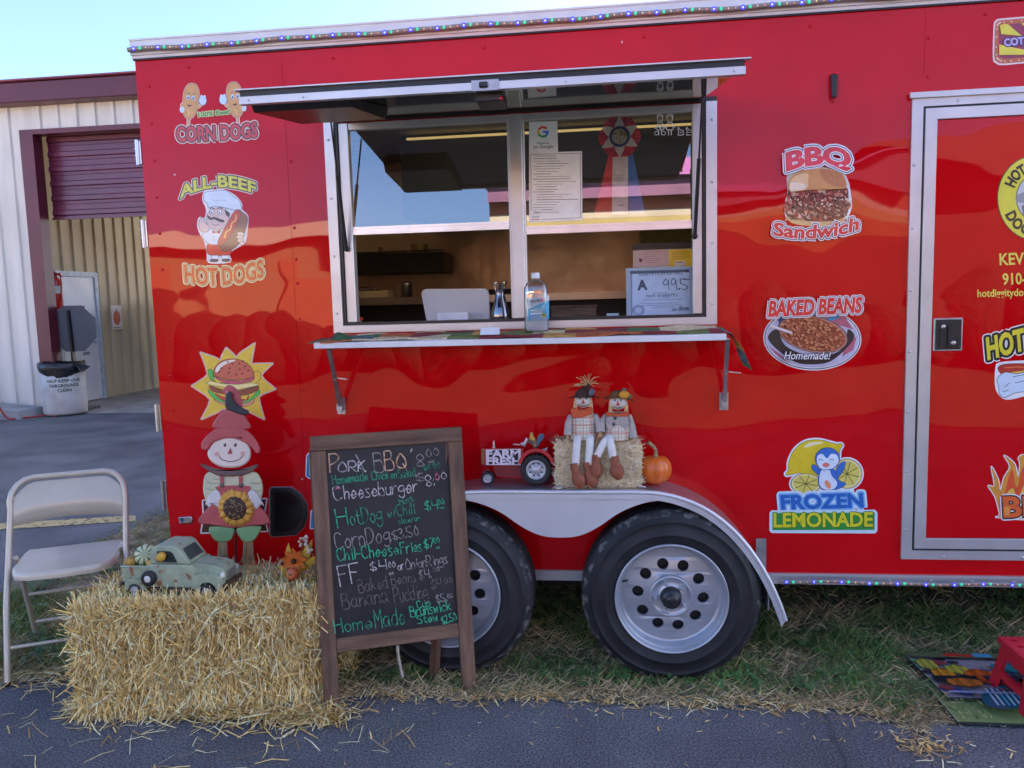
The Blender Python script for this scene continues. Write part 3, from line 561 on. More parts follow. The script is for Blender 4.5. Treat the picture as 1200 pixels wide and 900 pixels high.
g = Thing('brown_barn', 'dull red-brown barn across the yard, mirrored in the paint by the trailer door', 'building', (16, -20, 0))
mb = MB(); mb.box(8.6, 27, -27, -20, 0, 4.6); g.part('wall', mb, M('barn_wall', (.10, .035, .022), .7, 0, .2, .6)); mb = MB(); mb.add([(8.3, -19.6, 4.6), (27.3, -19.6, 4.6), (27.3, -23.5, 6.2), (8.3, -23.5, 6.2), (27.3, -27.4, 4.6), (8.3, -27.4, 4.6)], [(0, 1, 2, 3), (3, 2, 4, 5)]); g.part('roof', mb, M('barn_roof', (.10, .06, .05), .6))
# ================================================================== the food trailer
X0, X1, ZB, ZT, DEP = -1.935, 5.2, .375, 2.545, 2.45
T = Thing('food_trailer', 'glossy red concession trailer with an open serving window, food decals and tandem wheels', 'food trailer', (1.6, 1.2, 0))
WX0, WX1, WZ0, WZ1 = -1.09, .395, 1.40, 2.245
mb = MB(); th = .045
for x0, x1, z0, z1 in ((X0, WX0, ZB, ZT), (WX1, X1, ZB, ZT), (WX0, WX1, ZB, WZ0), (WX0, WX1, WZ1, ZT)): mb.box(x0, x1, 0, th, z0, z1)
mb.box(X0, X0+.04, th, DEP, ZB, ZT); mb.box(X1-.04, X1, th, DEP, ZB, ZT); mb.box(X0+.04, X1-.04, DEP-.04, DEP, ZB, ZT)
riv = []
for z in np.arange(.46, 2.5, .152): riv += [(X0+.055, z)]
for z in (2.40, 2.10, 1.83, 1.70, 1.60, 1.45, 1.30, 1.15, .95, .72): riv.append((-1.283, z))
for z in (2.43, 2.29): riv.append((1.205, z))
for x in np.arange(-1.7, 5, .62): riv.append((x, 2.50))
for x, z in riv:
    mb.lathe([(.0065, 0), (.0055, -.0025), (.003, -.0042), (0, -.0046)], (x, 0, z), 'y', 8)
for x, z0, z1 in ((-1.298, .42, 2.52), (-.056, ZB, 1.33), (1.193, 2.3, 2.53), (-.03, 2.4, 2.53)):
    mb.box(x-.0012, x+.0012, -.0016, -.0002, z0, z1)
T.part('wall', mb, RED)
LIN = M('interior_liner', (.66, .49, .36), .32, .45, .12, 1.6, bump=.03, bs=2.2)
mb = MB(); a, b, c, d, e, f = X0+.041, X1-.041, th+.001, DEP-.041, .46, 2.5
mb.add([(x, y, z) for x in (a, b) for y in (c, d) for z in (e, f)], [(0, 1, 3, 2), (4, 6, 7, 5), (2, 3, 7, 6)])
for x0, x1, z0, z1 in ((a, WX0, e, f), (WX1, b, e, f), (WX0, WX1, e, WZ0), (WX0, WX1, WZ1, f)): mb.add([(x0, c, z0), (x1, c, z0), (x1, c, z1), (x0, c, z1)], [(0, 1, 2, 3)])
T.part('interior_lining', mb, LIN)
mb = MB(); mb.box(a, b, c, d, 2.5, 2.52); T.part('ceiling', mb, M('trailer_ceiling', (.5, .48, .42), .6))
mb = MB(); mb.box(X0+.05, X1-.05, .06, DEP-.05, .40, .455); T.part('floor', mb, M('trailer_floor', (.05, .05, .05), .7))
# roof cap
mb = MB(); pf = [(.0, 2.546), (-.012, 2.546), (-.014, 2.556), (-.022, 2.558), (-.022, 2.612), (-.026, 2.614), (-.026, 2.621), (0, 2.624)]
n = len(pf); mb.add([(x, y, z) for x in (X0-.005, X1) for y, z in pf], [(i, i+1, n+i+1, n+i) for i in range(n-1)]+[tuple(range(n))])
mb.box(X0-.005, X1, .001, DEP, 2.547, 2.623); T.part('roof_cap', mb, WHITE)
mb = MB(); mb.box(X0-.003, X1, -.010, -.0005, 2.5395, 2.5455); T.part('roof_gasket', mb, BLACK)
# rope lights: clear tube with small coloured lamps
LB, LG, LY, LO = emit('blue_lamp', (.04, .04, .9), .085), emit('green_lamp', (.03, .6, .3), .05), emit('amber_lamp', (1, .55, .16), .06), emit('orange_lamp', (1, .22, .1), .05)
ROPE = M('clear_rope', (.22, .20, .18), .3, 0, .1, 30, coat=.4)
def rope(x0, x1, z, y, r):
    mb = MB(); pts = [(x, y, z+.0025*math.sin(x*9)+.0015*math.sin(x*23)) for x in np.arange(x0, x1, .04)]; mb.tube(pts, r, 8, 0)
    x = x0+.03; k = 0; st = .0265
    while x < x1-.03:
        zz = z+.0025*math.sin(x*9)+.0015*math.sin(x*23); q = k % 4; cc = (1, 2, 3, 4)[q]
        if q == 0: mb.lathe([(r*.55, -.0005), (r*.95, -.0015), (r*.95, .0015), (r*.55, .0015)], (x, y-r*.80, zz), 'y', 8, cc); mb.ell((x, y-r*.85, zz), (r*.4, r*.4, r*.4), 6, 4, 5)
        elif q == 1: mb.ell((x, y-r*.35, zz), (.0095, r*.8, r*.78), 8, 6, cc)
        else: mb.ell((x, y-r*.6, zz), (.004, r*.5, r*.45), 6, 4, cc)
        x += st; k += 1
    return mb
RM = [ROPE, LB, LG, LY, LO, emit('lamp_core', (.5, .55, 1), .08)]
T.part('rope_light', rope(X0-.006, 4.9, 2.574, -.033, .0105), RM, label='string of coloured lamps in a clear rope along the roof edge')
T.part('rope_light', rope(.675, 4.9, .350, -.031, .009), RM, label='string of coloured lamps in a clear rope along the bottom edge')
# bottom rail, frame and underside
mb = MB(); mb.box(X0, X1, -.006, .05, .330, .3745); mb.box(X0, X1, -.012, -.0065, .3655, .3745)
for x in np.arange(X0+.1, X1, .155): mb.lathe([(.005, 0), (.004, -.003), (0, -.004)], (x, -.0062, .352), 'y', 8)
T.part('bottom_rail', mb, ALU_W)
mb = MB(); mb.box(X0+.1, X1-.1, .35, .43, .24, .36); mb.box(X0+.1, X1-.1, 2.0, 2.08, .24, .36)
for x in np.arange(X0+.2, X1-.2, .6): mb.box(x, x+.05, .43, 2.0, .29, .36)
mb.box(X0+.05, X1-.05, .052, 2.4, .362, .372)
for x in (-.645, .235): mb.tube([(x, -.02, .345), (x, 2.4, .345)], .038, 10); mb.bar((x-.3, .39, .24), (x, .39, .30), .05, .02); mb.bar((x+.3, .39, .24), (x, .39, .30), .05, .02)
mb.bar((-.3, .3, .23), (-.05, .3, .23), .08, .04); T.part('chassis', mb, M('chassis_black', (.015, .015, .016), .6))
# wheels
TYRE = M('tyre_rubber', (.017, .0175, .019), .62, 0, .35, 9, bump=.0008, bs=120, spec=.4)
TYRES = M('scuffed_shoulder', (.022, .022, .023), .8, 0, col2=(.20, .19, .18), vs=26, fac=(.50, .72), det=8, bump=.0015, bs=90)
RIM = M('silver_rim_paint', (.46, .48, .51), .32, .45, .08, 8, coat=.3)
def wheel(cx, cz=.345):
    yo, yi = -.235, -.035; R = .345
    c = Vector((cx, yo, cz))
    mb = MB(); mb.tube([(cx, yo+.05, cz), (cx, yi, cz)], .05, 12); wh = T.part('wheel', mb, BLACK)
    mb = MB()
    prof = [(.212, .030), (.214, .012), (.222, .004), (.232, .0), (.250, -.002), (.252, -.0045), (.256, -.0045), (.258, -.002), (.285, .0), (.300, .003), (.302, .0005), (.305, .0005), (.307, .005), (.322, .013), (.334, .024), (.341, .036)]
    prof += [(R, .045), (R, .066), (R-.007, .068), (R-.007, .072), (R+.001, .074), (R+.001, .096), (R-.007, .098), (R-.007, .102), (R+.001, .104), (R+.001, .126), (R-.007, .128), (R-.007, .132), (R, .134), (R, .155)]
    prof += [(.341, .164), (.322, .187), (.285, .2), (.22, .196)]
    mb.lathe(prof, c, 'y', 72)
    for i in range(72):      # tread sipes on the shoulder
        q = 2*math.pi*(i+.5)/72; d = Vector((math.cos(q), 0, math.sin(q))); tt = Vector((-math.sin(q), 0, math.cos(q)))
        mb.bar(c+d*.3365+Vector((0, .027, 0)), c+d*.3454+Vector((0, .060, 0)), .009, .003, 0, up=tt)
    for i_, f_ in enumerate(mb.f):
        q_ = sum((Vector(mb.v[k_]) for k_ in f_), Vector())/len(f_)-c
        if math.hypot(q_.x, q_.z) > .316 and q_.y < .05: mb.m[i_] = 1
    T.part('tyre', mb, [TYRE, TYRES], wh)
    mb = MB()
    mb.lathe([(.215, .028), (.2175, .004), (.2165, -.002), (.212, -.003), (.2085, .003), (.205, .016), (.2005, .020), (.197, .026), (.195, .055), (.190, .060), (.183, .060)], c, 'y', 64)
    outer = oval(0, 0, .1835, .1835, 60); inner = oval(0, 0, .083, .083, 30); holes = [oval(.126*math.cos(RAD(31+36*i)), .126*math.sin(RAD(31+36*i)), .0222, .0222, 18) for i in range(10)]
    loops = [outer, inner]+holes
    def dish(x, y): r = math.hypot(x, y); return .060-.016*max(0, (.165-r)/.082)
    flat = [p for l in loops for p in l]; tri = tessellate_polygon([[Vector((p[0], p[1], 0)) for p in l] for l in loops])
    # fine ring mesh so that the dish is round
    mb.add([c+Vector((x, dish(x, y), y)) for x, y in flat], tri, 0, True)
    for hl in holes:
        m = len(hl); mb.add([c+Vector((x, dish(x, y)+h, y)) for h in (0, .014) for x, y in hl], [(i, (i+1) % m, m+(i+1) % m, m+i) for i in range(m)], 0, True)
    mb.lathe([(.0845, .046), (.083, .034), (.078, .028), (.074, .030), (.070, .034), (.046, .034), (.043, .030), (.040, .030)], c, 'y', 32)
    for i in range(5):
        q = RAD(90+72*i+20); p = c+Vector((.058*math.cos(q), .0, .058*math.sin(q))); mb.lathe([(.0095, .034), (.0095, .016), (.006, .012), (0, .012)], p, 'y', 6, 0, False)
    T.part('rim', mb, RIM, wh)
    mb = MB(); mb.lathe([(.182, .085), (0, .085)], c, 'y', 32); T.part('brake_drum', mb, BLACK, wh)
    mb = MB(); mb.lathe([(.042, .031), (.040, .026), (.038, .0), (.034, -.006), (.026, -.006), (.024, -.016), (.016, -.022), (0, -.022)], c, 'y', 24); T.part('hub_cap', mb, M('hub_black', (.02, .02, .021), .35), wh)
    mb = MB(); mb.tube([c+Vector((-.166, .058, .052)), c+Vector((-.185, .030, .058))], .004, 6); T.part('valve_stem', mb, BLACK, wh)
wheel(.235); wheel(-.645)
# tandem fender: flat top, sloping ends, scalloped front apron
FM = M('fender_steel', (.66, .665, .68), .34, .45, .10, 3, bump=.0015, bs=5)
FT = M('fender_top_steel', (.50, .50, .52), .28, .75, .15, 4, bump=.002, bs=4)
CX = -.190
half = [(0, .765), (.30, .765), (.40, .757), (.48, .735), (.56, .697), (.635, .640), (.70, .570), (.755, .490), (.80, .405), (.835, .32), (.852, .268)]
half = cr(half, 4); top = [(CX-x, z) for x, z in half[::-1]]+[(CX+x, z) for x, z in half[1:]]
mb = MB(); n = len(top)
yF, yB = -.218, -.001
vs = [(x, yF, z) for x, z in top]+[(x, yB, z) for x, z in top]; mb.add(vs, [(i, i+1, n+i+1, n+i) for i in range(n-1)], 0, True)
vs = [(x, yF+.002, z-.003) for x, z in top]+[(x, yB, z-.003) for x, z in top]; mb.add(vs, [(n+i, n+i+1, i+1, i) for i in range(n-1)], 0, True)
fe = T.part('fender', mb, FT)
mb = MB(); mb.tube([(x, yF, z-.004) for x, z in top], .009, 8)
lipi = [(x-(x-CX)*.018, z-.030) for x, z in top]; vs = [(x, yF-.004, z-.004) for x, z in top]+[(x, yF-.004, z) for x, z in lipi]
mb.add(vs, [(i, i+1, n+i+1, n+i) for i in range(n-1)], 0, True); T.part('fender_lip', mb, FM, fe)
apl = [(0, .580), (.05, .583), (.10, .597), (.16, .630), (.22, .673), (.28, .703), (.34, .722), (.40, .729), (.46, .722)]
apl = cr(apl, 4); lo = [(CX-x, z) for x, z in apl[::-1]]+[(CX+x, z) for x, z in apl[1:]]
hi = [(x, float(np.interp(x, [p[0] for p in top], [p[1] for p in top]))-.028) for x, z in lo]; n = len(lo)
mb = MB(); vs = [(x, yF+.001, z) for x, z in hi]+[(x, yF+.001, min(z, h-.001)) for (x, z), (_, h) in zip(lo, hi)]+[(x, yF+.006, min(z, h-.001)) for (x, z), (_, h) in zip(lo, hi)]
mb.add(vs, [(i, i+1, n+i+1, n+i) for i in range(n-1)]+[(n+i, n+i+1, 2*n+i+1, 2*n+i) for i in range(n-1)], 0); T.part('apron', mb, FM, fe)
mb = MB(); mb.bar((CX+.79, yF+.004, .36), (CX+.79, -.002, .36), .004, .12); mb.bar((CX+.8, -.012, .30), (CX+.8, -.012, .52), .04, .004, up=(0, 1, 0)); T.part('fender_stay', mb, GALV, fe)
# serving window
mb = MB()
fx0, fx1, fz0 = -1.131, .436, 1.388
mb.box(fx0, WX0, -.014, -.0005, fz0, 2.244); mb.box(WX1, fx1, -.014, -.0005, fz0, 2.244); mb.box(WX0+.0005, WX1-.0005, -.016, .045, fz0, WZ0+.018)
mb.box(WX0+.0005, WX1-.0005, -.022, -.0165, WZ0-.008, WZ0+.004)
for z in np.arange(1.47, 2.2, .235):
    for x in (fx0+.018, fx1-.018): mb.lathe([(.0055, 0), (.005, -.003), (0, -.0035)], (x, -.0142, z), 'y', 8)
wf = T.part('service_window', mb, ALU_W, label='aluminium framed serving window with two sliding sashes')
mb = MB()
for x0, x1 in ((WX0+.001, WX0+.012), (WX1-.012, WX1-.001)): mb.box(x0, x1, -.004, .05, 1.42, 2.244)
mb.box(WX0+.012, WX1-.012, -.004, .05, WZ0+.019, WZ0+.030); mb.box(fx0, fx1, -.006, -.0004, 2.2445, 2.2625); T.part('gasket', mb, BLACK, wf)
jz0, jz1 = WZ0+.031, 2.243
mb = MB(); mb.box(WX0+.0125, -1.036, .006, .050, jz0, jz1); mb.box(.346, WX1-.0125, .006, .050, jz0, jz1); mb.box(-.382, -.314, .010, .052, jz0, jz1); mb.box(-.374, -.322, .004, .0098, jz0, jz1); mb.box(-1.035, .345, .008, .05, 2.215, jz1)
T.part('jamb', mb, ALU_W, wf, bevel=.002)
for (x0, x1, z0, nm) in ((-1.035, -.383, 1.792, 'a'), (-.313, .345, 1.768, 'b')):
    mb = MB(); mb.box(x0, x1, .012, .038, z0, z0+.022); mb.box(x0, x1, .012, .030, z0+.0225, z0+.032); mb.box(x0, x1, .010, .0118, z0+.006, z0+.010); mb.box(x0+.05, x0+.09, .008, .0118, z0+.003, z0+.008)
    sh = T.part('sash', mb, ALU, wf)
    mb = MB(); mb.add([(x0, .024, z0+.03), (x1, .024, z0+.03), (x1, .024, 2.215), (x0, .024, 2.215)], [(0, 1, 2, 3)]); T.part('window_pane', mb, GLASS, sh)
# things printed or stuck on the right pane
pn = lambda u, v, h: P(u, v, .0225-h)
a = Art(pn, 1e-4, 5e-4); wht = (250, 250, 248)
a.poly([(620, 143), (653, 142), (654, 178), (682, 177), (682.5, 258), (620, 261)], wht)
G4 = ((234, 67, 53), (251, 188, 5), (52, 168, 83), (66, 133, 244)); gx, gy, gr = 636.3, 154.5, 5.6
for (a0, a1), q in zip(((-150, -40), (150, 210), (50, 150), (0, 50)), (0, 1, 2, 3)):
    a.line([(gx+gr*math.cos(RAD(t)), gy+gr*math.sin(RAD(t))) for t in np.linspace(a0, a1, 10)], 2.6, G4[q], joint=False)
a.poly([(gx, gy-1.2), (gx+6.9, gy-1.2), (gx+6.9, gy+1.3), (gx, gy+1.3)], G4[3])
a.text('Follow us', (629.5, 169), (643, 168.6), 2.6, (90, 90, 90), .01); a.text('on Google', (625, 174), (648, 173.3), 4, (60, 60, 60), .0)
for i, y in enumerate(np.arange(183, 252, 3.0)):
    L = random.uniform(20, 52); x = 625+random.choice((0, 0, 4)); a.line([(x, y), (min(x+L, 678), y-.012*L)], random.choice((.5, .7)), (130, 122, 118), joint=False)
a.line([(622, 181), (680, 179.5), (680.5, 255), (622.5, 258), (622, 181)], .6, (150, 140, 135), joint=False)
a.poly([(621.5, 246), (634, 245.6), (634, 259.5), (621.5, 260)], (245, 245, 245)); a.text('Square', (626, 250), (633, 249.8), 2.2, (70, 70, 75)); a.line([(623, 254.5), (632, 254)], 1.2, (150, 150, 160), joint=False); a.line([(623, 257.5), (632, 257)], 1.2, (170, 80, 80), joint=False)
a.done('window_notice', wf, T.off)
a = Art(pn, 1e-4, 5e-4); wl = (240, 240, 240)
for cx, s_ in ((773.5, 1.0), (785, 1.05)):      # white line family sticker
    a.line(oval(cx, 139, 3.2*s_, 3.4*s_, 12), .7, wl, True, False); a.line(oval(cx, 137.2, 3.6*s_, 3.4*s_, 10, 0, 180, 360), .9, wl, False, False)
    a.line([(cx-2.5, 143.5), (cx+2.5, 143.3), (cx+4, 152), (cx-4, 152.3), (cx-2.5, 143.5)], .7, wl, joint=False); a.line([(cx-1.5, 152), (cx-1.5, 158.5)], .9, wl, joint=False); a.line([(cx+1.7, 152), (cx+1.7, 158.3)], .9, wl, joint=False); a.line([(cx-2.5, 145), (cx-6, 151)], .8, wl, joint=False); a.line([(cx+2.5, 145), (cx+6, 150)], .8, wl, joint=False)
a.line(oval(769.3, 156, 2.3, 2.3, 10), .6, wl, True, False); a.line(oval(777.6, 156, 2.3, 2.3, 10), .6, wl, True, False); a.poly([(775, 146), (771.5, 149), (775, 152)], wl)
for cx in (798, 808):
    a.line([(cx-3, 149), (cx-1, 152), (cx+2.5, 153), (cx+3, 158), (cx-3.5, 158.3), (cx-2.5, 153), (cx-4, 151), (cx-3, 149)], .7, wl, joint=False); a.line([(cx-1.5, 155), (cx+1.5, 155)], .6, wl, joint=False)
a.done('family_sticker', wf, T.off)
# opened serving hatch
HX0, HX1, HL, HZ0, HZ1 = -1.056, .386, .93, 2.252, 2.105
mb = MB()
def hz(y): return HZ0+(HZ1-HZ0)*(-y/HL)       # slab falls slightly outwards
sec = [(-.006, hz(0)), (-HL+.02, hz(-HL+.02)), (-HL+.02, hz(-HL+.02)+.022), (-.006, hz(0)+.022)]
mb.add([(x, y, z) for x in (HX0+.012, HX1-.012) for y, z in sec], [(3, 2, 1, 0), (4, 5, 6, 7), (0, 1, 5, 4), (1, 2, 6, 5), (2, 3, 7, 6), (3, 0, 4, 7)])
HU = M('hatch_underside', (.012, .011, .011), .04, 0, .1, 3, bump=.0006, bs=3, spec=.9)
ht = T.part('serving_hatch', mb, HU, label='serving hatch propped open above the window, mirror-like underside')
yl = -HL; zl = HZ1
mb = MB(); mb.box(HX0, HX1, yl-.004, yl+.018, zl-.010, zl+.011)
for x in (HX0+.03, -.86, -.1, HX1-.03): mb.lathe([(.004, 0), (.003, -.002), (0, -.0025)], (x, yl-.0042, zl), 'y', 8)
mb.box(HX0-.012, HX1+.014, yl-.008, yl+.02, zl+.029, zl+.0325); T.part('hatch_trim', mb, ALU_W, ht)
mb = MB(); mb.box(HX0+.002, HX1-.002, yl+.002, yl+.0185, zl+.0112, zl+.0288); T.part('hatch_seal', mb, BLACK, ht)
mb = MB(); mb.add([(x, y, hz(y)+h) for x in (HX0-.008, HX1+.008) for y, h in ((yl+.021, .0265), (-.03, .0265), (-.03, .031), (yl+.021, .031))], [(3, 2, 1, 0), (4, 5, 6, 7), (0, 1, 5, 4), (1, 2, 6, 5), (2, 3, 7, 6), (3, 0, 4, 7)]); T.part('hatch_skin', mb, RED, ht)
mb = MB(); mb.add([(x, y, hz(y)-h) for x in (HX0+.02, -.735) for y, h in ((-.90, .0015), (-.47, .0015), (-.50, .042), (-.88, .030))], [(3, 2, 1, 0), (4, 5, 6, 7), (0, 1, 5, 4), (1, 2, 6, 5), (2, 3, 7, 6), (3, 0, 4, 7)]); T.part('underside_panel', mb, BLACK, ht)
q0, q1 = P(553, 103, yl), P(585, 103, yl)
mb = MB(); mb.box(q0.x, q1.x, yl-.0075, yl-.0045, zl-.013, zl+.016); pl = T.part('latch_plate', mb, GALV, ht)
mb = MB(); mb.box(q0.x+.022, q1.x-.03, yl-.016, yl-.008, zl-.006, zl+.010); mb.box(q0.x+.004, q1.x+.006, yl+.03, yl+.14, zl-.034, zl+.0); T.part('latch', mb, BLACK, pl, bevel=.003)
mb = MB(); mb.ell((q1.x-.0, yl+.028, zl-.028), (.006, .004, .006), 10, 6); T.part('latch_button', mb, M('red_button', (.5, .01, .03), .3), pl)
for x, xe in ((-1.062, -1.045), (.352, .362)):
    mb = MB(); a_, b_ = Vector((x, -.006, 1.735)), Vector((xe, -.17, hz(-.17)-.005)); m_ = a_.lerp(b_, .58); mb.tube([a_, m_], .0075, 8); mb.tube([m_, b_], .0038, 8); mb.ell(a_, (.012, .008, .012), 8, 6); T.part('gas_strut', mb, BLACK, ht)
# counter shelf and its folding brackets
mb = MB(); mb.prism([(-.300, 1.340), (-.0255, 1.360), (-.0255, 1.382), (-.300, 1.362)], lambda u, v, h: Vector((h, u, v)), -1.112, .430); cs = T.part('counter_shelf', mb, WHITE, bevel=.0015)
for x, dx in ((-1.118, .045), (.464, -.022)):
    mb = MB(); w0, w1 = Vector((x, -.012, 1.075)), Vector((x+dx, -.24, 1.338)); mb.bar(w0, w1, .020, .014, 0, up=(1, 0, 0)); m_ = w0.lerp(w1, .52); mb.bar(w0+Vector((.006, 0, .02)), m_, .026, .008, 0, up=(1, 0, 0)); mb.bar(m_, m_+Vector((.055, -.01, -.006)), .008, .004)
    mb.box(x-.017, x+.017, -.006, -.0005, 1.045, 1.115); mb.box(x-.012, x+.012, -.03, -.0065, 1.062, 1.09)
    for z in (1.055, 1.105): mb.lathe([(.005, 0), (.004, -.003), (0, -.004)], (x, -.0062, z), 'y', 8)
    mb.tube([w1, (w1.x, -.012, 1.335)], .009, 8)
    T.part('shelf_bracket', mb, GALV, cs)
# door at the right
mb = MB(); DX0, DZ0, DZ1 = 1.150, .440, 2.218; DX1 = 2.02
mb.box(DX0, DX0+.040, -.010, -.0005, DZ0, DZ1); mb.box(DX1-.04, DX1, -.010, -.0005, DZ0, DZ1); mb.box(DX0+.0402, DX1-.0402, -.010, -.0005, DZ0, DZ0+.036); mb.box(DX0+.0402, DX1-.0402, -.010, -.0005, DZ1-.036, DZ1); mb.box(DX0-.012, DX1+.012, -.022, -.0105, DZ1-.006, DZ1+.014)
for z in np.arange(.56, 2.2, .235):
    for x in (DX0+.012, DX1-.012): mb.lathe([(.0055, 0), (.005, -.003), (0, -.0035)], (x, -.0102, z), 'y', 8)
for x in np.arange(DX0+.16, DX1, .29):
    for z in (DZ0+.012, DZ1-.022): mb.lathe([(.0055, 0), (.005, -.003), (0, -.0035)], (x, -.0102, z), 'y', 8)
mb2 = MB(); mb2.box(DX0+.0905, DX1-.0905, -.0075, -.0005, DZ0+.0905, DZ1-.0905)
door = T.part('door', mb2, RED, label='red entry door framed in aluminium')
T.part('door_frame', mb, ALU_W, door)
mb = MB(); a_, b_, c_, d_ = DX0+.048, DX1-.048, DZ0+.044, DZ1-.044; w_ = .042
for pts in ([(a_, c_), (a_, d_), (a_+w_, d_-w_), (a_+w_, c_+w_)], [(a_, d_), (b_, d_), (b_-w_, d_-w_), (a_+w_, d_-w_)], [(b_, d_), (b_, c_), (b_-w_, c_+w_), (b_-w_, d_-w_)], [(b_, c_), (a_, c_), (a_+w_, c_+w_), (b_-w_, c_+w_)]):
    mb.prism(pts, lambda u, v, h: Vector((u, -h, v)), .0005, .0135)
T.part('door_edging', mb, ALU_W, door, bevel=.0015)
mb = MB(); mb.box(DX0+.0402, DX0+.0478, -.004, -.0005, DZ0+.037, DZ1-.037); mb.box(DX0+.048, DX1-.048, -.004, -.0005, DZ0+.0365, DZ0+.0435); mb.box(DX0+.048, DX1-.048, -.004, -.0005, DZ1-.0435, DZ1-.0365); T.part('door_gap', mb, BLACK, door)
mb = MB(); h0, h1 = P(1094, 373, -.008), P(1127, 411, -.008)
mb.prism([(h0.x, h1.z), (h1.x, h1.z), (h1.x, h0.z), (h0.x, h0.z)], lambda u, v, h: Vector((u, -h, v)), .008, .013); hd = T.part('handle', mb, GALV, door, bevel=.003)
mb = MB(); mb.box(h0.x+.006, h1.x-.006, -.0155, -.0132, h1.z+.006, h0.z-.006); mb.box(h0.x+.022, h0.x+.032, -.020, -.0156, h1.z+.02, h0.z-.02); mb.box(h0.x+.05, h1.x-.014, -.023, -.0156, h1.z+.012, h0.z-.03); T.part('paddle', mb, BLACK, hd, bevel=.002)
for q_ in (P(1105, 383, -.0157), P(1117, 402, -.0232)):
    mb = MB(); mb.lathe([(.009, 0), (.009, -.004), (.006, -.005), (0, -.005)], q_, 'y', 14); T.part('lock', mb, CHROME, hd)
# small fittings
for z0, z1 in ((2.12, 2.215), (1.775, 1.885), (.98, 1.093), (.63, .752)):
    mb = MB(); mb.box(X0-.024, X0-.001, -.004, .03, z0, z1); mb.tube([(X0-.016, -.006, z0-.004), (X0-.016, -.006, z1+.004)], .008, 8)
    for zz in (z0+(z1-z0)*.34, z0+(z1-z0)*.66): mb.box(X0-.026, X0-.006, -.0155, -.0145, zz-.001, zz+.001)
    T.part('hinge', mb, CHROME)
mb = MB(); D_ = [(318, 571), (342, 571), (353, 579), (360, 591), (360.5, 605), (356, 618), (347, 627), (319, 629), (316, 626), (316, 574)]
mb.prism(D_, lambda u, v, h: P(u, v, -h), .0005, .012, ch=2.2); vc = T.part('vent_cap', mb, BLACK, label='black D shaped plastic access cap')
mb = MB(); mb.prism([(322, 577), (340, 577), (350, 586), (354, 596), (353, 608), (347, 618), (341, 623), (322, 624)], lambda u, v, h: P(u, v, -h), .0122, .0135); T.part('cap_lid', mb, M('cap_lid_black', (.008, .008, .009), .25), vc)
mb = MB(); mb.tube([P(x, y, -.002) for x, y in D_], .0025, 6, closed=True); T.part('cap_rim', mb, M('cap_rim_grey', (.35, .35, .35), .5), vc)
mb = MB(); mb.prism([(209, 606), (224, 605), (226, 608), (226, 612), (223, 614), (210, 614)], lambda u, v, h: P(u, v, -h), .0005, .010, ch=1.5); lt_ = T.part('side_marker', mb, CHROME)
mb = MB(); mb.box(-1.875, -1.862, -.0125, -.0105, .574, .590); T.part('marker_lens', mb, M('marker_blue', (.05, .06, .16), .2), lt_)
mb = MB(); mb.prism([(973, 88), (975, 86.5), (980, 86.5), (982, 88), (981, 113), (977, 115), (974, 113)], lambda u, v, h: P(u, v, -h), .0005, .022, ch=1.2); T.part('door_holdback', mb, BLACK)
mb = MB(); mb.tube([P(976, 114, -.012), P(975, 118, -.014), P(977, 120, -.012), P(979, 115, -.012)], .0018, 6); T.part('holdback_cord', mb, M('red_string', (.4, .02, .02), .6))

# ---------------- inside, through the open lower half of the window
STEEL = M('kitchen_steel', (.42, .38, .34), .3, .85, .12, 3)
DARKM = M('dark_cabinet', (.012, .011, .011), .5)
mb = MB(); mb.box(X0+.06, .75, 1.75, DEP-.05, 1.50, 1.545); T.part('back_counter', mb, STEEL); mb = MB(); mb.box(X0+.07, .74, 1.85, DEP-.06, .46, 1.498); T.part('cabinet', mb, DARKM)
mb = MB(); mb.box(WX0-.25, WX1+.3, .055, .36, 1.345, 1.395); T.part('inner_counter', mb, STEEL)
mb = MB(); q0, q1 = P(410, 297, 2.05), P(520, 318, 2.05); mb.box(-2.0+.12, q1.x, 2.05, 2.38, q1.z, q0.z-.01)
mb.box(q1.x-.09, q1.x-.01, 2.035, 2.049, q1.z+.015, q0.z-.03); rk = T.part('wall_shelf', mb, DARKM)
mb = MB(); 
for i in range(24): x = -1.85+i*.031; mb.box(x, x+.004, 2.03, 2.034, q1.z+.06, q0.z)
mb.box(-1.88, q1.x, 2.03, 2.034, q0.z-.004, q0.z+.004); T.part('wire_rail', mb, M('dark_wire', (.05, .045, .04), .4, .5), rk)
mb = MB(); mb.box(-1.2, .7, 1.5, 2.36, 2.02, 2.495); mb.box(-1.18, .68, 1.47, 1.4995, 2.00, 2.04); T.part('extractor_hood', mb, DARKM)
mb = MB(); mb.box(-1.15, .6, 1.455, 1.4695, 2.462, 2.474); T.part('strip_lamp', mb, emit('warm_strip', (1, .74, .28), .035), label='lit warm strip lamp along the front of the extractor hood')
mb = MB(); mb.box(-1.4, 1.6, .42, .50, 2.47, 2.4985); T.part('added_fill_lamp', mb, emit('fill_glow', (1, .80, .55), .42), label='added fill lamp, unseen above the serving window, brightening the interior')  # added fill light for the interior, hidden from the camera
mb = MB(); mb.box(P(752, 290, 2.1).x, 1.2, 2.1, 2.38, 1.70, 2.02); T.part('wall_cupboard', mb, M('olive_cupboard', (.20, .19, .07), .5))
# ================================================================== printed decals on the trailer side
wl_ = lambda u, v, h: P(u, v, -h)
dl_ = lambda u, v, h: P(u, v, -.0075-h)
DK, WH, CR = (24, 22, 34), (236, 234, 232), (238, 215, 190)
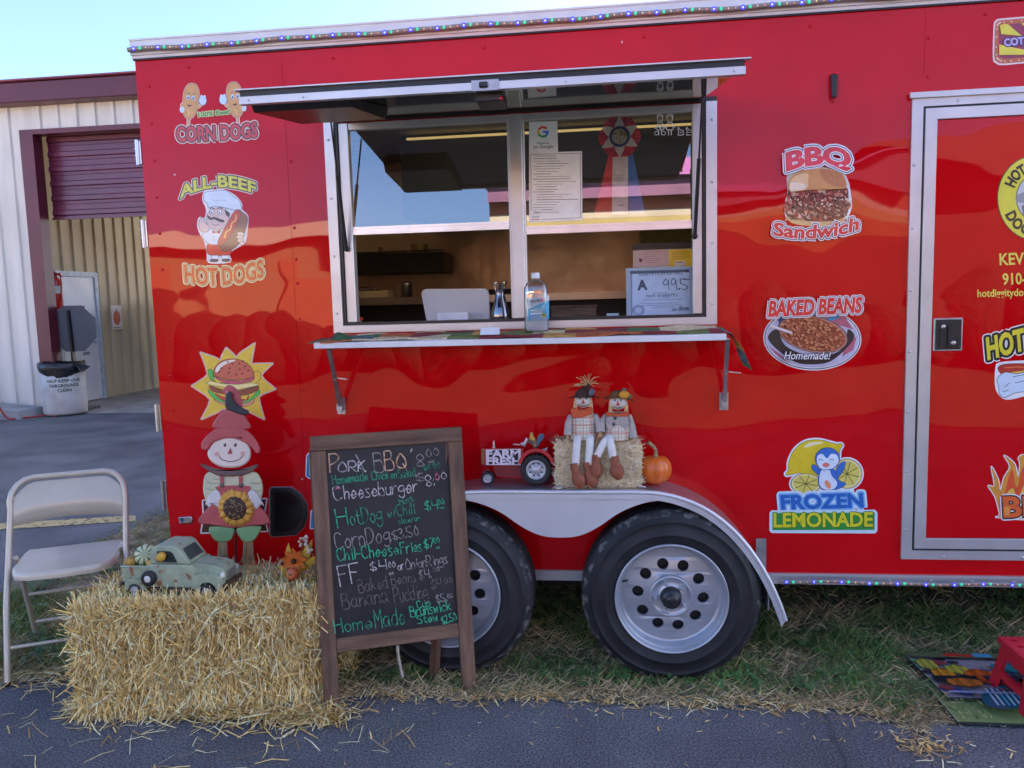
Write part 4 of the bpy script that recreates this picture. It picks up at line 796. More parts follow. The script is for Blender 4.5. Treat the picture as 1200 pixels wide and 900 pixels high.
# corn dogs
a = Art(wl_)
for cx, cy, tl, fl in ((223.5, 118, 6, 1), (275.5, 116.5, -8, -1)):
    r = RAD(tl)
    def K(x, y): return (cx+x*math.cos(r)-y*math.sin(r), cy+x*math.sin(r)+y*math.cos(r))
    body = [K(*p) for p in cr([(0, -20), (5, -18), (8.2, -11), (8.6, 0), (7.6, 12), (3, 20), (-3, 20), (-7.6, 12), (-8.6, 0), (-8.2, -11), (-5, -18)], 4, True)]
    arm = [K(x*fl, y) for x, y in ((6, 5), (10, 6.5), (13, 3))]; arm2 = [K(x*fl, y) for x, y in ((-7, 2), (-10, 6), (-9, 11))]
    a.line(body, 2.0, CR, True); a.line(arm, 3.6, CR); a.line(arm2, 3.4, CR); a.line([K(0, 18), K(0, 28)], 4.2, CR)
    a.line([K(0, 18), K(0, 28)], 2.4, (196, 150, 110)); a.line(body, .9, (120, 70, 35), True); a.poly(body, (214, 158, 84)); a.line(arm, 2.2, (214, 158, 84)); a.line(arm2, 2, (214, 158, 84))
    gx, gy = K(14*fl, -1.5); a.ell(gx, gy, 4.6, 5.6, (90, 110, 140)); a.ell(gx, gy, 4.2, 5.2, (205, 225, 240)); a.ell(gx+2*fl, gy-4.2, 1.6, 2.2, (205, 225, 240)); a.ell(gx-1.5*fl, gy-4.6, 1.5, 2.2, (205, 225, 240))
    gx, gy = K(-9*fl, 11.5); a.ell(gx, gy, 2.8, 3.8, (205, 225, 240))
    for ex in (-3, 3.1):
        x, y = K(ex-1*fl*.5, -3.5); a.ell(x, y, 1.9, 2.9, (200, 220, 230)); a.ell(x, y+.6, 1.0, 1.6, (60, 90, 110)); x, y = K(ex, -8.2); a.line([(x-1.4, y+.4), (x, y-.5), (x+1.4, y+.3)], .6, (90, 50, 30), joint=False)
    x, y = K(-1, 5); a.ell(x, y, 2.6, 2.0, (90, 20, 20), tl, 12, 0, 180); a.line([K(-3, 11), K(0, 14), K(-2, 17)], 1.0, (240, 205, 120), joint=False)
a.text('100% Beef', (232.5, 137), (269.5, 133), 5, (92, 130, 60), .03, 0, 0, ((1.0, (190, 215, 130)),))
a.text('CORN DOGS', (207, 165.5), (302, 160), 17.5, (206, 58, 52), .035, 0, -1.5, ((2.3, (236, 205, 185)), (1.2, (40, 25, 35))))
a.done('decal', T.e, T.off, 'corn dog decal with two waving corn dog cartoons, partly behind the hatch')
# hot dog chef
a = Art(wl_); Z = lambda x, y: (190+x/6, 190+y/6)
a.text('ALL-BEEF', (210.5, 232.5), (300.5, 227.5), 13.5, (222, 214, 60), .035, 0, 11, ((2.2, (226, 205, 190)), (1.2, (22, 20, 24))), shadow=None)
sil = [Z(*p) for p in cr([(300, 205), (345, 200), (430, 195), (510, 235), (558, 290), (560, 335), (600, 375), (602, 430), (585, 560), (545, 590), (470, 640), (478, 700), (330, 705), (318, 640), (300, 560), (262, 490), (250, 440), (262, 390), (300, 395), (312, 330), (285, 265)], 3, True)]
a.line(sil, 1.4, WH, True); a.poly(sil, WH)
a.out([Z(*p) for p in cr([(320, 575), (400, 560), (470, 575), (475, 650), (332, 652)], 4, True)], (226, 70, 34))
a.out([Z(*p) for p in ((345, 655), (398, 655), (396, 682), (348, 682))], (240, 240, 240), wd=.4); a.out([Z(*p) for p in ((415, 655), (470, 655), (468, 682), (425, 682))], (240, 240, 240), wd=.4)
a.ell(*Z(365, 692), 5.5, 2, (95, 75, 70)); a.ell(*Z(450, 690), 5.5, 2, (95, 75, 70))
a.out([Z(*p) for p in cr([(320, 480), (370, 470), (430, 500), (420, 570), (330, 575), (280, 520), (300, 490)], 4, True)], (228, 230, 232), (70, 70, 80), .5)
a.out([Z(*p) for p in cr([(268, 480), (258, 430), (272, 392), (295, 395), (302, 425), (330, 450), (318, 490)], 4, True)], (232, 200, 182), (110, 70, 60), .5)
a.out([Z(*oval(392, 395, 82, 82, 26))[0:2] if False else Z(*q) for q in oval(390, 400, 82, 78, 26)], (226, 196, 184), (110, 80, 80), .5)
a.poly([Z(*p) for p in ((440, 330), (478, 360), (470, 390), (448, 370))], (60, 52, 50))
for ex in (350, 405): a.out([Z(*q) for q in oval(ex, 352, 15, 19, 14)], (245, 245, 245), (40, 40, 40), .5); a.ell(*Z(ex-2, 355), .9, 1.2, (25, 25, 30))
a.line([Z(332, 330), Z(350, 320), Z(366, 328)], .9, (50, 42, 40)); a.line([Z(388, 326), Z(406, 316), Z(424, 326)], .9, (50, 42, 40))
a.poly([Z(*p) for p in cr([(318, 372), (345, 390), (370, 382), (400, 396), (438, 410), (428, 424), (396, 416), (366, 402), (340, 406), (320, 392)], 4, True)], (48, 40, 40)); a.ell(*Z(378, 378), 2.6, 2.0, (220, 180, 165))
a.line([Z(352, 436), Z(375, 446), Z(400, 436)], .6, (120, 50, 50), joint=False)
a.out([Z(*p) for p in cr([(325, 320), (320, 290), (290, 265), (300, 215), (350, 205), (400, 198), (460, 205), (500, 240), (545, 275), (555, 335), (500, 335), (430, 318), (370, 310)], 4, True)], (222, 234, 242), (90, 110, 130), .5)
a.line([Z(325, 320), Z(380, 308), Z(440, 325), Z(520, 340)], .5, (120, 140, 160), joint=False); a.line([Z(345, 260), Z(375, 275), Z(410, 265), Z(455, 275)], .5, (160, 180, 195), joint=False)
a.out([Z(*p) for p in cr([(520, 338), (570, 355), (600, 390), (592, 450), (560, 545), (500, 610), (430, 625), (405, 590), (440, 560), (500, 470)], 4, True)], (150, 96, 62), (80, 40, 25), .5)
a.out([Z(*p) for p in cr([(508, 345), (545, 345), (550, 380), (505, 470), (450, 560), (405, 585), (392, 555), (430, 480)], 4, True)], (205, 70, 40), (110, 35, 20), .5)
a.line([Z(*p) for p in cr([(520, 372), (515, 410), (490, 430), (480, 470), (452, 490), (440, 530)], 4)], 1.6, (245, 190, 90))
a.poly([Z(*p) for p in ((352, 478), (378, 490), (408, 476), (405, 505), (380, 494), (355, 502))], (200, 50, 45)); a.ell(*Z(365, 525), .5, .5, (60, 60, 60)); a.ell(*Z(366, 548), .5, .5, (60, 60, 60))
for i, (x, y) in enumerate(((540, 505), (535, 528), (538, 552), (550, 570))): a.out([Z(*q) for q in oval(x+12, y, 28-i*3, 14, 14, 8)], (236, 208, 192), (110, 70, 60), .4)
a.text('HOT DOGS', (217, 330), (309.5, 323.5), 20, (216, 84, 30), .03, 0, -6.5, ((2.6, (238, 220, 170)), (1.3, (34, 26, 20)), (.8, (240, 200, 120))))
a.done('decal', T.e, T.off, 'hot dog decal with a moustached chef holding a big hot dog')
# burger star
a = Art(wl_); Z = lambda x, y: (210+x/8.185, 390+y/8.185)
tips = [(205, 190), (452, 145), (725, 100), (895, 295), (922, 540), (815, 828), (530, 740), (215, 828), (122, 510)]; val = [(395, 265), (545, 240), (690, 300), (785, 410), (760, 610), (640, 725), (420, 725), (300, 640), (275, 400)]
star = []
for i in range(9):
    t, v, p = tips[i], val[i], val[i-1]
    star += [Z(p[0]+.25*(t[0]-p[0])-(0), p[1]+.35*(t[1]-p[1])), Z(*t), Z(v[0]+.25*(t[0]-v[0]), v[1]+.35*(t[1]-v[1])), Z(*v)]
a.line(star, 2.6, (232, 215, 205), True); a.line(star, 1.5, (190, 40, 40), True); a.line(star, .7, (240, 232, 225), True); a.poly(star, (236, 198, 66))
bl = (30, 40, 25)
a.out([Z(*p) for p in cr([(275, 360), (320, 360), (340, 470), (430, 480), (640, 500), (700, 440), (720, 370), (775, 380), (780, 440), (735, 480), (720, 510), (670, 520), (640, 500), (520, 520), (430, 480), (370, 490), (340, 460), (300, 450)], 3, True)], (72, 190, 84), bl)
a.out([Z(*p) for p in cr([(330, 640), (420, 690), (560, 715), (690, 690), (720, 630), (600, 650), (430, 650)], 4, True)], (224, 150, 118), bl)
a.out([Z(*p) for p in cr([(275, 545), (330, 580), (420, 650), (600, 670), (700, 610), (765, 545), (770, 590), (700, 640), (640, 675), (560, 668), (430, 670), (350, 640), (300, 600)], 3, True)], (84, 200, 90), bl)
a.out([Z(*p) for p in cr([(345, 580), (440, 620), (600, 640), (665, 600), (650, 640), (560, 655), (430, 650)], 4, True)], (214, 60, 46), bl, .4); a.poly([Z(*p) for p in ((420, 600), (660, 600), (640, 645), (610, 615))], (238, 200, 70))
a.out([Z(*p) for p in cr([(290, 505), (420, 545), (560, 555), (750, 510), (745, 555), (620, 600), (440, 590), (320, 560)], 4, True)], (150, 70, 52), bl)
a.out([Z(*p) for p in ((255, 480), (300, 462), (420, 490), (560, 495), (700, 480), (770, 488), (740, 510), (560, 545), (430, 520), (300, 500))], (244, 226, 150), bl, .4)
a.out([Z(*p) for p in cr([(320, 410), (430, 450), (600, 460), (715, 420), (700, 460), (560, 490), (430, 480)], 4, True)], (206, 84, 110), bl, .4)
a.out([Z(*p) for p in cr([(328, 385), (350, 320), (420, 265), (530, 250), (630, 280), (695, 340), (715, 410), (660, 440), (520, 455), (390, 430), (335, 405)], 4, True)], (208, 104, 78), bl, .6)
a.poly([Z(*p) for p in cr([(345, 372), (365, 320), (430, 275), (530, 258), (530, 270), (450, 300), (400, 335), (370, 375)], 4, True)], (244, 234, 214))
for x, y in ((465, 280), (405, 340), (383, 378), (485, 340), (475, 380), (510, 298), (575, 292), (610, 272), (580, 350), (630, 322), (662, 362), (605, 392), (547, 402)): a.ell(*Z(x, y), 1.2, .9, (70, 40, 20))
for x, y in ((330, 525), (380, 545), (420, 560), (560, 570), (620, 560), (680, 540), (720, 525)): a.ell(*Z(x, y), .8, .7, (90, 36, 26))
a.done('decal', T.e, T.off, 'burger decal on a yellow starburst above the scarecrow')
# white framed picture decal behind the scarecrow
a = Art(wl_); a.line([(238, 587), (312, 585), (309, 604), (313, 622), (236, 624), (239, 606)], 3, WH, True); a.poly([(238, 587), (312, 585), (309, 604), (313, 622), (236, 624), (239, 606)], (90, 42, 26)); a.poly([(241, 606), (308, 604), (311, 620), (239, 622)], (58, 26, 18)); a.done('decal', T.e, T.off, 'white edged brown decal mostly hidden by the scarecrow')
# letters hidden by the menu board
a = Art(wl_)
for pts in ([(360, 534), (364, 530), (378, 529), (378, 560), (362, 560), (359, 557)],): a.line(pts, 2.4, WH, True); a.poly(pts, (42, 120, 190)); a.poly([(362, 536), (366, 533), (377, 532), (377, 558), (363, 558)], (214, 218, 50)); a.text('B', (363.5, 554), (374, 553.5), 16, (60, 140, 60), .02)
a.done('decal', T.e, T.off, 'yellow and blue letter decal half hidden behind the menu board')
a = Art(wl_); pts = [(365, 599), (384, 598), (384, 618), (364, 619)]; a.line(pts, 2.4, WH, True); a.poly(pts, (30, 130, 205)); a.text('F', (367, 616), (376, 615.6), 14, (120, 200, 235), .03); a.done('decal', T.e, T.off, 'blue letter decal beside the menu board')
# BBQ sandwich
a = Art(wl_); Z = lambda x, y: (880+x/6.43, 150+y/6.43)
sil = [Z(*p) for p in cr([(290, 340), (420, 305), (560, 300), (680, 330), (725, 390), (745, 470), (755, 600), (700, 700), (560, 730), (380, 720), (270, 680), (262, 560), (280, 490), (275, 420)], 4, True)]
a.poly(sil, WH); a.line(sil, 1.4, WH, True)
a.poly([Z(*p) for p in cr([(275, 660), (420, 700), (560, 705), (700, 660), (690, 710), (560, 740), (400, 735), (300, 710)], 4, True)], (226, 190, 130))
a.poly([Z(*p) for p in cr([(290, 480), (400, 465), (600, 460), (720, 450), (735, 520), (735, 620), (690, 680), (560, 705), (420, 700), (290, 670), (262, 630), (275, 540)], 4, True)], (122, 52, 44))
rs = random.Random(5); mc = [(166, 58, 50), (84, 32, 34), (212, 140, 112), (140, 62, 54), (232, 196, 170), (190, 80, 64), (58, 24, 28), (206, 160, 138)]
for i in range(34): t_ = i/34*6.283; a.ell(*Z(500+235*math.cos(t_)*rs.uniform(.93, 1.04), 580+105*math.sin(t_)*rs.uniform(.9, 1.06)), rs.uniform(2, 4.2), rs.uniform(1.6, 3.2), rs.choice(mc), rs.uniform(0, 90), 9)
for i in range(230):
    x, y = rs.uniform(270, 735), rs.uniform(472, 690); an = rs.uniform(0, 6.3); L = rs.uniform(10, 34); cvx = rs.uniform(-8, 8)
    a.line([Z(x, y), Z(x+L*math.cos(an)*.6+cvx, y+L*math.sin(an)*.4+cvx*.5), Z(x+L*math.cos(an), y+L*math.sin(an)*.8)], rs.uniform(.9, 2.5), rs.choice(mc), joint=False)
bun = [Z(*p) for p in cr([(282, 450), (290, 390), (350, 335), (440, 310), (540, 305), (640, 325), (700, 365), (722, 430), (700, 455), (600, 462), (450, 466), (330, 480), (295, 480)], 4, True)]
a.poly(bun, (206, 146, 82)); a.poly([Z(*p) for p in cr([(290, 440), (305, 390), (360, 350), (430, 345), (430, 400), (420, 455), (330, 475), (298, 475)], 4, True)], (228, 190, 140)); a.poly([Z(*p) for p in cr([(295, 420), (330, 410), (400, 420), (410, 460), (330, 474), (298, 474)], 4, True)], (238, 218, 190)); a.poly([Z(*p) for p in cr([(520, 312), (640, 330), (700, 372), (715, 430), (640, 440), (560, 400)], 4, True)], (188, 118, 66))
for i in range(16): x, y = rs.uniform(330, 680), rs.uniform(330, 400); a.ell(*Z(x, y), rs.uniform(.6, 1.4), rs.uniform(.4, .9), rs.choice([(216, 160, 96), (196, 132, 74)]))
a.text('BBQ', (921, 200), (998, 196.5), 21, (222, 36, 48), .05, 0, 6, ((3.6, (226, 230, 238)), (2.1, (24, 42, 70)), (1.1, (240, 240, 242))))
a.text('Sandwich', (906, 275), (1007, 268.5), 15.5, (210, 34, 42), .035, .12, -7, ((3.0, (236, 232, 236)), (1.9, (24, 42, 70)), (.8, (240, 240, 242))))
a.done('decal', T.e, T.off, 'BBQ sandwich decal with a pulled pork bun')
# baked beans
a = Art(wl_); Z = lambda x, y: (880+x/7.5, 330+y/7.5)
a.ell(*Z(540, 500), 57.5, 37.5, (230, 226, 228), 2, 48); a.ell(*Z(540, 500), 56.2, 36.2, (40, 30, 40), 2, 48); a.ell(*Z(540, 500), 55.2, 35.2, (230, 226, 228), 2, 48); a.ell(*Z(540, 500), 54.2, 34.2, (196, 190, 210), 2, 48)
for p in (((640, 310), (820, 300), (900, 420), (760, 380)), ((150, 560), (260, 640), (330, 720), (220, 640)), ((830, 560), (930, 480), (900, 600), (800, 660))): a.poly([Z(*q) for q in p], (186, 96, 118))
a.poly([Z(*q) for q in ((225, 300), (420, 290), (560, 300), (350, 360), (250, 380))], (52, 66, 140)); a.poly([Z(*q) for q in ((660, 330), (740, 290), (790, 310), (700, 350))], (60, 150, 205))
a.poly([Z(*p) for p in cr([(150, 480), (230, 420), (300, 560), (480, 640), (700, 640), (830, 560), (850, 420), (910, 470), (880, 540), (760, 660), (640, 720), (430, 720), (300, 650), (190, 560)], 4, True)], (44, 28, 34))
a.ell(*Z(545, 460), 42, 21.5, (90, 60, 66), 12, 36); a.ell(*Z(545, 462), 40.5, 20.5, (206, 150, 130), 12, 36); a.ell(*Z(545, 462), 39, 19.2, (170, 84, 52), 12, 36)
for i in range(200):
    t, q = rs.uniform(0, 6.28), math.sqrt(rs.random()); x, y = 38*q*math.cos(t), 18.4*q*math.sin(t); r = RAD(12); cx, cy = Z(545, 462); x, y = cx+x*math.cos(r)-y*math.sin(r), cy+x*math.sin(r)+y*math.cos(r)
    an = rs.uniform(-20, 60); a.ell(x, y+.35, 2.2, 1.4, (130, 56, 34), an, 8); a.ell(x, y, 2.1, 1.25, rs.choice([(206, 120, 74), (222, 142, 94), (190, 100, 60), (212, 132, 92)]), an, 8)
a.line([Z(175, 390), Z(355, 450)], 3.2, (214, 190, 186)); a.line([Z(178, 388), Z(345, 440)], 1.2, (240, 228, 224))
a.text('BAKED BEANS', (900, 370.5), (1011.5, 365.5), 18, (222, 40, 34), .045, .22, 0, ((2.6, (232, 220, 222)), (1.5, (50, 30, 40)), (.8, (238, 228, 228))))
a.text('Homemade!', (918.5, 421), (974, 421), 9, (240, 238, 240), .01, .3, 0, ((.9, (50, 30, 34)),))
a.done('decal', T.e, T.off, 'baked beans decal with an oval picture of a full pot')
# frozen lemonade
a = Art(wl_); Z = lambda x, y: (880+x/6.43, 500+y/6.43)
lem = [Z(*p) for p in cr([(262, 350), (280, 330), (285, 260), (330, 170), (410, 110), (510, 98), (600, 118), (650, 130), (680, 128), (690, 145), (670, 180), (660, 260), (600, 330), (480, 370), (380, 350), (300, 362), (268, 366)], 4, True)]
s1 = [Z(*q) for q in oval(725, 355, 112, 112, 30)]; s2 = [Z(*q) for q in oval(415, 430, 115, 78, 30)]
for s_ in (lem, s1, s2): a.line(s_, 4.2, (230, 238, 244), True)
a.poly([Z(*q) for q in ((400, 380), (760, 380), (780, 500), (360, 500))], (225, 238, 246))
gd = (110, 100, 30)
a.out(lem, (226, 200, 30), gd); a.poly([Z(*p) for p in cr([(400, 150), (440, 122), (520, 115), (540, 124), (470, 140), (420, 156)], 4, True)], (244, 238, 190))
for (cx, cy, rx, ry) in ((725, 355, 112, 112), (415, 430, 115, 78)):
    a.out([Z(*q) for q in oval(cx, cy, rx, ry, 30)], (222, 190, 50), gd); a.poly([Z(*q) for q in oval(cx, cy, rx*.92, ry*.92, 30)], (240, 236, 190)); a.poly([Z(*q) for q in oval(cx, cy, rx*.84, ry*.84, 30)], (222, 208, 96))
    for k in range(8): t = k*math.pi/4+.25; a.line([Z(cx, cy), Z(cx+rx*.84*math.cos(t), cy+ry*.84*math.sin(t))], .8, (90, 84, 40), joint=False)
bb = (28, 48, 96)
a.out([Z(*p) for p in cr([(470, 285), (500, 300), (530, 330), (510, 360), (470, 330), (458, 300)], 4, True)], (52, 112, 196), bb); a.out([Z(*p) for p in cr([(640, 330), (670, 280), (710, 262), (705, 310), (670, 370), (640, 390)], 4, True)], (52, 112, 196), bb)
a.out([Z(*p) for p in cr([(520, 320), (600, 310), (640, 340), (660, 400), (715, 430), (670, 465), (600, 482), (530, 470), (505, 420), (510, 360)], 4, True)], (52, 112, 196), bb); a.out([Z(*p) for p in cr([(530, 330), (590, 325), (610, 370), (650, 420), (630, 468), (570, 476), (525, 455), (512, 410)], 4, True)], (218, 232, 244), bb, .3)
a.out([Z(*q) for q in oval(577, 242, 92, 84, 28)], (52, 112, 196), bb, .6); a.poly([Z(*p) for p in cr([(497, 262), (505, 218), (540, 205), (572, 240), (605, 205), (648, 215), (660, 265), (620, 312), (570, 322), (520, 310)], 4, True)], (222, 236, 246))
a.line([Z(508, 256), Z(522, 244), Z(542, 254)], .7, bb); a.line([Z(592, 254), Z(606, 244), Z(624, 252)], .7, bb); a.out([Z(*p) for p in cr([(540, 288), (565, 272), (592, 288), (565, 306)], 4, True)], (236, 120, 100), (120, 50, 60), .4); a.line([Z(545, 330), Z(552, 342), Z(562, 336)], .5, (120, 130, 150), joint=False)
a.ell(*Z(580, 436), 3, 5.6, (236, 150, 110), -28, 16); a.ell(*Z(555, 488), 4.5, 2, (226, 130, 120), -15, 12)
a.text('FROZEN', (914.5, 596.5), (1012.5, 594), 16.5, (30, 100, 184), .045, -.05, 0, ((4.2, (206, 228, 240)), (1.8, (120, 180, 226))), shadow=None)
pts = [Z(*p) for p in ((150, 650), (160, 640), (930, 636), (944, 650), (942, 785), (930, 795), (160, 792), (148, 780))]; a.line(pts, 3.0, (206, 228, 236), True); a.poly(pts, (206, 228, 236)); pts = [Z(*p) for p in ((162, 650), (932, 647), (932, 778), (162, 780))]; a.poly(pts, (44, 146, 56))
a.text('LEMONADE', (906.5, 617.5), (1023, 616.5), 16.5, (220, 214, 30), .03, 0, 0, ((.9, (24, 110, 44)),))
a.done('decal', T.e, T.off, 'frozen lemonade decal with lemons and a small blue penguin')
# cotton candy marquee, cut by the frame of the photo
a = Art(wl_); Z = lambda x, y: (1140+x/7.5, 10+y/7.5)
rr_ = [Z(*p) for p in cr([(182, 160), (200, 105), (250, 88), (520, 66), (760, 52), (800, 90), (792, 400), (750, 455), (480, 478), (260, 498), (200, 480), (176, 430)], 6, True)]
a.poly(rr_, (232, 214, 206)); ins = [(Z(485, 280)[0]+(x-Z(485, 280)[0])*.955, Z(485, 280)[1]+(y-Z(485, 280)[1])*.93) for x, y in rr_]; a.poly(ins, (196, 96, 44))
in2 = [(Z(485, 280)[0]+(x-Z(485, 280)[0])*.84, Z(485, 280)[1]+(y-Z(485, 280)[1])*.74) for x, y in rr_]; a.poly(in2, (150, 40, 66))
mid = [(Z(485, 280)[0]+(x-Z(485, 280)[0])*.90, Z(485, 280)[1]+(y-Z(485, 280)[1])*.84) for x, y in rr_]; L_ = 0
for i in range(0, len(mid), 2): a.ell(*mid[i], .85, .85, (248, 226, 190), 0, 8)
for p in (((238, 150), (270, 135), (310, 138), (430, 240), (250, 225)), ((420, 130), (520, 125), (560, 240)), ((232, 315), (440, 360), (560, 360), (560, 405), (232, 408)), ((640, 120), (720, 130), (600, 240)), ((600, 340), (740, 320), (740, 400))): a.poly([Z(*q) for q in p], (230, 214, 50))
a.text('COT', (1177, 54), (1200.5, 51.5), 8.6, (196, 170, 220), .04, 0, 0, ((1.3, (60, 40, 90)),)); a.done('decal', T.e, T.off, 'yellow and maroon marquee decal above the door, cut by the photo edge')
# door artwork
def ddone(a, lab): a.done('decal', door, T.off, lab)
a = Art(dl_); cx, cy = 1213, 232
a.ell(cx, cy, 44.5, 50, (60, 70, 40), 0, 48); a.ell(cx, cy, 43.4, 49, (224, 216, 60), 0, 48); a.ell(cx, cy, 22.5, 27, (60, 60, 50), 0, 36); a.ell(cx, cy, 21.5, 26, (200, 206, 204), 0, 36)
a.poly([(1191, 229), (1197, 226), (1206, 224), (1222, 226), (1232, 232), (1222, 241), (1204, 241), (1199, 238), (1191, 237)], (150, 152, 156)); a.poly([(1197, 241), (1200, 240), (1204, 256), (1200, 256)], (120, 122, 126))
def wp(rx, ry, a0, a1, h0, h1, inv=False):
    def f(x, y):
        t = RAD(a0+(a1-a0)*x); k = h0+(h1-h0)*y; return (cx+(rx+k)*math.cos(t), cy-(ry+k)*math.sin(t))
    return f
a.text('HOT', None or (0, 0), (1, 0), 1, (36, 34, 22), .045, warp=wp(24, 29, 158, 112, 2.5, 15)); a.text('DOG', (0, 0), (1, 0), 1, (36, 34, 22), .045, warp=wp(24, 29, 206, 258, 15, 2.5)); ddone(a, 'round yellow hot dog emblem on the door')
a = Art(dl_); yl2 = (232, 214, 84)
for tx_, p0_, p1_, h_ in (('KEVI', (1171.5, 310.5), (1203, 309.2), 13.5), ('910-', (1175, 333.5), (1202.5, 332.5), 13), ('hotdiggitydo', (1145.5, 348), (1199.5, 346.6), 8.6)):
    a = Art(dl_); a.text(tx_, p0_, p1_, h_, yl2, .02); a.done('lettering', door, T.off)
a = Art(dl_); Z = lambda x, y: (1140+x/3.21, 360+y/3.21)
a.text('HOT', (1157, 421), (1206, 408), 25, (226, 212, 46), .04, .28, 0, ((4.2, (238, 236, 230)), (2.9, (24, 22, 22)))); ddone(a, 'yellow slanted letters on the door')
a = Art(dl_)
sil = [Z(*p) for p in cr([(88, 228), (98, 212), (150, 205), (230, 205), (300, 225), (310, 300), (200, 330), (130, 345), (98, 325), (86, 290)], 5, True)]; a.line(sil, 2, WH, True); a.poly(sil, WH)
a.out([Z(*p) for p in cr([(95, 235), (105, 218), (150, 212), (230, 215), (280, 240), (200, 262), (120, 256)], 5, True)], (186, 44, 26), (60, 20, 16), .5); a.line([Z(120, 228), Z(170, 224), Z(240, 232)], 1.6, (226, 110, 60)); a.out([Z(*p) for p in ((140, 245), (200, 236), (290, 250), (260, 272), (180, 270))], (232, 190, 80), wd=.4)
a.out([Z(*p) for p in cr([(98, 300), (92, 270), (120, 245), (165, 250), (230, 240), (255, 262), (300, 270), (250, 290), (210, 315), (160, 322), (120, 340), (100, 325)], 5, True)], (206, 224, 238), (30, 40, 60), .7)
for p in (((150, 262), (200, 252)), ((158, 285), (215, 272)), ((120, 300), (138, 285)), ((112, 318), (135, 312))): a.line([Z(*q) for q in p], .7, (30, 40, 60), joint=False)
ddone(a, 'white gloved hand gripping a hot dog, door decal cut by the photo edge')
a = Art(dl_)
fl = [Z(*p) for p in cr([(100, 790), (98, 760), (75, 690), (58, 675), (70, 650), (68, 700)][:1]+[(102, 780), (84, 712), (58, 672), (82, 672), (70, 600), (96, 650), (104, 690), (118, 640), (140, 600), (118, 558), (158, 590), (170, 640), (178, 590), (172, 566), (196, 556), (230, 590), (250, 560), (270, 640), (290, 790)], 3, True)]
a.line(fl, 2.2, WH, True); a.poly(fl, (222, 150, 50)); a.poly([Z(*p) for p in cr([(120, 780), (100, 715), (120, 700), (135, 640), (150, 610), (165, 680), (190, 600), (220, 640), (250, 620), (270, 780)], 4, True)], (226, 84, 34)); a.poly([Z(*p) for p in cr([(125, 780), (118, 720), (150, 680), (170, 720), (200, 660), (240, 700), (260, 780)], 4, True)], (236, 186, 70))
a.text('BI', (1176, 606), (1206, 604.5), 24, (226, 100, 40), .035, 0, 0, ((3, WH), (1.6, (40, 24, 20)))); a.poly([(1177, 594), (1184, 594), (1183, 604), (1177, 604)], (236, 150, 60)); ddone(a, 'flame decal with orange letters on the door, cut by the photo edge')
# ================================================================== straw bale
BC, BR = Vector((-1.565, -.345, 0)), RAD(11)
BL_, BD_, BH_ = .88, .41, .405
T5 = Thing('straw_bale', 'large golden straw bale standing on the grass edge, carrying the pickup planter and scarecrow', 'straw bale', tuple(BC), BR, local=True)
mb = MB(); n1, n2 = 40, 18
def puff(x, y, z):
    k = .012*math.sin(x*23+z*17)+.012*math.sin(x*11-z*29+y*13)+.008*math.sin(y*41+x*37)
    return Vector((x+(k if abs(x) > .44 else 0), y+(k if abs(y) > .2 else 0), z+(k*1.3 if z > .38 else 0)))
def face(o, u, v, nu, nv):
    vs = [puff(*(Vector(o)+Vector(u)*(i/nu)+Vector(v)*(j/nv))) for i in range(nu+1) for j in range(nv+1)]
    mb.add(vs, [(i*(nv+1)+j, (i+1)*(nv+1)+j, (i+1)*(nv+1)+j+1, i*(nv+1)+j+1) for i in range(nu) for j in range(nv)], 0, True)
hx, hy, H_ = BL_/2-.02, BD_/2-.02, BH_-.02
face((-hx, -hy, 0), (2*hx, 0, 0), (0, 0, H_), n1, n2); face((-hx, hy, 0), (0, -2*hy, 0), (0, 0, H_), n2, n2); face((hx, -hy, 0), (0, 2*hy, 0), (0, 0, H_), n2, n2); face((hx, hy, 0), (-2*hx, 0, 0), (0, 0, H_), n1, n2); face((-hx, -hy, H_), (2*hx, 0, 0), (0, 2*hy, 0), n1, n2)
T5.part('packed_core', mb, M('packed_straw', (.42, .25, .08), .9, 0, col2=(.88, .62, .25), vs=45, stretch=(1.6, 1.6, .3), bump=.02, bs=60, bstretch=(1.5, 1.5, .3)))
mb = MB()
def jit(n, a=.4): return rng.normal(0, a, (n, 3))
def layer(n, C, D0, N0, Ls, sp, wd=(.0014, .0044), bd=.07, pr=(.34, .24, .24, .18)):
    D = np.array(D0)[None]+jit(n, sp); strips(mb, C, D, np.array(N0)[None]+jit(n, .35), rng.uniform(*Ls, n), rng.uniform(*wd, n), 4, bd, False, list(pr))
ex, ey = BL_/2, BD_/2
n = 12500; layer(n, np.stack([rng.uniform(-ex, ex, n), -ey+rng.uniform(-.004, .026, n), rng.uniform(.02, BH_, n)], 1), (0, -.10, 1), (0, -1, .1), (.05, .15), .36)
n = 2200; layer(n, np.stack([rng.uniform(-ex, ex, n), -ey+rng.uniform(-.02, .012, n), rng.uniform(.015, BH_+.01, n)], 1), (.1, -.25, 1), (0, -1, .3), (.05, .20), .62)
n = 1100; layer(n, np.stack([rng.uniform(-ex, ex, n), -ey+rng.uniform(-.03, .0, n), rng.uniform(.0, .10, n)], 1), (.2, -.55, -1), (0, -1, .5), (.05, .15), .5)
n = 6500; layer(n, np.stack([rng.uniform(-ex, ex, n), rng.uniform(-ey, ey, n), BH_-.025+rng.uniform(0, .035, n)], 1), (.3, 0, .0), (0, 0, 1), (.04, .14), .8, pr=(.25, .45, .2, .1))
n = 1500; layer(n, np.stack([rng.uniform(-ex, ex, n), rng.uniform(-ey-.01, -ey+.06, n), BH_-.03+rng.uniform(0, .035, n)], 1), (.2, -.5, .25), (0, -.5, 1), (.05, .14), .8, pr=(.25, .45, .2, .1))
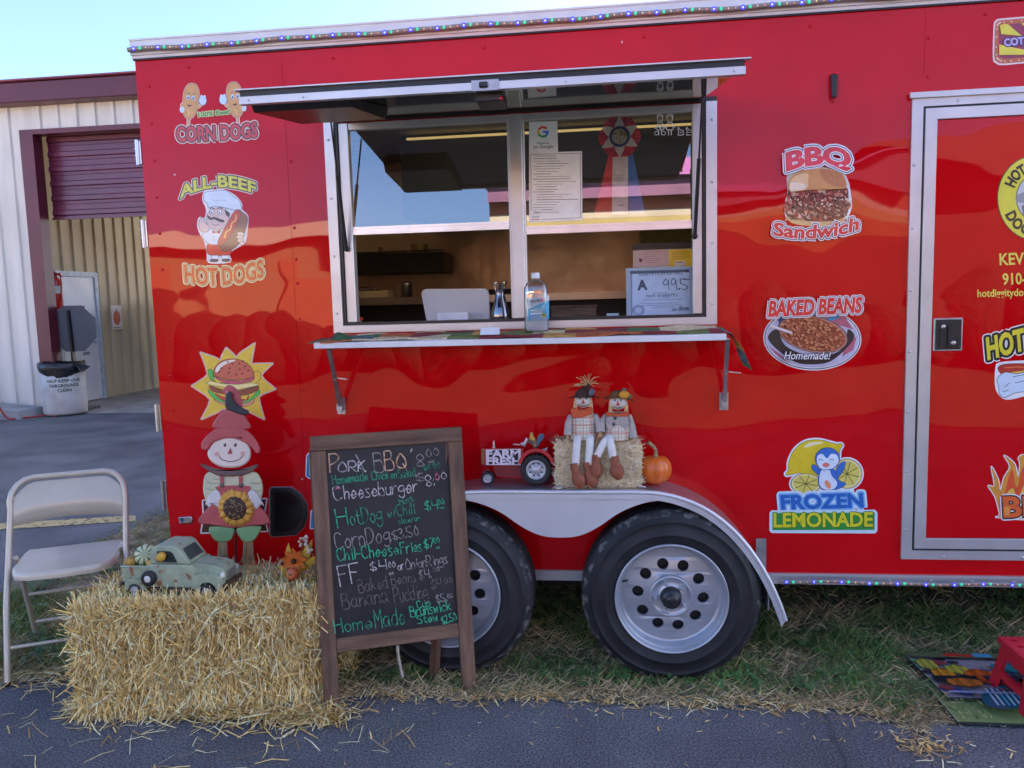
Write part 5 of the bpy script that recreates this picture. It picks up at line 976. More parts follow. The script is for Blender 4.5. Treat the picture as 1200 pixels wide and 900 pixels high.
for sx in (-1, 1):
    n = 2400; layer(n, np.stack([sx*(ex-(.012 if sx > 0 else 0)-rng.uniform(-.018, .03, n)), rng.uniform(-ey, ey, n), rng.uniform(.01, BH_, n)], 1), (sx*.35, 0, .75), (sx, 0, .2), (.05, .15), .6)
n = 90; layer(n, np.stack([rng.uniform(-ex, ex, n), -ey+rng.uniform(-.03, .05, n), rng.uniform(.25, BH_+.02, n)], 1), (0, -.5, .4), (0, 0, 1), (.12, .24), .7, pr=(.2, .6, .2, 0))
n = 70; layer(n, np.stack([np.full(n, -ex), rng.uniform(-ey, ey, n), rng.uniform(.1, BH_, n)], 1), (-1, -.2, .1), (0, 0, 1), (.10, .22), .5, pr=(.3, .5, .2, 0))
n = 700; layer(n, np.stack([ex+rng.uniform(-.02, .10, n), rng.uniform(-.02, ey, n), rng.uniform(.0, .40, n)*rng.uniform(.4, 1, n)], 1), (.35, -.2, .8), (.5, -.5, .2), (.05, .15), .6)
T5.part('straw', mb, STRAW)

# ================================================================== folding chair
T5 = Thing('folding_chair', 'beige metal folding chair standing empty left of the straw bale', 'chair', (-2.345, -.10, .0), RAD(27), local=True)
BEI = M('beige_enamel', (.58, .51, .38), .38, .25, .07, 6, coat=.3); BEI2 = M('beige_sheet', (.57, .50, .38), .36, .2, .08, 5, coat=.3)
hw = .225
arch = [(-hw, -.235, .0), (-hw, -.145, .30), (-hw, .06, .66)] + [(-hw+.085-.085*math.cos(RAD(t)), .06+.055*math.sin(RAD(t))*.5+.03*t/90, .70+.085*math.sin(RAD(t))) for t in (0, 22, 45, 68, 90)]
arch = [(x, y, z) for x, y, z in arch]; full = arch+[(-x, y, z) for x, y, z in arch[::-1]]
mb = MB(); mb.tube(full, .0125, 10); mb.tube([(-hw, -.19, .14), (hw, -.19, .14)], .008, 8); fr_ = T5.part('front_frame', mb, BEI)
for sx in (-1, 1):
    mb = MB(); mb.tube([(sx*.205, .225, 0), (sx*.205, .05, .36), (sx*.205, -.02, .47)], .0115, 10); mb.ell((sx*.205, .225, .008), (.014, .014, .01), 8, 5); T5.part('rear_leg', mb, BEI)
    mb = MB(); mb.ell((sx*hw, -.235, .008), (.0155, .0155, .011), 8, 5); T5.part('foot_cap', mb, BLACK)
mb = MB(); mb.tube([(-.205, .17, .11), (.205, .17, .11)], .008, 8); mb.tube([(-.205, .095, .265), (.205, .095, .265)], .008, 8); T5.part('rear_stretcher', mb, BEI)
so_ = [(-.19, .14), (.19, .14), (.20, .10), (.20, -.12), (.175, -.205), (.12, -.235), (0, -.245), (-.12, -.235), (-.175, -.205), (-.20, -.12), (-.20, .10)]
mb = MB(); mb.prism([tuple(p) for p in so_], lambda u, v, h: Vector((u, v, .425+h-.012*max(0, 1-(u*u/.04+v*v/.05)))), 0, .032, ch=.012, smooth=True)
T5.part('seat', mb, BEI2)
mb = MB(); nb = 18; ys = []
for i in range(nb+1):
    u = -1+2*i/nb; x = u*(hw-.012); bow = .018*(1-u*u); ztop = .775-.055*max(0, abs(u)-.62)**2/.145-.012; zb = .595+.016*(1-u*u)
    for zz, t in ((zb, 0), ((zb+ztop)/2, .5), (ztop, 1)): yb = float(np.interp(zz, [.60, .70, .785], [.026, .072, .115])); ys.append((x, yb+bow, zz))
mb.add(ys+[(x, y+.006, z) for x, y, z in ys], [(i*3+j, (i+1)*3+j, (i+1)*3+j+1, i*3+j+1) for i in range(nb) for j in range(2)]+[((nb+1)*3+i*3+j, (nb+1)*3+i*3+j+1, (nb+1)*3+(i+1)*3+j+1, (nb+1)*3+(i+1)*3+j) for i in range(nb) for j in range(2)]+[(i*3, (nb+1)*3+i*3, (nb+1)*3+i*3+3, i*3+3) for i in range(nb)], 0, True)
T5.part('backrest', mb, BEI2)

# ================================================================== menu board (A-frame)
b0, b1 = Vector((-1.058, -.515, 0)), Vector((-.528, -.312, 0)); bu_ = (b1-b0).normalized(); bk = Vector((-bu_.y, bu_.x, 0)); lean = (bk*.135+Vector((0, 0, 1.02))).normalized(); bn = bu_.cross(lean); BW = (b1-b0).length
T5 = Thing('menu_board', 'brown wooden A-frame chalkboard with the handwritten menu, standing before the trailer wheels', 'chalkboard', tuple(b0.lerp(b1, .5)))
def bp(px, py):
    d = ray(px, py); t = (b0-CAM).dot(bn)/d.dot(bn); q = CAM+d*t-b0; return q.dot(bu_), q.dot(lean)
def B3(u, v, h=0.): return b0+bu_*u+lean*v+bn*h
uL, vT = bp(367, 510); uR, vT2 = bp(542.5, 501); vT = (vT+vT2)/2; uL = min(uL, 0.0); uR = max(uR, BW)
vB = (bp(395, 765)[1]+bp(535, 745)[1])/2; vB1 = vB+.052
fw = .056; uL, uR = -.006, BW+.004
mb = MB(); 
def slab(m_, u0, u1, v0, v1, h0, h1): m_.prism([(u0, v0), (u1, v0), (u1, v1), (u0, v1)], lambda u, v, h: B3(u, v, h), h0, h1)
for nm, (u0, u1, v0, v1) in (('leg', (uL, uL+fw, 0, vT-fw-.001)), ('leg', (uR-fw, uR, 0, vT-fw-.001)), ('top_rail', (uL, uR, vT-fw, vT)), ('bottom_rail', (uL+fw+.001, uR-fw-.001, vB, vB1))):
    mb = MB(); slab(mb, u0, u1, v0, v1, -.012, .012)
    wd = M('board_wood_'+nm, (.085, .04, .022), .62, 0, col2=(.21, .115, .065), vs=11, stretch=(.4, .4, .4) if False else ((.35, .35, 3.5) if 'rail' in nm else (3.2, 3.2, .30)), bump=.003, bs=26, bstretch=(1, 1, 8) if 'rail' in nm else (8, 8, .5), fac=(.3, .7))
    T5.part(nm, mb, wd, bevel=.0025)
mb = MB(); slab(mb, uL+fw-.004, uR-fw+.004, vB1-.004, vT-fw+.004, -.006, -.002)
sl_ = T5.part('slate', mb, M('chalkboard_black', (.012, .0115, .012), .55, 0, col2=(.030, .028, .028), vs=5, stretch=(1, 1, 1.6), fac=(.4, .8)))
def chalk(nm, c, grain=55):
    m = M(nm, tuple(v*.30 for v in c), .9, 0, col2=c, vs=grain, fac=(.36, .52)); return m
CW, CGY, CDM, CGN, COR = chalk('chalk_white', (.52, .48, .46)), chalk('chalk_grey', (.30, .27, .25)), chalk('chalk_faint', (.15, .125, .115)), chalk('chalk_green', (.05, .42, .22)), chalk('chalk_peach', (.72, .42, .26))
CPK = chalk('chalk_pink', (.75, .22, .32)); CTE = chalk('chalk_teal', (.05, .30, .17))
a = Art(lambda px, py, h: B3(*bp(px, py), -.002+h), 6e-5, 5e-4)
Hn = a.hand
Hn('P', (387, 554), (398, 553), 22, COR, 1.7); Hn('ORK', (397, 553), (429, 552), 12, CW, 1.6); a.line([(417, 533), (428, 553)], 1.3, CW)
Hn('B', (439, 553.5), (450, 552.5), 22, CGY, 1.4); Hn('B', (452, 551), (462, 550), 22, COR, 1.6); Hn('Q', (466, 549), (476, 548), 17, COR, 1.7); Hn("'", (481, 538), (483, 538), 12, CW, 1.5)
Hn('8', (488.5, 546.5), (497, 546), 14, CGY, 1.2); Hn('00', (500, 536), (515, 533), 9, CGY, 1.1); Hn('=', (502, 543), (509, 542), 5, CGY, .8)
Hn('Homemade', (390, 568), (431, 562.5), 10.5, CTE, 1.3); Hn('Chicken', (436, 562.5), (465, 560.5), 10, CTE, 1.1); Hn('Salad', (467, 560.5), (487, 557.5), 10, CTE, 1.0); Hn('$6.00', (496.5, 551), (516, 547.5), 6.5, CTE, .9)
Hn('C', (391.5, 586), (401, 585), 16, CW, 1.5); a.line([(393, 573.5), (396, 571.5), (399, 572.5)], 1.6, CPK); Hn('heeseburger', (404, 585), (489.5, 576.5), 16, CW, 1.4); Hn('$', (488, 564), (496, 563), 10, CGY, 1.1); Hn('8:', (499.5, 570), (509, 568.5), 13, CW, 1.3); Hn('0', (510, 563), (515.5, 562), 8, CPK, 1.2); Hn('0', (517, 561.5), (523.5, 560.5), 8, CW, 1.1)
Hn('H', (396, 618), (408, 616), 21, CGN, 1.7); Hn('otDog', (411, 616), (448, 610.5), 19, CTE, 1.4); Hn('w/', (455, 606.5), (465, 604), 9, CTE, 1.1); Hn('Chili', (466, 604.5), (486, 602), 13, CTE, 1.2); Hn('Must.', (469, 592), (485, 587), 8, CTE, 1.0); Hn('slaw/on', (467, 614), (492, 609.5), 6.5, CTE, 1.0); Hn('$4', (498, 597.5), (512.5, 596), 11, CGN, 1.2); Hn('00', (513.5, 591.5), (520.5, 590), 6, CGN, 1.0); Hn('=', (515, 596.5), (520, 595.5), 4, CGN, .8)
Hn('CornDog', (394, 643.5), (457, 634), 19, CGY, 1.4); Hn('.$3.50', (458, 633), (491, 627), 12, CGY, 1.2)
Hn('Chil-Cheese', (396, 657), (467, 649), 14, CGN, 1.5); Hn('Fries', (470, 648.5), (494, 645), 13, CGN, 1.4); Hn('$7', (497, 642), (508, 641), 11, CGN, 1.3); Hn('00', (508.5, 636.5), (515, 635), 6.5, CGN, 1.0); Hn('=', (511, 643), (515, 642), 4, CGN, .8)
Hn('FF', (399, 686), (423, 681.5), 23, CW, 1.5); Hn('$', (434, 668), (440, 667.5), 10, CW, 1.2); Hn('4', (445, 668), (453, 667), 12, CW, 1.3); Hn('00', (455.5, 665), (463, 664), 7, CW, 1.1); Hn('=', (456, 673), (461, 672), 5, CW, .9); Hn('or', (466.5, 668), (474, 666), 10, CW, 1.1); Hn('OnionRings', (476, 667), (524, 659.5), 12.5, CGY, 1.2)
Hn('Baked', (421, 694), (454, 688), 15, CDM, 1.3); Hn('Beans', (459, 685), (487, 680.5), 12, CDM, 1.3); Hn('$4.', (491, 678), (505, 676), 11, CGY, 1.2); Hn('00', (507, 669.5), (515, 668), 5, CGY, 1.0)
Hn('Banana', (402, 713), (455, 704), 18, CDM, 1.4); Hn('Pudding', (462, 705), (501, 699.5), 17, CDM, 1.3); Hn('$4.', (505, 689), (519, 687), 11, CDM, 1.2); Hn('00', (520.5, 683), (530, 681), 6, CDM, 1.0); Hn('$5.', (511, 705), (523, 703), 9, CGY, 1.1); Hn('00', (524, 700), (530, 699), 5, CGY, .9)
Hn('Cup', (489, 712), (504, 709), 8.5, CGN, 1.2); Hn('Brunswick', (481, 722), (528, 713.5), 12, CGN, 1.4); Hn('Stew', (489, 730), (512, 726), 9.5, CGN, 1.3); Hn('$2.50', (518, 730), (535, 725), 9, CGN, 1.2)
Hn('H', (393, 740.5), (402, 739), 16, CGN, 1.4); Hn('ome', (404, 738.5), (436, 735), 16, CTE, 1.3); Hn('Made', (440, 734.5), (474, 730), 21, CTE, 1.3)
a.done('chalk_writing', sl_, T5.off)
mb = MB()
for u in (uL+.02, uR-.06):
    t0, t1 = B3(u, vT-.05, -.020), Vector((0, 0, 0)); t1 = Vector((t0.x, t0.y, 0))+bk*.20; t1.y = min(t1.y, -.255 if u > .2 else t1.y); mb.bar(t0, t1, .05, .02)
for f in (.25, .85):
    a_, b_ = [Vector((B3(u, vT-.05, -.020))).lerp(Vector((B3(u, 0).x, B3(u, 0).y+.17 if u < .2 else -.245, 0)), f) for u in (uL+.03, uR-.05)]
T5.part('rear_leg_pair', mb, WOODB)
mb = MB(); r0 = B3(*bp(466, 757), -.012); mb.tube(cr([r0, r0+bk*.02+Vector((.004, 0, -.06)), r0+bk*.04+Vector((.012, 0, -.11)), r0+bk*.05+Vector((.02, 0, -.15))], 5), .006, 7); T5.part('rope', mb, M('jute_rope', (.42, .36, .28), .9, 0, col2=(.6, .53, .42), vs=60, bump=.004, bs=120))

# ================================================================== things on the bale
RZ = BR
PTEAL = M('weathered_teal', (.17, .25, .205), .55, 0, col2=(.235, .32, .27), vs=16); RUST = None
def weathered():
    m = M('weathered_teal_paint', (.28, .33, .21), .5, 0, col2=(.38, .43, .29), vs=20)
    t = m.node_tree; b = t.nodes['Principled BSDF']; tc = [n for n in t.nodes if n.type == 'TEX_COORD'][0]; old = b.inputs['Base Color'].links[0].from_socket
    n = t.nodes.new('ShaderNodeTexNoise'); n.inputs['Scale'].default_value = 26; n.inputs['Detail'].default_value = 6; t.links.new(tc.outputs['Object'], n.inputs[0])
    r = t.nodes.new('ShaderNodeValToRGB'); r.color_ramp.elements[0].position = .60; r.color_ramp.elements[1].position = .68; t.links.new(n.outputs[0], r.inputs[0])
    x = t.nodes.new('ShaderNodeMix'); x.data_type = 'RGBA'; t.links.new(r.outputs[0], x.inputs[0]); t.links.new(old, x.inputs[6]); x.inputs[7].default_value = (.26, .10, .035, 1); t.links.new(x.outputs[2], b.inputs['Base Color']); return m
PT = weathered()
T5 = Thing('pickup_planter', 'weathered teal toy pickup truck with rust patches, parked on the straw bale', 'toy truck', (-1.655, -.39, .410), RAD(-1), local=True)
L, W_ = .43, .155
def tr(x, z): return (x-.215, z)
# side profiles are cross-sections across y
def body(mb, pts, y0, y1, mat=0, ch=.006):
    mb.prism(pts, lambda u, v, h: Vector((u-.215, -h, v)), -y1, -y0, mat, 0)
mb = MB(); hf = W_/2
body(mb, [(.115, .035), (.30, .035), (.30, .115), (.285, .125), (.115, .125)], -hf+.006, hf-.006)
bd_ = T5.part('cab_body', mb, PT, bevel=.006, seg=2)
mb = MB(); roof = [(.118, .126), (.283, .126), (.238, .188), (.222, .197), (.150, .197), (.130, .188), (.121, .170)]
body(mb, roof, -hf+.012, hf-.012); T5.part('cab', mb, PT, bevel=.012, seg=3)
DG = M('dark_opening', (.02, .028, .026), .35)
for y0, y1 in ((-hf+.0105, -hf+.0115), (hf-.0115, hf-.0105)):
    mb = MB(); body(mb, [(.150, .133), (.232, .133), (.217, .168), (.205, .177), (.152, .177)], y0, y1); T5.part('side_window', mb, DG)
mb = MB(); w0, w1 = Vector((.274-.215, 0, .138)), Vector((.244-.215, 0, .180)); nrm = Vector((.062, 0, .045)).normalized()*.0018
for s_ in (-1, 1): pass
mb.add([w0+nrm+Vector((0, -.05, 0)), w0+nrm+Vector((0, .05, 0)), w1+nrm+Vector((0, .045, 0)), w1+nrm+Vector((0, -.045, 0))], [(0, 1, 2, 3)]); T5.part('windscreen', mb, M('windscreen_dark', (.05, .07, .065), .2))
mb = MB(); hood = [(.290, .04), (.395, .04), (.412, .06), (.412, .092), (.400, .108), (.37, .118), (.30, .124), (.288, .12)]
body(mb, hood, -hf+.028, hf-.028); T5.part('bonnet', mb, PT, bevel=.017, seg=4)
for s_ in (-1, 1):
    mb = MB(); f_ = cr([(.292, .028), (.296, .075), (.320, .092), (.365, .092), (.398, .080), (.410, .055), (.408, .035), (.388, .030), (.384, .045), (.368, .058), (.348, .060), (.328, .052), (.320, .030)], 3, True)
    body(mb, f_, s_*(hf-.018)-.017, s_*(hf-.018)+.017); T5.part('front_wing', mb, PT, bevel=.009, seg=3)
    mb = MB(); f_ = cr([(.018, .030), (.022, .058), (.040, .070), (.080, .070), (.098, .058), (.102, .030), (.088, .030), (.080, .046), (.060, .052), (.042, .046), (.034, .030)], 3, True); body(mb, f_, s_*(hf-.004)-.012, s_*(hf-.004)+.012); T5.part('rear_wing', mb, PT, bevel=.007, seg=2)
    mb = MB(); mb.ell((.405-.215, s_*.052, .082), (.010, .012, .012), 12, 8); T5.part('headlight', mb, M('planter_headlight', (.7, .68, .6), .3))
    for x in (.354, .060):
        mb = MB(); c = Vector((x-.215, s_*(hf-.002), .026)); mb.lathe([(0, -.012), (.024, -.012), (.028, -.008), (.028, .008), (.024, .012), (.016, .012)], c, 'y', 20); wh = T5.part('wheel', mb, BLACKM); mb = MB(); mb.lathe([(.0165, s_*.0125), (.013, s_*.0135), (.012, s_*.0115), (.005, s_*.0145), (0, s_*.015)], c, 'y', 18); T5.part('hubcap', mb, M('hubcap_cream', (.62, .60, .54), .4), wh)
mb = MB(); c = Vector((.120-.215, -hf-.004, .074)); mb.lathe([(.013, -.010), (.020, -.012), (.028, -.009), (.030, 0), (.028, .010)], c, 'y', 24); wh = T5.part('spare_wheel', mb, BLACKM); mb = MB(); mb.lathe([(.0135, -.0105), (.012, -.012), (.006, -.0125), (0, -.014)], c, 'y', 18); T5.part('hubcap', mb, M('spare_hub', (.62, .60, .56), .4), wh)
mb = MB(); body(mb, [(.0, .055), (.118, .055), (.118, .110), (.0, .110)], -hf+.008, -hf+.014); body(mb, [(.0, .055), (.118, .055), (.118, .110), (.0, .110)], hf-.014, hf-.008); body(mb, [(.0, .045), (.006, .045), (.006, .110), (.0, .110)], -hf+.015, hf-.015); body(mb, [(.0065, .046), (.117, .046), (.117, .056), (.0065, .056)], -hf+.015, hf-.015); body(mb, [(-.002, .110), (.119, .110), (.119, .117), (-.002, .117)], -hf+.004, -hf+.017); body(mb, [(-.002, .110), (.119, .110), (.119, .117), (-.002, .117)], hf-.017, hf-.004); T5.part('truck_bed', mb, PT, bevel=.002)
RB_ = M('rusty_brown', (.10, .055, .03), .7, 0, .3, 30)
for nm, bx in (('bumper', (.410-.215, .420-.215, -.07, .07, .036, .050)), ('bumper', (-.226, -.2165, -.07, .07, .036, .050)), ('running_board', (.118-.215, .30-.215, -hf+.0, -hf+.012, .024, .034))):
    mb = MB(); mb.box(*bx); T5.part(nm, mb, RB_)
mb = MB()
for i in range(5): mb.box(.4125-.215, .4155-.215, -.032, .032, .056+i*.008, .060+i*.008)
T5.part('grille', mb, M('grille_grey', (.22, .20, .17), .5))
def gourd(name, c, r, cols, label, cat='gourd', ribs=10, flat=.85, tilt=0., stem=True, rz=0.):
    t = Thing(name, label, cat, tuple(c), rz, local=True); rot = Matrix.Rotation(tilt, 3, 'Y'); mb = MB(); nu, nv = ribs*6, 14; vs = []
    for i in range(nv+1):
        th = math.pi*i/nv
        for j in range(nu):
            q = 2*math.pi*j/nu; rb = 1-.07*(1-abs(math.sin(q*ribs/2)))**2*math.sin(th); dim = 1-.22*max(0, math.cos(th))**8-.15*max(0, -math.cos(th))**8
            vs.append(rot @ Vector((r*rb*math.sin(th)*math.cos(q), r*rb*math.sin(th)*math.sin(q), r*flat*math.cos(th)*dim)))
    b0_ = len(mb.f); mb.add(vs, [(i*nu+j, i*nu+(j+1) % nu, (i+1)*nu+(j+1) % nu, (i+1)*nu+j) for i in range(nv) for j in range(nu)], 0, True)
    if len(cols) > 1:
        for k in range(b0_, len(mb.f)):
            j = (k-b0_) % nu
            if j % 6 in (0, 5) : mb.m[k] = 1
    t.part('skin', mb, cols)
    if stem:
        mb = MB(); s0, s1, s2 = rot @ Vector((0, 0, r*flat*.72)), rot @ Vector((r*.02, 0, r*flat*1.25)), rot @ Vector((-r*.42, 0, r*flat*1.72)); mb.tube(cr([s0, s1, s2], 5), [r*.20, r*.15, r*.13, r*.12, r*.11, r*.11, r*.11, r*.11, r*.11, r*.12, r*.13], 8); t.part('stem', mb, STEM)
    return t
STEM = M('gourd_stem', (.20, .17, .08), .8, 0, col2=(.34, .29, .15), vs=60, bump=.002, bs=120)
OR_ = M('pumpkin_orange', (.66, .125, .010), .42, 0, col2=(.74, .17, .018), vs=20, coat=.2); YG = M('gourd_yellow', (.56, .32, .05), .5, 0, .2, 30); SQ = M('squash_cream', (.56, .55, .30), .5, 0, .12, 20); SG = M('squash_green', (.10, .17, .07), .5, 0, .2, 30)
tb = Matrix.Translation((-1.655, -.39, .410)) @ Matrix.Rotation(RAD(-1), 4, 'Z')
gourd('striped_squash', tb @ Vector((-.150, -.005, .138)), .044, [SQ, SG], 'round cream squash with green stripes in the bed of the toy pickup', 'squash', 9, .92, RAD(62), False, RAD(-70))
gourd('yellow_gourd', tb @ Vector((-.103, -.035, .112)), .024, [YG], 'small yellow gourd wedged behind the cab of the toy pickup', 'gourd', 6, 1.2, RAD(70), True)
gourd('yellow_gourd', tb @ Vector((-.198, -.035, .122)), .022, [M('gourd_ochre', (.42, .22, .04), .6, 0, .25, 30)], 'small brownish yellow gourd at the tail end of the toy pickup', 'gourd', 6, 1.0, RAD(20), True)
gourd('yellow_gourd', tb @ Vector((-.038, -.082, .160)), .017, [M('gourd_golden', (.55, .30, .03), .5, 0, .2, 30)], 'small golden gourd leaning out of the cab window of the toy pickup', 'gourd', 6, 1.2, RAD(40), False)

# scarecrow garden stake
yS = -.155
T5 = Thing('scarecrow_stake', 'smiling flat scarecrow garden stake in a pink hat, holding a sunflower, behind the toy pickup', 'scarecrow', tuple(P(270, 660, yS)))
Z = lambda x, y: (220+x/4.09, 450+y/4.09)
fn = lambda u, v, h: P(u, v, yS-h)
def pc(mb, pts, h0, h1, mat=0, ch=1.2, n=4): mb.prism([Z(*p) for p in (cr(pts, n, True) if n else pts)], fn, h0, h1, mat, ch, True)
PINK = M('dusty_red_tin', (.46, .085, .085), .5, 0, .08, 12); SKIN_ = M('cream_tin', (.76, .64, .53), .55, 0, .05, 8); SAGE = M('sage_tin', (.58, .56, .36), .55, 0, .1, 14); GRN = M('pale_green_tin', (.21, .38, .16), .5, 0, .08, 10); TAUPE = M('taupe_tin', (.14, .085, .075), .55, 0, .12, 12); NAVY = M('navy_tin', (.018, .022, .034), .5, 0, .15, 12); SUNY = M('sunflower_yellow', (.66, .33, .045), .5, 0, .12, 20); SEED = M('seed_brown', (.075, .035, .025), .6, 0, .2, 40); SEEDY = M('seed_yellow', (.50, .38, .12), .6)
RAF = M('raffia', (.46, .34, .17), .8, 0, .2, 40)
mb = MB()
pc(mb, [(82, 440), (110, 420), (160, 430), (250, 432), (320, 420), (350, 450), (362, 500), (350, 560), (320, 590), (280, 560), (160, 560), (110, 590), (80, 540), (74, 490)], 0, .016)
T5.part('shirt', mb, SAGE)
mb = MB()
for x0, x1, y0 in ((90, 150, 470), (90, 140, 500), (300, 350, 470), (305, 356, 505), (120, 150, 450)): mb.tube([fn(*Z(x0, y0), .0155), fn(*Z((x0+x1)/2, y0+8), .0175), fn(*Z(x1, y0+3), .0165)], .0016, 6)
T5.part('shirt_folds', mb, M('sage_shade_tin', (.30, .30, .19), .6))
mb = MB(); pc(mb, [(84, 575), (110, 525), (140, 508), (160, 545), (150, 590), (118, 575), (104, 592), (90, 580)], .016, .023); T5.part('glove', mb, M('white_tin', (.66, .62, .58), .5)); mb = MB(); pc(mb, [(290, 520), (320, 510), (355, 560), (366, 585), (350, 580), (330, 600), (312, 580), (290, 570)], .016, .023); T5.part('glove', mb, M('white_tin_b', (.66, .62, .58), .5))
mb = MB(); pc(mb, [(52, 650), (85, 605), (120, 575), (150, 520), (135, 490), (290, 488), (300, 520), (330, 570), (370, 610), (396, 655), (380, 672), (300, 680), (215, 690), (120, 676), (60, 668)], .008, .020); pc(mb, [(152, 420), (172, 420), (174, 480), (156, 480)], .016, .021, 0, .6, 0); pc(mb, [(245, 420), (263, 420), (262, 480), (246, 480)], .016, .021, 0, .6, 0); T5.part('dungarees', mb, PINK)
for x, y in ((163, 486), (254, 486)):
    mb = MB(); c = fn(*Z(x, y), .021); mb.ell(c, (.0105, .005, .0105), 14, 8); T5.part('button', mb, M('brown_button', (.16, .10, .075), .5))
for pts in ([(104, 685), (215, 690), (222, 712), (205, 750), (160, 758), (125, 745)], [(236, 690), (345, 680), (350, 700), (320, 748), (280, 758), (252, 740)]):
    mb = MB(); pc(mb, pts, .004, .018, n=3); T5.part('trouser_leg', mb, GRN)
for cx, y1 in ((168, 870), (290, 880)):
    mb = MB()
    for i in range(34):
        dx = random.uniform(-22, 22); e = dx*random.uniform(1.0, 2.0)+random.uniform(-6, 6); yy = y1+random.uniform(-30, 10); mb.tube([fn(*Z(cx+dx, 752), random.uniform(.004, .014)), fn(*Z(cx+dx*1.1+random.uniform(-3, 3), 810), random.uniform(.0, .02)), fn(*Z(cx+e, yy), random.uniform(-.01, .03))], .0013, 4, cap=False)
    T5.part('raffia_foot', mb, RAF)
mb = MB(); c = Z(230, 594); cw = fn(*c, .020); r1 = 100/4.09*PX(yS); r0 = 62/4.09*PX(yS)
for lay, (k, off_, hh) in enumerate(((13, 0, .002), (13, .24, .006))):
    for i in range(k):
        t = 2*math.pi*i/k+off_; d = Vector((math.cos(t), 0, math.sin(t))); s_ = Vector((-math.sin(t), 0, math.cos(t))); rr = r1*random.uniform(.94, 1.04)
        b_ = cw+Vector((0, -hh, 0)); pts = [b_+d*r0*.8+s_*.010, b_+d*(r0+.35*(rr-r0))+s_*.014, b_+d*(r0+.8*(rr-r0))+s_*.007, b_+d*rr, b_+d*(r0+.8*(rr-r0))-s_*.007, b_+d*(r0+.35*(rr-r0))-s_*.014, b_+d*r0*.8-s_*.010, b_+d*(r0+.4*(rr-r0))+Vector((0, -.005, 0))]
        mb.add(pts+[p+Vector((0, .004, 0)) for p in pts[:7]], [(7, 0, 1), (7, 1, 2), (7, 2, 3), (7, 3, 4), (7, 4, 5), (7, 5, 6), (7, 6, 0)]+[(i_, 8+i_, 8+(i_+1), i_+1) for i_ in range(6)], 0, True)
sfw = T5.part('sunflower', mb, SUNY)
mb = MB(); cc = cw+Vector((0, -.006, 0)); mb.lathe([(r0, .006), (r0, 0), (r0*.9, -.008), (r0*.5, -.013), (0, -.015)], cc, 'y', 32)
for i in range(150):
    t = i*2.39996; q = r0*.95*math.sqrt(i/150); hh = -.0150+.007*(q/r0)**2.2; mb.ell(cc+Vector((q*math.cos(t), hh, q*math.sin(t))), (.0024, .0022, .0024), 6, 4, 1 if random.random() < .4 and q < r0*.85 else 0)
T5.part('seed_head', mb, [SEED, SEEDY], sfw)
mb = MB(); pc(mb, [(62, 388), (75, 384), (130, 402), (200, 412), (270, 404), (330, 386), (336, 396), (300, 425), (250, 440), (200, 444), (150, 440), (100, 418)], .016, .026); T5.part('collar', mb, TAUPE)
mb = MB(); pc(mb, [(95, 330), (120, 285), (160, 262), (205, 256), (250, 262), (290, 290), (304, 330), (292, 370), (255, 396), (205, 402), (155, 396), (112, 370)], .010, .024, ch=2.2); hd = T5.part('head', mb, SKIN_)
fa = Art(lambda x, y, h: P(x, y, yS-.0242-h), 1.5e-4, 4e-4)
for x in (178, 228): fa.ell(*Z(x, 292), 1.6, 2.2, (28, 24, 22)); fa.ell(*Z(x-2, 288), .5, .6, (220, 210, 200))
fa.poly([Z(190, 336), Z(214, 334), Z(205, 305)], (176, 58, 54)); fa.line([Z(*p) for p in cr([(148, 342), (165, 362), (205, 372), (245, 362), (268, 335)], 5)], .8, (40, 30, 28)); fa.ell(*Z(140, 335), 2.8, 2.2, (226, 160, 150)); fa.ell(*Z(264, 332), 2.8, 2.2, (226, 160, 150)); fa.done('face', hd, T5.off)
mb = MB(); pc(mb, [(65, 305), (70, 275), (100, 240), (140, 215), (205, 208), (270, 215), (315, 250), (345, 300), (345, 328), (325, 330), (290, 290), (205, 258), (120, 280), (95, 315), (75, 315)], .020, .030); ht = T5.part('hat', mb, PINK); mb = MB(); pc(mb, [(120, 210), (140, 160), (180, 120), (215, 105), (250, 120), (285, 170), (300, 212), (210, 222)], .014, .026, ch=1.8); T5.part('hat_crown', mb, PINK, ht)
mb = MB(); pc(mb, [(170, 30), (195, 5), (230, 20), (255, 60), (262, 105), (240, 120), (205, 112), (186, 70)], .010, .020); T5.part('hat_tip', mb, M('rose_tin', (.42, .08, .085), .5), ht)
mb = MB(); pc(mb, [(186, 45), (200, 35), (214, 45), (216, 70), (232, 95), (270, 118), (292, 128), (288, 148), (250, 145), (210, 130), (186, 120), (178, 95), (180, 65)], .022, .034); cw_ = T5.part('crow', mb, NAVY); mb = MB(); pc(mb, [(184, 34), (196, 40), (188, 48)], .026, .030, 0, .3, 0); T5.part('beak', mb, M('beak_cream', (.6, .5, .3), .5), cw_)
mb = MB(); q0, q1 = fn(*Z(228, 680), .0), fn(*Z(228, 890), .0); mb.tube([(q0.x, yS+.002, q0.z), (q1.x, yS+.002, .36)], .004, 8); T5.part('stake', mb, BLACK)
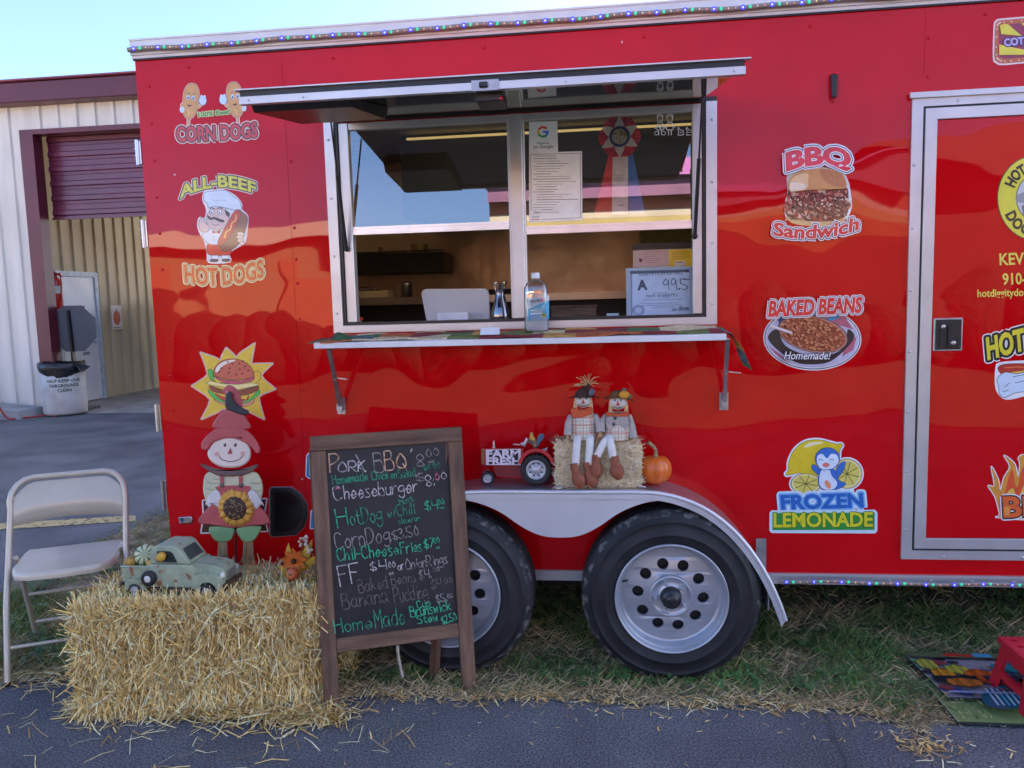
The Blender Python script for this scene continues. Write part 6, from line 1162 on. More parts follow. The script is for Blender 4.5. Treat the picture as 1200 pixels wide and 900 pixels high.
# flower pick
T5 = Thing('flower_pick', 'autumn flower pick with an orange daisy, white berries and yellow leaves on the bale', 'artificial flower', tuple(P(343, 690, -.24)))
Y6 = -.25
def leaf(mb, a, b, wd, mat=0, bow=.006):
    a, b = Vector(a), Vector(b); d = b-a; s_ = d.cross(Vector((0, 1, .2))).normalized()*wd; n_ = d.cross(s_).normalized()*bow; pts = []
    for t, k in ((0, .1), (.25, .75), (.5, 1.), (.75, .7), (1, .03)): pts += [a+d*t+s_*k+n_*(4*t*(1-t)), a+d*t+n_*(4*t*(1-t))*1.8, a+d*t-s_*k+n_*(4*t*(1-t))]
    mb.add(pts, [f for i in range(4) for f in ((3*i, 3*i+3, 3*i+4, 3*i+1), (3*i+1, 3*i+4, 3*i+5, 3*i+2))], mat, True)
for (x0, y0, x1, y1, wd) in ((350, 672, 366, 632, .020), (345, 680, 326, 662, .018), (352, 670, 372, 650, .016), (340, 664, 338, 636, .013), (352, 678, 368, 672, .013), (335, 672, 328, 684, .012)):
    mb = MB(); leaf(mb, P(x0, y0, Y6), P(x1, y1, Y6-.02), wd); T5.part('leaf', mb, M('autumn_leaf', (.66, .48, .06), .6, 0, col2=(.56, .30, .04), vs=40))
mb = MB(); fc = P(345, 657, Y6-.03)
for i in range(9):
    t = 2*math.pi*i/9+.2; leaf(mb, fc, fc+Vector((math.cos(t)*.055, -.008, math.sin(t)*.055)), .0135, 0, -.003)
fl_ = T5.part('daisy', mb, M('daisy_orange', (.68, .17, .02), .6, 0, .15, 60)); mb = MB(); mb.ell(fc+Vector((0, -.008, 0)), (.011, .008, .011), 12, 8); T5.part('daisy_centre', mb, M('daisy_dark', (.05, .02, .012), .8, 0, .3, 90), fl_)
mb = MB()
for (x, y) in [(355+random.uniform(-5, 6), 632+random.uniform(-4, 9)) for _ in range(16)]+[(362+random.uniform(-4, 4), 645+random.uniform(-4, 4)) for _ in range(9)]: mb.ell(P(x, y, Y6-.02-random.uniform(0, .012)), (.0052, .0052, .0052), 8, 6)
T5.part('berries', mb, M('white_berries', (.68, .62, .46), .5)); mb = MB()
for x, y in ((355, 634), (360, 645), (345, 656), (358, 640)): mb.tube([P(350, 690, Y6+.01), P(352, 668, Y6), P(x, y, Y6-.015)], .0022, 6)
T5.part('stems', mb, M('stem_green', (.18, .20, .05), .7))
gourd('mini_pumpkin', P(343, 673, Y6-.075), .026, [M('mini_pumpkin_orange', (.66, .12, .03), .4, 0, .12, 20, coat=.2)], 'tiny orange pumpkin in front of the flower pick on the bale', 'pumpkin', 9, .85, RAD(75), True, RAD(-95))
# ================================================================== on the counter shelf
PC = [M('patch_'+n, c, .9, 0, .25, 60, bump=.002, bs=200) for n, c in (('maroon', (.20, .02, .03)), ('olive', (.14, .17, .05)), ('ochre', (.50, .28, .07)), ('rust', (.40, .10, .03)), ('green', (.05, .13, .05)), ('cream', (.55, .46, .30)), ('wine', (.12, .015, .03)), ('teal', (.06, .13, .15)))]
T6 = Thing('patchwork_runner', 'autumn patchwork table runner lying along the serving shelf with its end hanging down', 'table runner', (-.34, -.16, 1.362))
mb = MB(); nx, ny = 62, 7; x0, x1 = -1.085, .425; top_ = []
rs = random.Random(11)
for i in range(nx+1):
    x = x0+(x1-x0)*i/nx
    for j in range(ny+1):
        t = j/ny; yf = -.286+.012*math.sin(x*7.3)+.008*math.sin(x*19); y = yf+(-.045-yf)*t; z = 1.3665+(y+.3)/.275*.0205+.0022*math.sin(x*31+t*5)+.002*math.sin(x*13-t*9)+(.004 if j in (0,) else 0); top_.append((x, y, z))
fs = [(i*(ny+1)+j, (i+1)*(ny+1)+j, (i+1)*(ny+1)+j+1, i*(ny+1)+j+1) for i in range(nx) for j in range(ny)]
cell = {}
for f in fs: pass
b0_ = len(mb.f); mb.add(top_, fs, 0, True)
for k in range(len(fs)):
    i, j = divmod(k, ny); key = ((i+(2 if j >= 3 else 0))//5, j//3); cell.setdefault(key, rs.randrange(7)); mb.m[b0_+k] = cell[key]
edge = [top_[i*(ny+1)] for i in range(nx+1)]; b1_ = len(mb.f); mb.add(edge+[(x, y+.001, z-.0062) for x, y, z in edge], [(i, i+1, nx+2+i, nx+1+i) for i in range(nx)], 0)
for k in range(nx): mb.m[b1_+k] = mb.m[b0_+k*ny]
T6.part('runner_top', mb, PC)
mb = MB(); nx, ny = 10, 7; vs = []
for i in range(nx+1):
    t = i/nx
    for j in range(ny+1):
        s_ = j/ny; y = -.275+.20*s_; x = .425+.055*min(1, t*2.2)+.035*t*t+.012*math.sin(s_*6+t*2)*t; z = 1.368+(y+.3)/.275*.019-.010*min(1, t*3)-.135*max(0, t-.18)/.82*(1-.25*s_); vs.append((x, y, z))
b0_ = len(mb.f); fs = [(i*(ny+1)+j, (i+1)*(ny+1)+j, (i+1)*(ny+1)+j+1, i*(ny+1)+j+1) for i in range(nx) for j in range(ny)]; mb.add(vs, fs, 0, True)
for k in range(len(fs)): mb.m[b0_+k] = (7, 2, 7, 4)[(k//ny)//3] if k % ny < 4 else (4, 7, 6, 7)[(k//ny)//3]
T6.part('hanging_end', mb, PC)
mb = MB(); nx, ny = 16, 9; vs = []
for i in range(nx+1):
    for j in range(ny+1):
        u, v = i/nx, j/ny; e = math.sin(math.pi*u)*math.sin(math.pi*v); vs.append((-1.145+.24*u, -.29+.17*v+.006*math.sin(u*14), 1.365+(.17*v)/.275*.0205+.026*e*(.6+.4*math.sin(u*11+v*6))+.006*math.sin(u*23+v*9)*e-.004*(1-u)))
b0_ = len(mb.f); fs = [(i*(ny+1)+j, (i+1)*(ny+1)+j, (i+1)*(ny+1)+j+1, i*(ny+1)+j+1) for i in range(nx) for j in range(ny)]; mb.add(vs, fs, 0, True)
for k in range(len(fs)): i, j = divmod(k, ny); mb.m[b0_+k] = (0, 0, 4, 7, 7, 7)[min(5, i//3)] if j > 2 else (1, 1, 4, 4, 7, 2)[min(5, i//3)]
T6.part('bunched_end', mb, PC)
# sanitiser bottle
c = Vector((-.268, -.135, 1.3815)); T6 = Thing('sanitizer_bottle', 'clear pump-less bottle of hand sanitizer with a blue label standing on the serving shelf', 'bottle', tuple(c))
mb = MB()
def obl(mb, prof, mat=0, n=28, ry=.62):
    vs = [c+Vector((r*math.copysign(abs(math.cos(2*math.pi*j/n))**.75, math.cos(2*math.pi*j/n)), r*ry*math.copysign(abs(math.sin(2*math.pi*j/n))**.75, math.sin(2*math.pi*j/n)), h)) for r, h in prof for j in range(n)]
    mb.add(vs, [(i*n+j, i*n+(j+1) % n, (i+1)*n+(j+1) % n, (i+1)*n+j) for i in range(len(prof)-1) for j in range(n)], mat, True)
obl(mb, [(0, 0), (.042, 0), (.0465, .006), (.0465, .155), (.044, .172), (.036, .186), (.022, .196), (.0155, .200), (.0155, .206)])
T6.part('bottle_body', mb, glassy('sanitizer_plastic', .13, (.95, .97, .98), .03))
mb = MB(); obl(mb, [(0, .003), (.040, .003), (.0442, .008), (.0442, .150), (0, .150)], 0, 28, .58); T6.part('gel', mb, milky('gel_clear', (.8, .84, .86), .38))
mb = MB(); mb.lathe([(.0165, .2055), (.0165, .224), (.014, .2265), (0, .2265)], c, 'z', 20); T6.part('cap', mb, M('white_cap', (.78, .8, .82), .4))
a = Art(lambda x, y, h: Vector((P(x, y, -.165).x, c.y-.0295*(1-(min(1, abs((P(x, y, -.165).x-c.x)/.0465))**3)*.6)-h, P(x, y, -.165).z)), 1e-4, 4e-4)
a.poly([(619, 349), (643, 346), (643, 374), (619, 376)], (222, 236, 242)); a.poly([(619, 362), (631, 357), (643, 352), (643, 374), (619, 376)], (70, 178, 220)); a.text('germ', (621, 355), (633, 353.6), 4.6, (50, 70, 90), .02); a.text('x', (633.5, 353.6), (637.5, 353), 5.5, (200, 50, 90), .03); a.line([(621, 364), (640, 362)], .8, (225, 240, 246), joint=False); a.line([(621, 368), (634, 367)], .8, (225, 240, 246), joint=False); a.ell(637, 369.5, 3, 2.8, (190, 170, 70)); a.ell(637, 369.5, 1.8, 1.7, (90, 110, 50))
a.done('bottle_label', T6.e, T6.off)
c = Vector(P(574, 391, -.22)); mb = MB(); q0, q1 = P(563, 391, -.22), P(586, 381, -.20)
mb.prism([(q0.x, 1.376), (q1.x, 1.376), (q1.x, 1.398), (q1.x-.006, 1.403), (q0.x+.006, 1.403), (q0.x, 1.398)], lambda u, v, h: Vector((u, -.225+(v-1.376)*.5-h, v)), 0, .002)
T6 = Thing('price_tag', 'small white tag with a loop of string leaning on the serving shelf', 'tag', tuple(c)); T6.part('card', mb, M('card_white', (.72, .76, .80), .6, 0, .03)); mb = MB(); m_ = (q0.x+q1.x)/2; mb.tube([(m_, -.213, 1.400), (m_-.012, -.19, 1.410), (m_-.02, -.16, 1.414), (m_+.0, -.15, 1.398)], .0012, 5); T6.part('string', mb, M('string_white', (.7, .7, .68), .8))

# ================================================================== inside the window
iz = 1.3955
POSG = M('tablet_grey', (.52, .53, .54), .4, 0, .03, 5)
c = P(531, 380, .20); T6 = Thing('till_tablet', 'pale grey back of a till tablet on its stand inside the serving window', 'tablet', (c.x, c.y, iz))
mb = MB(); pts = [(501, 381), (491, 345), (492, 340.5), (496, 338.5), (566, 338), (570, 340), (571.5, 345), (575, 381)]
mb.prism(pts, lambda u, v, h: (lambda p: Vector((p.x, p.y-h+(p.z-1.4)*.35, max(p.z, iz+.002))))(P(u, v, .20)), 0, .012, ch=1.0); T6.part('tablet', mb, POSG)
mb = MB(); q0, q1 = P(513, 381, .13), P(549, 366, .13); mb.box(q0.x, q1.x, .12, .165, iz+.0005, q1.z); T6.part('card_reader', mb, M('reader_white', (.66, .70, .74), .5), bevel=.003)
mb = MB(); mb.prism([(0, iz+.001), (.10, iz+.001), (.02, 1.52)], lambda u, v, h: Vector((c.x+h-.03, .225+u, v)), 0, .06); T6.part('stand', mb, POSG)
c = Vector((P(587, 380, .16).x, .16, iz+.0005)); prof = [(.030, .0), (.036, .01), (.042, .04), (.037, .075), (.026, .11), (.020, .135), (.022, .155), (.030, .180), (.036, .188)]
T6 = Thing('glass_vase', 'smoky glass carafe with a flared neck inside the serving window', 'vase', tuple(c)); mb = MB(); mb.lathe([(0, 0)]+cr(prof, 4), c, 'z', 28); T6.part('glass', mb, glassy('smoky_glass', .22, (.50, .48, .56), .02)); mb = MB(); mb.lathe([(0, .004), (.030, .004), (.036, .014), (.0395, .035), (0, .035)], c, 'z', 24); T6.part('tips', mb, M('coins', (.36, .30, .20), .5, 0, .4, 60)); mb = MB()
for i in range(5): p = c+Vector((random.uniform(-.012, .012), random.uniform(-.01, .01), .04+.022*i)); mb.add([p+Vector((-.015, 0, -.012)), p+Vector((.014, .006, -.01)), p+Vector((.012, -.004, .02)), p+Vector((-.013, .002, .016))], [(0, 1, 2, 3)])
T6.part('notes', mb, M('bank_notes', (.22, .28, .36), .7, 0, .3, 40))
c = Vector((P(420, 380, .14).x, .14, iz+.0005)); T6 = Thing('toothpick_jar', 'small glass jar of toothpicks with a red lid inside the left window corner', 'jar', tuple(c))
mb = MB(); mb.lathe([(0, 0), (.019, 0), (.021, .004), (.021, .036), (.018, .041)], c, 'z', 20); T6.part('jar', mb, CLEAR)
mb = MB()
for i in range(26): q = random.uniform(0, 6.3); r = .015*math.sqrt(random.random()); mb.tube([c+Vector((r*math.cos(q), r*math.sin(q), .002)), c+Vector((r*.9*math.cos(q+.3), r*.9*math.sin(q+.3), .038))], .0011, 4)
T6.part('toothpicks', mb, M('toothpick_wood', (.62, .46, .26), .7)); mb = MB(); mb.lathe([(.020, .040), (.0215, .042), (.0215, .050), (.019, .053), (0, .053)], c, 'z', 20); T6.part('lid', mb, M('red_lid', (.55, .03, .03), .4))
# sanitation grade card in its frame
y9 = .155; a0, a1 = P(733, 313, y9), P(812, 371, y9)
T6 = Thing('grade_certificate', 'framed pale blue sanitation rating card reading A 99.5 behind the right window', 'certificate', ((a0.x+a1.x)/2, y9, a1.z))
FRB = M('frame_pale_blue', (.34, .43, .54), .4, 0, .08, 10); Q = [(733.5, 314), (811, 311.5), (813, 370), (734, 372.5)]
pf_ = lambda u, v, h: (lambda p: Vector((p.x, p.y+(p.z-1.4)*.12-h, max(p.z, iz+.001))))(P(u, v, y9))
mb = MB(); mb.prism(Q, pf_, 0, .010, ch=1.0); fr_ = T6.part('frame', mb, FRB)
a = Art(lambda u, v, h: pf_(u, v, .0102+h), 8e-5, 4e-4)
a.poly([(739, 318), (808, 316), (809, 368.5), (739, 370.5)], (176, 198, 224)); a.poly([(738.5, 317.5), (808, 315.5), (808, 319), (738.5, 321)], (60, 66, 84)); a.poly([(739, 321), (741, 321), (741, 370), (739, 370.5)], (120, 140, 166))
a.text('SANITATION RATING', (749, 323.4), (800, 321.5), 3.2, (44, 54, 80), .01); a.text('A', (747, 339.5), (759, 339), 11.5, (24, 34, 56), .05)
for tx, p0, p1, h in (('99', (778, 340), (793, 339), 13), ('.', (793.6, 339.5), (796, 339.5), 9), ('5', (799, 340), (806.5, 339), 13)): a.hand(tx, p0, p1, h, (30, 44, 60), 1.1)
a.line([(801, 327.4), (809, 327)], 1.0, (30, 44, 60), joint=False)
for x0, x1, y in ((765, 784, 343.4), (753, 800, 351.5), (750, 795, 355.6), (752, 798, 358), (763, 790, 360.2)): a.line([(x0, y), (x1, y-.03*(x1-x0)/2)], .5, (100, 118, 148), joint=False)
a.ell(796.2, 338.6, 1.1, 1.2, (30, 44, 60)); a.hand('hot diggity', (758, 348.5), (794, 346.8), 4, (50, 56, 84), .6); a.line(oval(748, 363.5, 6.6, 5.6, 20), .8, (84, 104, 140), True, False); a.line(oval(748, 363.5, 4.6, 3.8, 16), .6, (84, 104, 140), True, False); a.hand('Jan', (786, 364.5), (793, 364), 4, (40, 50, 74), .6); a.hand('dlinson', (795, 364), (807, 363), 5, (40, 50, 74), .6)
a.done('grade_card', fr_, T6.off)
T6 = Thing('notice_board', 'white and yellow notices in a stand behind the grade card', 'notice', tuple(P(780, 312, .30)))
mb = MB(); q0, q1 = P(742, 312, .31), P(815, 291, .31); mb.box(q0.x, q1.x, .30, .32, iz, q1.z); T6.part('backing', mb, M('notice_backing', (.55, .46, .42), .6)); mb = MB(); mb.box(q0.x-.002, q1.x+.002, .296, .36, q1.z+.0005, q1.z+.028); T6.part('top_bar', mb, M('dark_blue_bar', (.02, .022, .035), .4))
a = Art(lambda u, v, h: P(u, v, .2995-h), 1e-4, 4e-4); a.poly([(748, 293), (781, 292.5), (781, 312), (748, 312)], (196, 172, 176)); a.poly([(784, 292.5), (813, 292), (813, 312), (784, 312)], (224, 190, 26)); a.poly([(791, 306), (803, 305.5), (803, 312), (791, 312)], (210, 206, 196)); a.line([(793, 307.5), (801, 307)], .8, (40, 40, 50), joint=False)
for i in range(6): a.line([(754, 295.5+i*2.5), (777-(i % 3)*4, 295+i*2.5)], .5, (130, 110, 120), joint=False)
for i in range(4): a.line([(787, 295.5+i*2.6), (810-(i % 2)*6, 295+i*2.6)], .5, (150, 124, 20), joint=False)
a.poly([(749, 303), (752.5, 303), (752.5, 307), (749, 307)], (60, 40, 60)); a.done('notices', T6.e, T6.off)
mb = MB(); q0, q1 = P(646, 376, .30), P(699, 359, .30); mb.box(q0.x, q1.x, .30, .40, iz+.0005, q1.z-.002); mb.box(q0.x-.003, q1.x+.003, .297, .403, q1.z-.0015, q1.z+.006)
solo('wooden_box', mb, M('dark_walnut', (.05, .028, .016), .6, 0, col2=(.13, .08, .045), vs=14, stretch=(.5, 3, 3)), 'low dark wooden box inside the serving window behind the sanitizer bottle', 'box', (q0.x, .35, iz), bevel=.002)
mb = MB(); q0, q1 = P(711, 374, .18), P(725, 367, .18); mb.box(q0.x, q1.x, .18, .195, iz+.0005, q1.z); mb.box(q0.x-.004, q1.x+.004, .175, .20, iz+.0002, iz+.004)
solo('card_holder', mb, M('pale_blue_plastic', (.34, .50, .62), .4), 'small pale blue card holder inside the window, left of the grade card', 'card holder', (q0.x, .19, iz))
# rosette ribbon and paper hung inside the right pane
yR = .045; ctr = P(726, 161, yR); T6 = Thing('prize_rosette', 'red and white prize rosette with red, white and blue tails hung behind the right pane', 'rosette', tuple(ctr))
px_ = PX(yR); f3 = lambda u, v, h: P(u, v, yR-h)
for pts, cc, nm in (([(714, 178), (723, 180), (718, 251), (696, 252)], (.72, .05, .05), 'red_tail'), ([(718, 178), (736, 178), (736, 251), (717, 251)], (.85, .86, .88), 'white_tail'), ([(734, 178), (741, 178), (756, 250), (737, 251)], (.06, .22, .66), 'blue_tail')):
    mb = MB(); h0 = {'red_tail': 0, 'blue_tail': .001, 'white_tail': .003}[nm]; mb.prism(pts, f3, h0, h0+.0008); T6.part(nm, mb, M('satin_'+nm, cc, .4, 0, .08, 30, sheen=.3))
mb = MB(); n = 60; R_ = 22.5*px_; vs = []
for k, r in enumerate((.45, 1.0)):
    for j in range(n): t = 2*math.pi*j/n; q = R_*r*(1+(.05*math.cos(6*t) if k else 0)); vs.append(ctr+Vector((q*math.cos(t), -.008-(.004 if j % 2 else 0)*r, q*math.sin(t))))
mb.add(vs, [(j, (j+1) % n, n+(j+1) % n, n+j) for j in range(n)]); T6.part('pleats', mb, M('pleated_red', (.66, .035, .05), .5, 0, .15, 40))
mb = MB()
for i in range(6):
    t = RAD(90+60*i)+.52-.52; d = Vector((math.cos(t), 0, math.sin(t))); s_ = Vector((-math.sin(t), 0, math.cos(t))); b_ = ctr+Vector((0, -.0135, 0)); mb.add([b_+d*R_*.4-s_*R_*.26, b_+d*R_*.4+s_*R_*.26, b_+d*R_*.62+s_*R_*.22, b_+d*R_*1.02, b_+d*R_*.62-s_*R_*.22], [(0, 1, 2, 3, 4)])
T6.part('white_points', mb, M('satin_white', (.88, .86, .87), .5, 0, .05)); mb = MB(); mb.lathe([(R_*.50, -.015), (R_*.50, -.019), (R_*.38, -.020)], ctr, 'y', 32); T6.part('ring', mb, M('ring_blue', (.05, .06, .22), .4)); mb = MB(); mb.lathe([(R_*.39, -.0195), (0, -.0205)], ctr, 'y', 28); T6.part('medal', mb, M('medal_disc', (.66, .60, .48), .5, 0, col2=(.42, .28, .08), vs=60, fac=(.5, .6)))
a = Art(lambda u, v, h: P(u, v, yR-.0042-h), 1e-4, 2e-4)
for x0, x1, y in ((720, 733, 205), (721, 732, 208), (720, 733, 211)): a.line([(x0, y), (x1, y)], .8, (150, 160, 170), joint=False)
a.line([(724, 241), (731, 240)], 1.0, (130, 110, 150), joint=False); a.done('tail_print', T6.e, T6.off)
# stuff on the shelf and counter at the back
ybk = 2.16
def bx(name, x0, y0, x1, y1, yy, dp, mat, label, cat, bev=.004):
    p, q = P(x0, y1, yy), P(x1, y0, yy); mb = MB(); mb.box(p.x, q.x, yy, yy+dp, p.z, q.z); return solo(name, mb, mat, label, cat, ((p.x+q.x)/2, yy+dp/2, p.z), bevel=bev)
CB = M('cardboard', (.42, .31, .17), .8, 0, .15, 6); LBX = M('pale_carton', (.55, .45, .28), .7, 0, .1, 8)
bx('carton', 417, 288.5, 443, 297, ybk, .12, LBX, 'pale carton at the left end of the black wall shelf inside the trailer', 'box')
bx('carton', 447, 292.5, 472, 297, ybk, .10, CB, 'flat brown carton lying in the middle of the black wall shelf', 'box')
c = P(492, 297, ybk+.06); T6 = Thing('yellow_tub', 'yellowish tub with a lid standing on the black wall shelf inside the trailer', 'tub', tuple(c)); mb = MB(); r_ = 9.5*PX(ybk); hh = 11*PX(ybk); mb.lathe([(0, 0), (r_*.85, 0), (r_, hh*.8)], c, 'z', 20); T6.part('tub', mb, M('tub_yellow', (.58, .44, .17), .6)); mb = MB(); mb.lathe([(r_*1.06, hh*.8), (r_*1.06, hh), (0, hh*1.02)], c, 'z', 20); T6.part('lid', mb, M('tub_lid', (.62, .52, .30), .5))
zc = 1.546
def onc(x, yy): p = P(x, 345, yy); return Vector((p.x, yy, zc))
c = onc(477, 1.95); T6 = Thing('steel_shaker', 'steel shaker cup with a handle on the counter at the back of the trailer', 'shaker', tuple(c)); mb = MB(); mb.lathe([(0, 0), (.036, 0), (.036, .085), (.038, .088), (.030, .10), (0, .104)], c, 'z', 20); T6.part('cup', mb, CHROME); mb = MB(); mb.tube([c+Vector((-.035, 0, .075)), c+Vector((-.062, 0, .07)), c+Vector((-.062, 0, .03)), c+Vector((-.036, 0, .02))], .005, 6); T6.part('handle', mb, CHROME)
c = onc(432, 1.95); T6 = Thing('food_tray', 'flat pale food tray holding wrapped packets on the back counter', 'tray', tuple(c)); mb = MB(); mb.box(c.x-.12, c.x+.15, 1.88, 2.1, zc+.0005, zc+.05); T6.part('tray', mb, LBX, bevel=.006); mb = MB()
for i in range(4): mb.ell(c+Vector((-.09+.045*i, 0, .062)), (.03, .03, .018), 10, 6)
T6.part('packets', mb, M('foil_packets', (.25, .22, .2), .3, .6, .3, 30))
mb = MB(); c = onc(556, 1.9); mb.box(c.x-.20, c.x+.36, 1.86, 2.2, zc+.0005, zc+.035); mb.box(c.x-.20, c.x+.36, 1.84, 1.859, zc+.02, zc+.028); solo('griddle', mb, DARKM, 'low black griddle on the back counter behind the tablet', 'griddle', tuple(c), bevel=.003)

# ================================================================== decorations on the fender
zf = .7665
yT = -.105
# tractor
TRR = M('tractor_red', (.34, .012, .018), .45, 0, .2, 20, coat=.3); TYB = M('tractor_tyre', (.016, .017, .018), .6, 0, .2, 30); SIL = M('tractor_silver', (.52, .52, .54), .4, .4, .1, 30)
q0 = P(565, 567, yT); T6 = Thing('toy_tractor', 'small red metal tractor ornament lettered FARM FRESH, standing on the fender', 'toy tractor', (P(606, 567, yT).x, yT, zf))
def f4(u, v, h): return P(555+u/10.91, 500+v/10.91, yT-h)
mb = MB(); mb.prism([(110, 280), (600, 268), (640, 275), (640, 490), (110, 500)], f4, -.035, .030); bdy = T6.part('bonnet', mb, TRR, bevel=.002)
mb = MB(); mb.prism([(250, 500), (640, 490), (640, 640), (300, 640), (260, 560)], f4, -.02, .015); T6.part('chassis', mb, M('tractor_dark_red', (.20, .012, .016), .5)); mb = MB(); mb.prism([(100, 285), (135, 282), (135, 475), (100, 480)], f4, -.03, .0315); T6.part('grille', mb, M('bronze_grille', (.26, .13, .05), .4, .5, .3, 90))
a = Art(lambda u, v, h: f4(u, v, .0304+h), 1.2e-4, 4e-4); a.poly([(155, 293), (602, 284), (606, 492), (158, 490)], (214, 206, 214)); a.poly([(168, 303), (593, 295), (596, 482), (168, 480)], (36, 18, 24))
a.text('FARM', (170, 389), (592, 386), 86, (214, 206, 214), .012, outl=((5, (214, 206, 214)),)); a.text('FRESH', (170, 480), (594, 480), 84, (214, 206, 214), .012, outl=((5, (214, 206, 214)),)); a.done('side_panel', bdy, T6.off)
mb = MB(); mb.tube([f4(258, 275, .0), f4(258, 225, .0), f4(258, 180, 0)], [.006, .004, .003], 8); T6.part('exhaust', mb, M('exhaust_cream', (.6, .52, .42), .5))
mb = MB(); fpts = [(580+0, 465)]; arc = [f4(800+r*math.cos(t), 520-r*.98*math.sin(t), 0) for r in (0,) for t in (0,)]
o_ = [(800+238*math.cos(RAD(t)), 520-240*math.sin(RAD(t))) for t in range(14, 171, 8)]; i_ = [(800+196*math.cos(RAD(t)), 520-198*math.sin(RAD(t))) for t in range(170, 13, -8)]
mb.prism(o_+i_, f4, -.005, .052); T6.part('mudguard', mb, M('tractor_bright_red', (.50, .02, .025), .4, coat=.4))
def twheel(cx, cy, R, yy, lug):
    c = f4(cx, cy, yy); mb = MB(); r = R/10.91*PX(yT); c.z = zf+r+.0035 if lug else zf+r+.001
    mb.lathe([(r*.62, .004), (r*.66, -.010), (r*.9, -.013), (r, -.006), (r, .016), (r*.9, .022), (r*.6, .022)], c, 'y', 36)
    if lug:
        for k in range(22): t = 2*math.pi*k/22; d = Vector((math.cos(t), 0, math.sin(t))); s_ = Vector((-math.sin(t), 0, math.cos(t))); mb.bar(c+d*r*.98+Vector((0, -.012, 0)), c+d*r*1.0+s_*.005+Vector((0, .012, 0)), .004, .007, up=d)
    w_ = T6.part('wheel', mb, TYB); mb = MB(); mb.lathe([(r*.66, -.006), (r*.60, -.0135), (r*.54, -.0135), (r*.50, -.004), (r*.30, -.004), (r*.26, -.010), (r*.12, -.012), (0, -.013)], c, 'y', 28); T6.part('rim', mb, SIL, w_)
    if lug:
        mb = MB()
        for k in range(8): t = 2*math.pi*(k+.5)/8; mb.lathe([(.004, -.0045), (0, -.0046)], c+Vector((r*.41*math.cos(t), 0, r*.41*math.sin(t))), 'y', 8)
        T6.part('rim_slots', mb, TYB, w_)
twheel(180, 620, 88, .02, False); twheel(800, 530, 200, .03, True)
mb = MB(); mb.bar(f4(505, 225, .0), f4(600, 228, .0), .004, .004); mb.ell(f4(635, 222, 0), (.012, .010, .009), 12, 8); mb.tube([f4(640, 250, 0), f4(690, 150, 0)], .007, 8); T6.part('steering', mb, M('bare_metal', (.5, .46, .48), .4, .5))
mb = MB(); mb.prism([(860, 295), (950, 262), (935, 305), (900, 315)], f4, -.01, .01); T6.part('seat', mb, SIL)
# rooster sitting on the tractor
T6 = Thing('rooster_figure', 'tiny rooster figure with a yellow neck and blue tail riding on the toy tractor', 'rooster', tuple(f4(770, 270, .0)))
mb = MB(); R2 = lambda *p: [f4(x, y, 0) for x, y in p]
mb.tube(cr(R2((745, 95), (740, 130), (755, 170), (780, 215), (800, 250)), 4), [.004]*3+[.006]*3+[.009]*4+[.012]*5+[.010, .006][:2] if False else [.0045+.0085*min(1, i/12) for i in range(17)], 10); T6.part('body', mb, M('rooster_brown', (.16, .10, .07), .6, 0, col2=(.30, .20, .08), vs=90))
mb = MB(); mb.prism(cr([(720, 120), (745, 95), (770, 120), (795, 170), (775, 190), (735, 180), (712, 165)], 3, True), f4, -.008, .0135, ch=12); T6.part('neck', mb, M('rooster_yellow', (.56, .34, .06), .6, 0, .2, 80)); mb = MB(); mb.ell(f4(742, 92, 0), (.007, .006, .007), 10, 7); mb.bar(f4(735, 95, 0), f4(712, 100, 0), .003, .003); T6.part('head', mb, M('rooster_head', (.58, .36, .10), .6)); mb = MB(); mb.prism([(725, 80), (735, 65), (745, 72), (758, 62), (765, 80)], f4, -.002, .004); T6.part('comb', mb, M('comb_red', (.5, .03, .02), .5))
mb = MB(); mb.prism(cr([(800, 240), (810, 150), (840, 95), (880, 85), (905, 110), (900, 150), (850, 210), (830, 250)], 4, True), f4, -.006, .008, ch=10); T6.part('tail', mb, M('rooster_blue', (.045, .10, .18), .5, 0, col2=(.09, .17, .24), vs=70)); mb = MB(); mb.prism(cr([(700, 185), (760, 175), (800, 215), (830, 235), (800, 275), (750, 240), (710, 215)], 3, True), f4, -.010, .0105, ch=10); T6.part('wing', mb, M('rooster_grey', (.11, .10, .095), .6, 0, .3, 60))
# bagged mini bale
q0, q1 = P(649, 570, -.17), P(753, 516, -.17)
T6 = Thing('mini_bale', 'small straw bale in clear wrap standing on the fender under the two scarecrow dolls', 'straw bale', ((q0.x+q1.x)/2, -.105, zf))
def f5(u, v, h): return P(640+u/6, 430+v/6, -.165-h)
mb = MB(); nx, nz, ny = 26, 12, 8; bx0, bx1, bz1, by0, by1 = q0.x+.004, q1.x-.002, q1.z-.004, -.168, -.045
rs = random.Random(3)
def pf2(x, y, z):
    u, v = (x-bx0)/(bx1-bx0)*2-1, (z-zf)/(bz1-zf)*2-1; k = .006*math.sin(x*70+z*40)+.005*math.sin(z*90-x*31)
    rr = max(0, abs(u)-.86)/.14; rz = max(0, abs(v)-.8)/.2
    return Vector((x-math.copysign(.010*rz*rz*(1 if abs(u) > .9 else 0), u)+k*.4*(abs(u) > .95), y+(k+.012*(rr*rr+rz*rz))*(1 if y < -.1 else -1), z+k*.7*(v > .9)))
def fc2(o, u, v, a_, b_):
    vs = [pf2(*(Vector(o)+Vector(u)*(i/a_)+Vector(v)*(j/b_))) for i in range(a_+1) for j in range(b_+1)]; mb.add(vs, [(i*(b_+1)+j, (i+1)*(b_+1)+j, (i+1)*(b_+1)+j+1, i*(b_+1)+j+1) for i in range(a_) for j in range(b_)], 0, True)
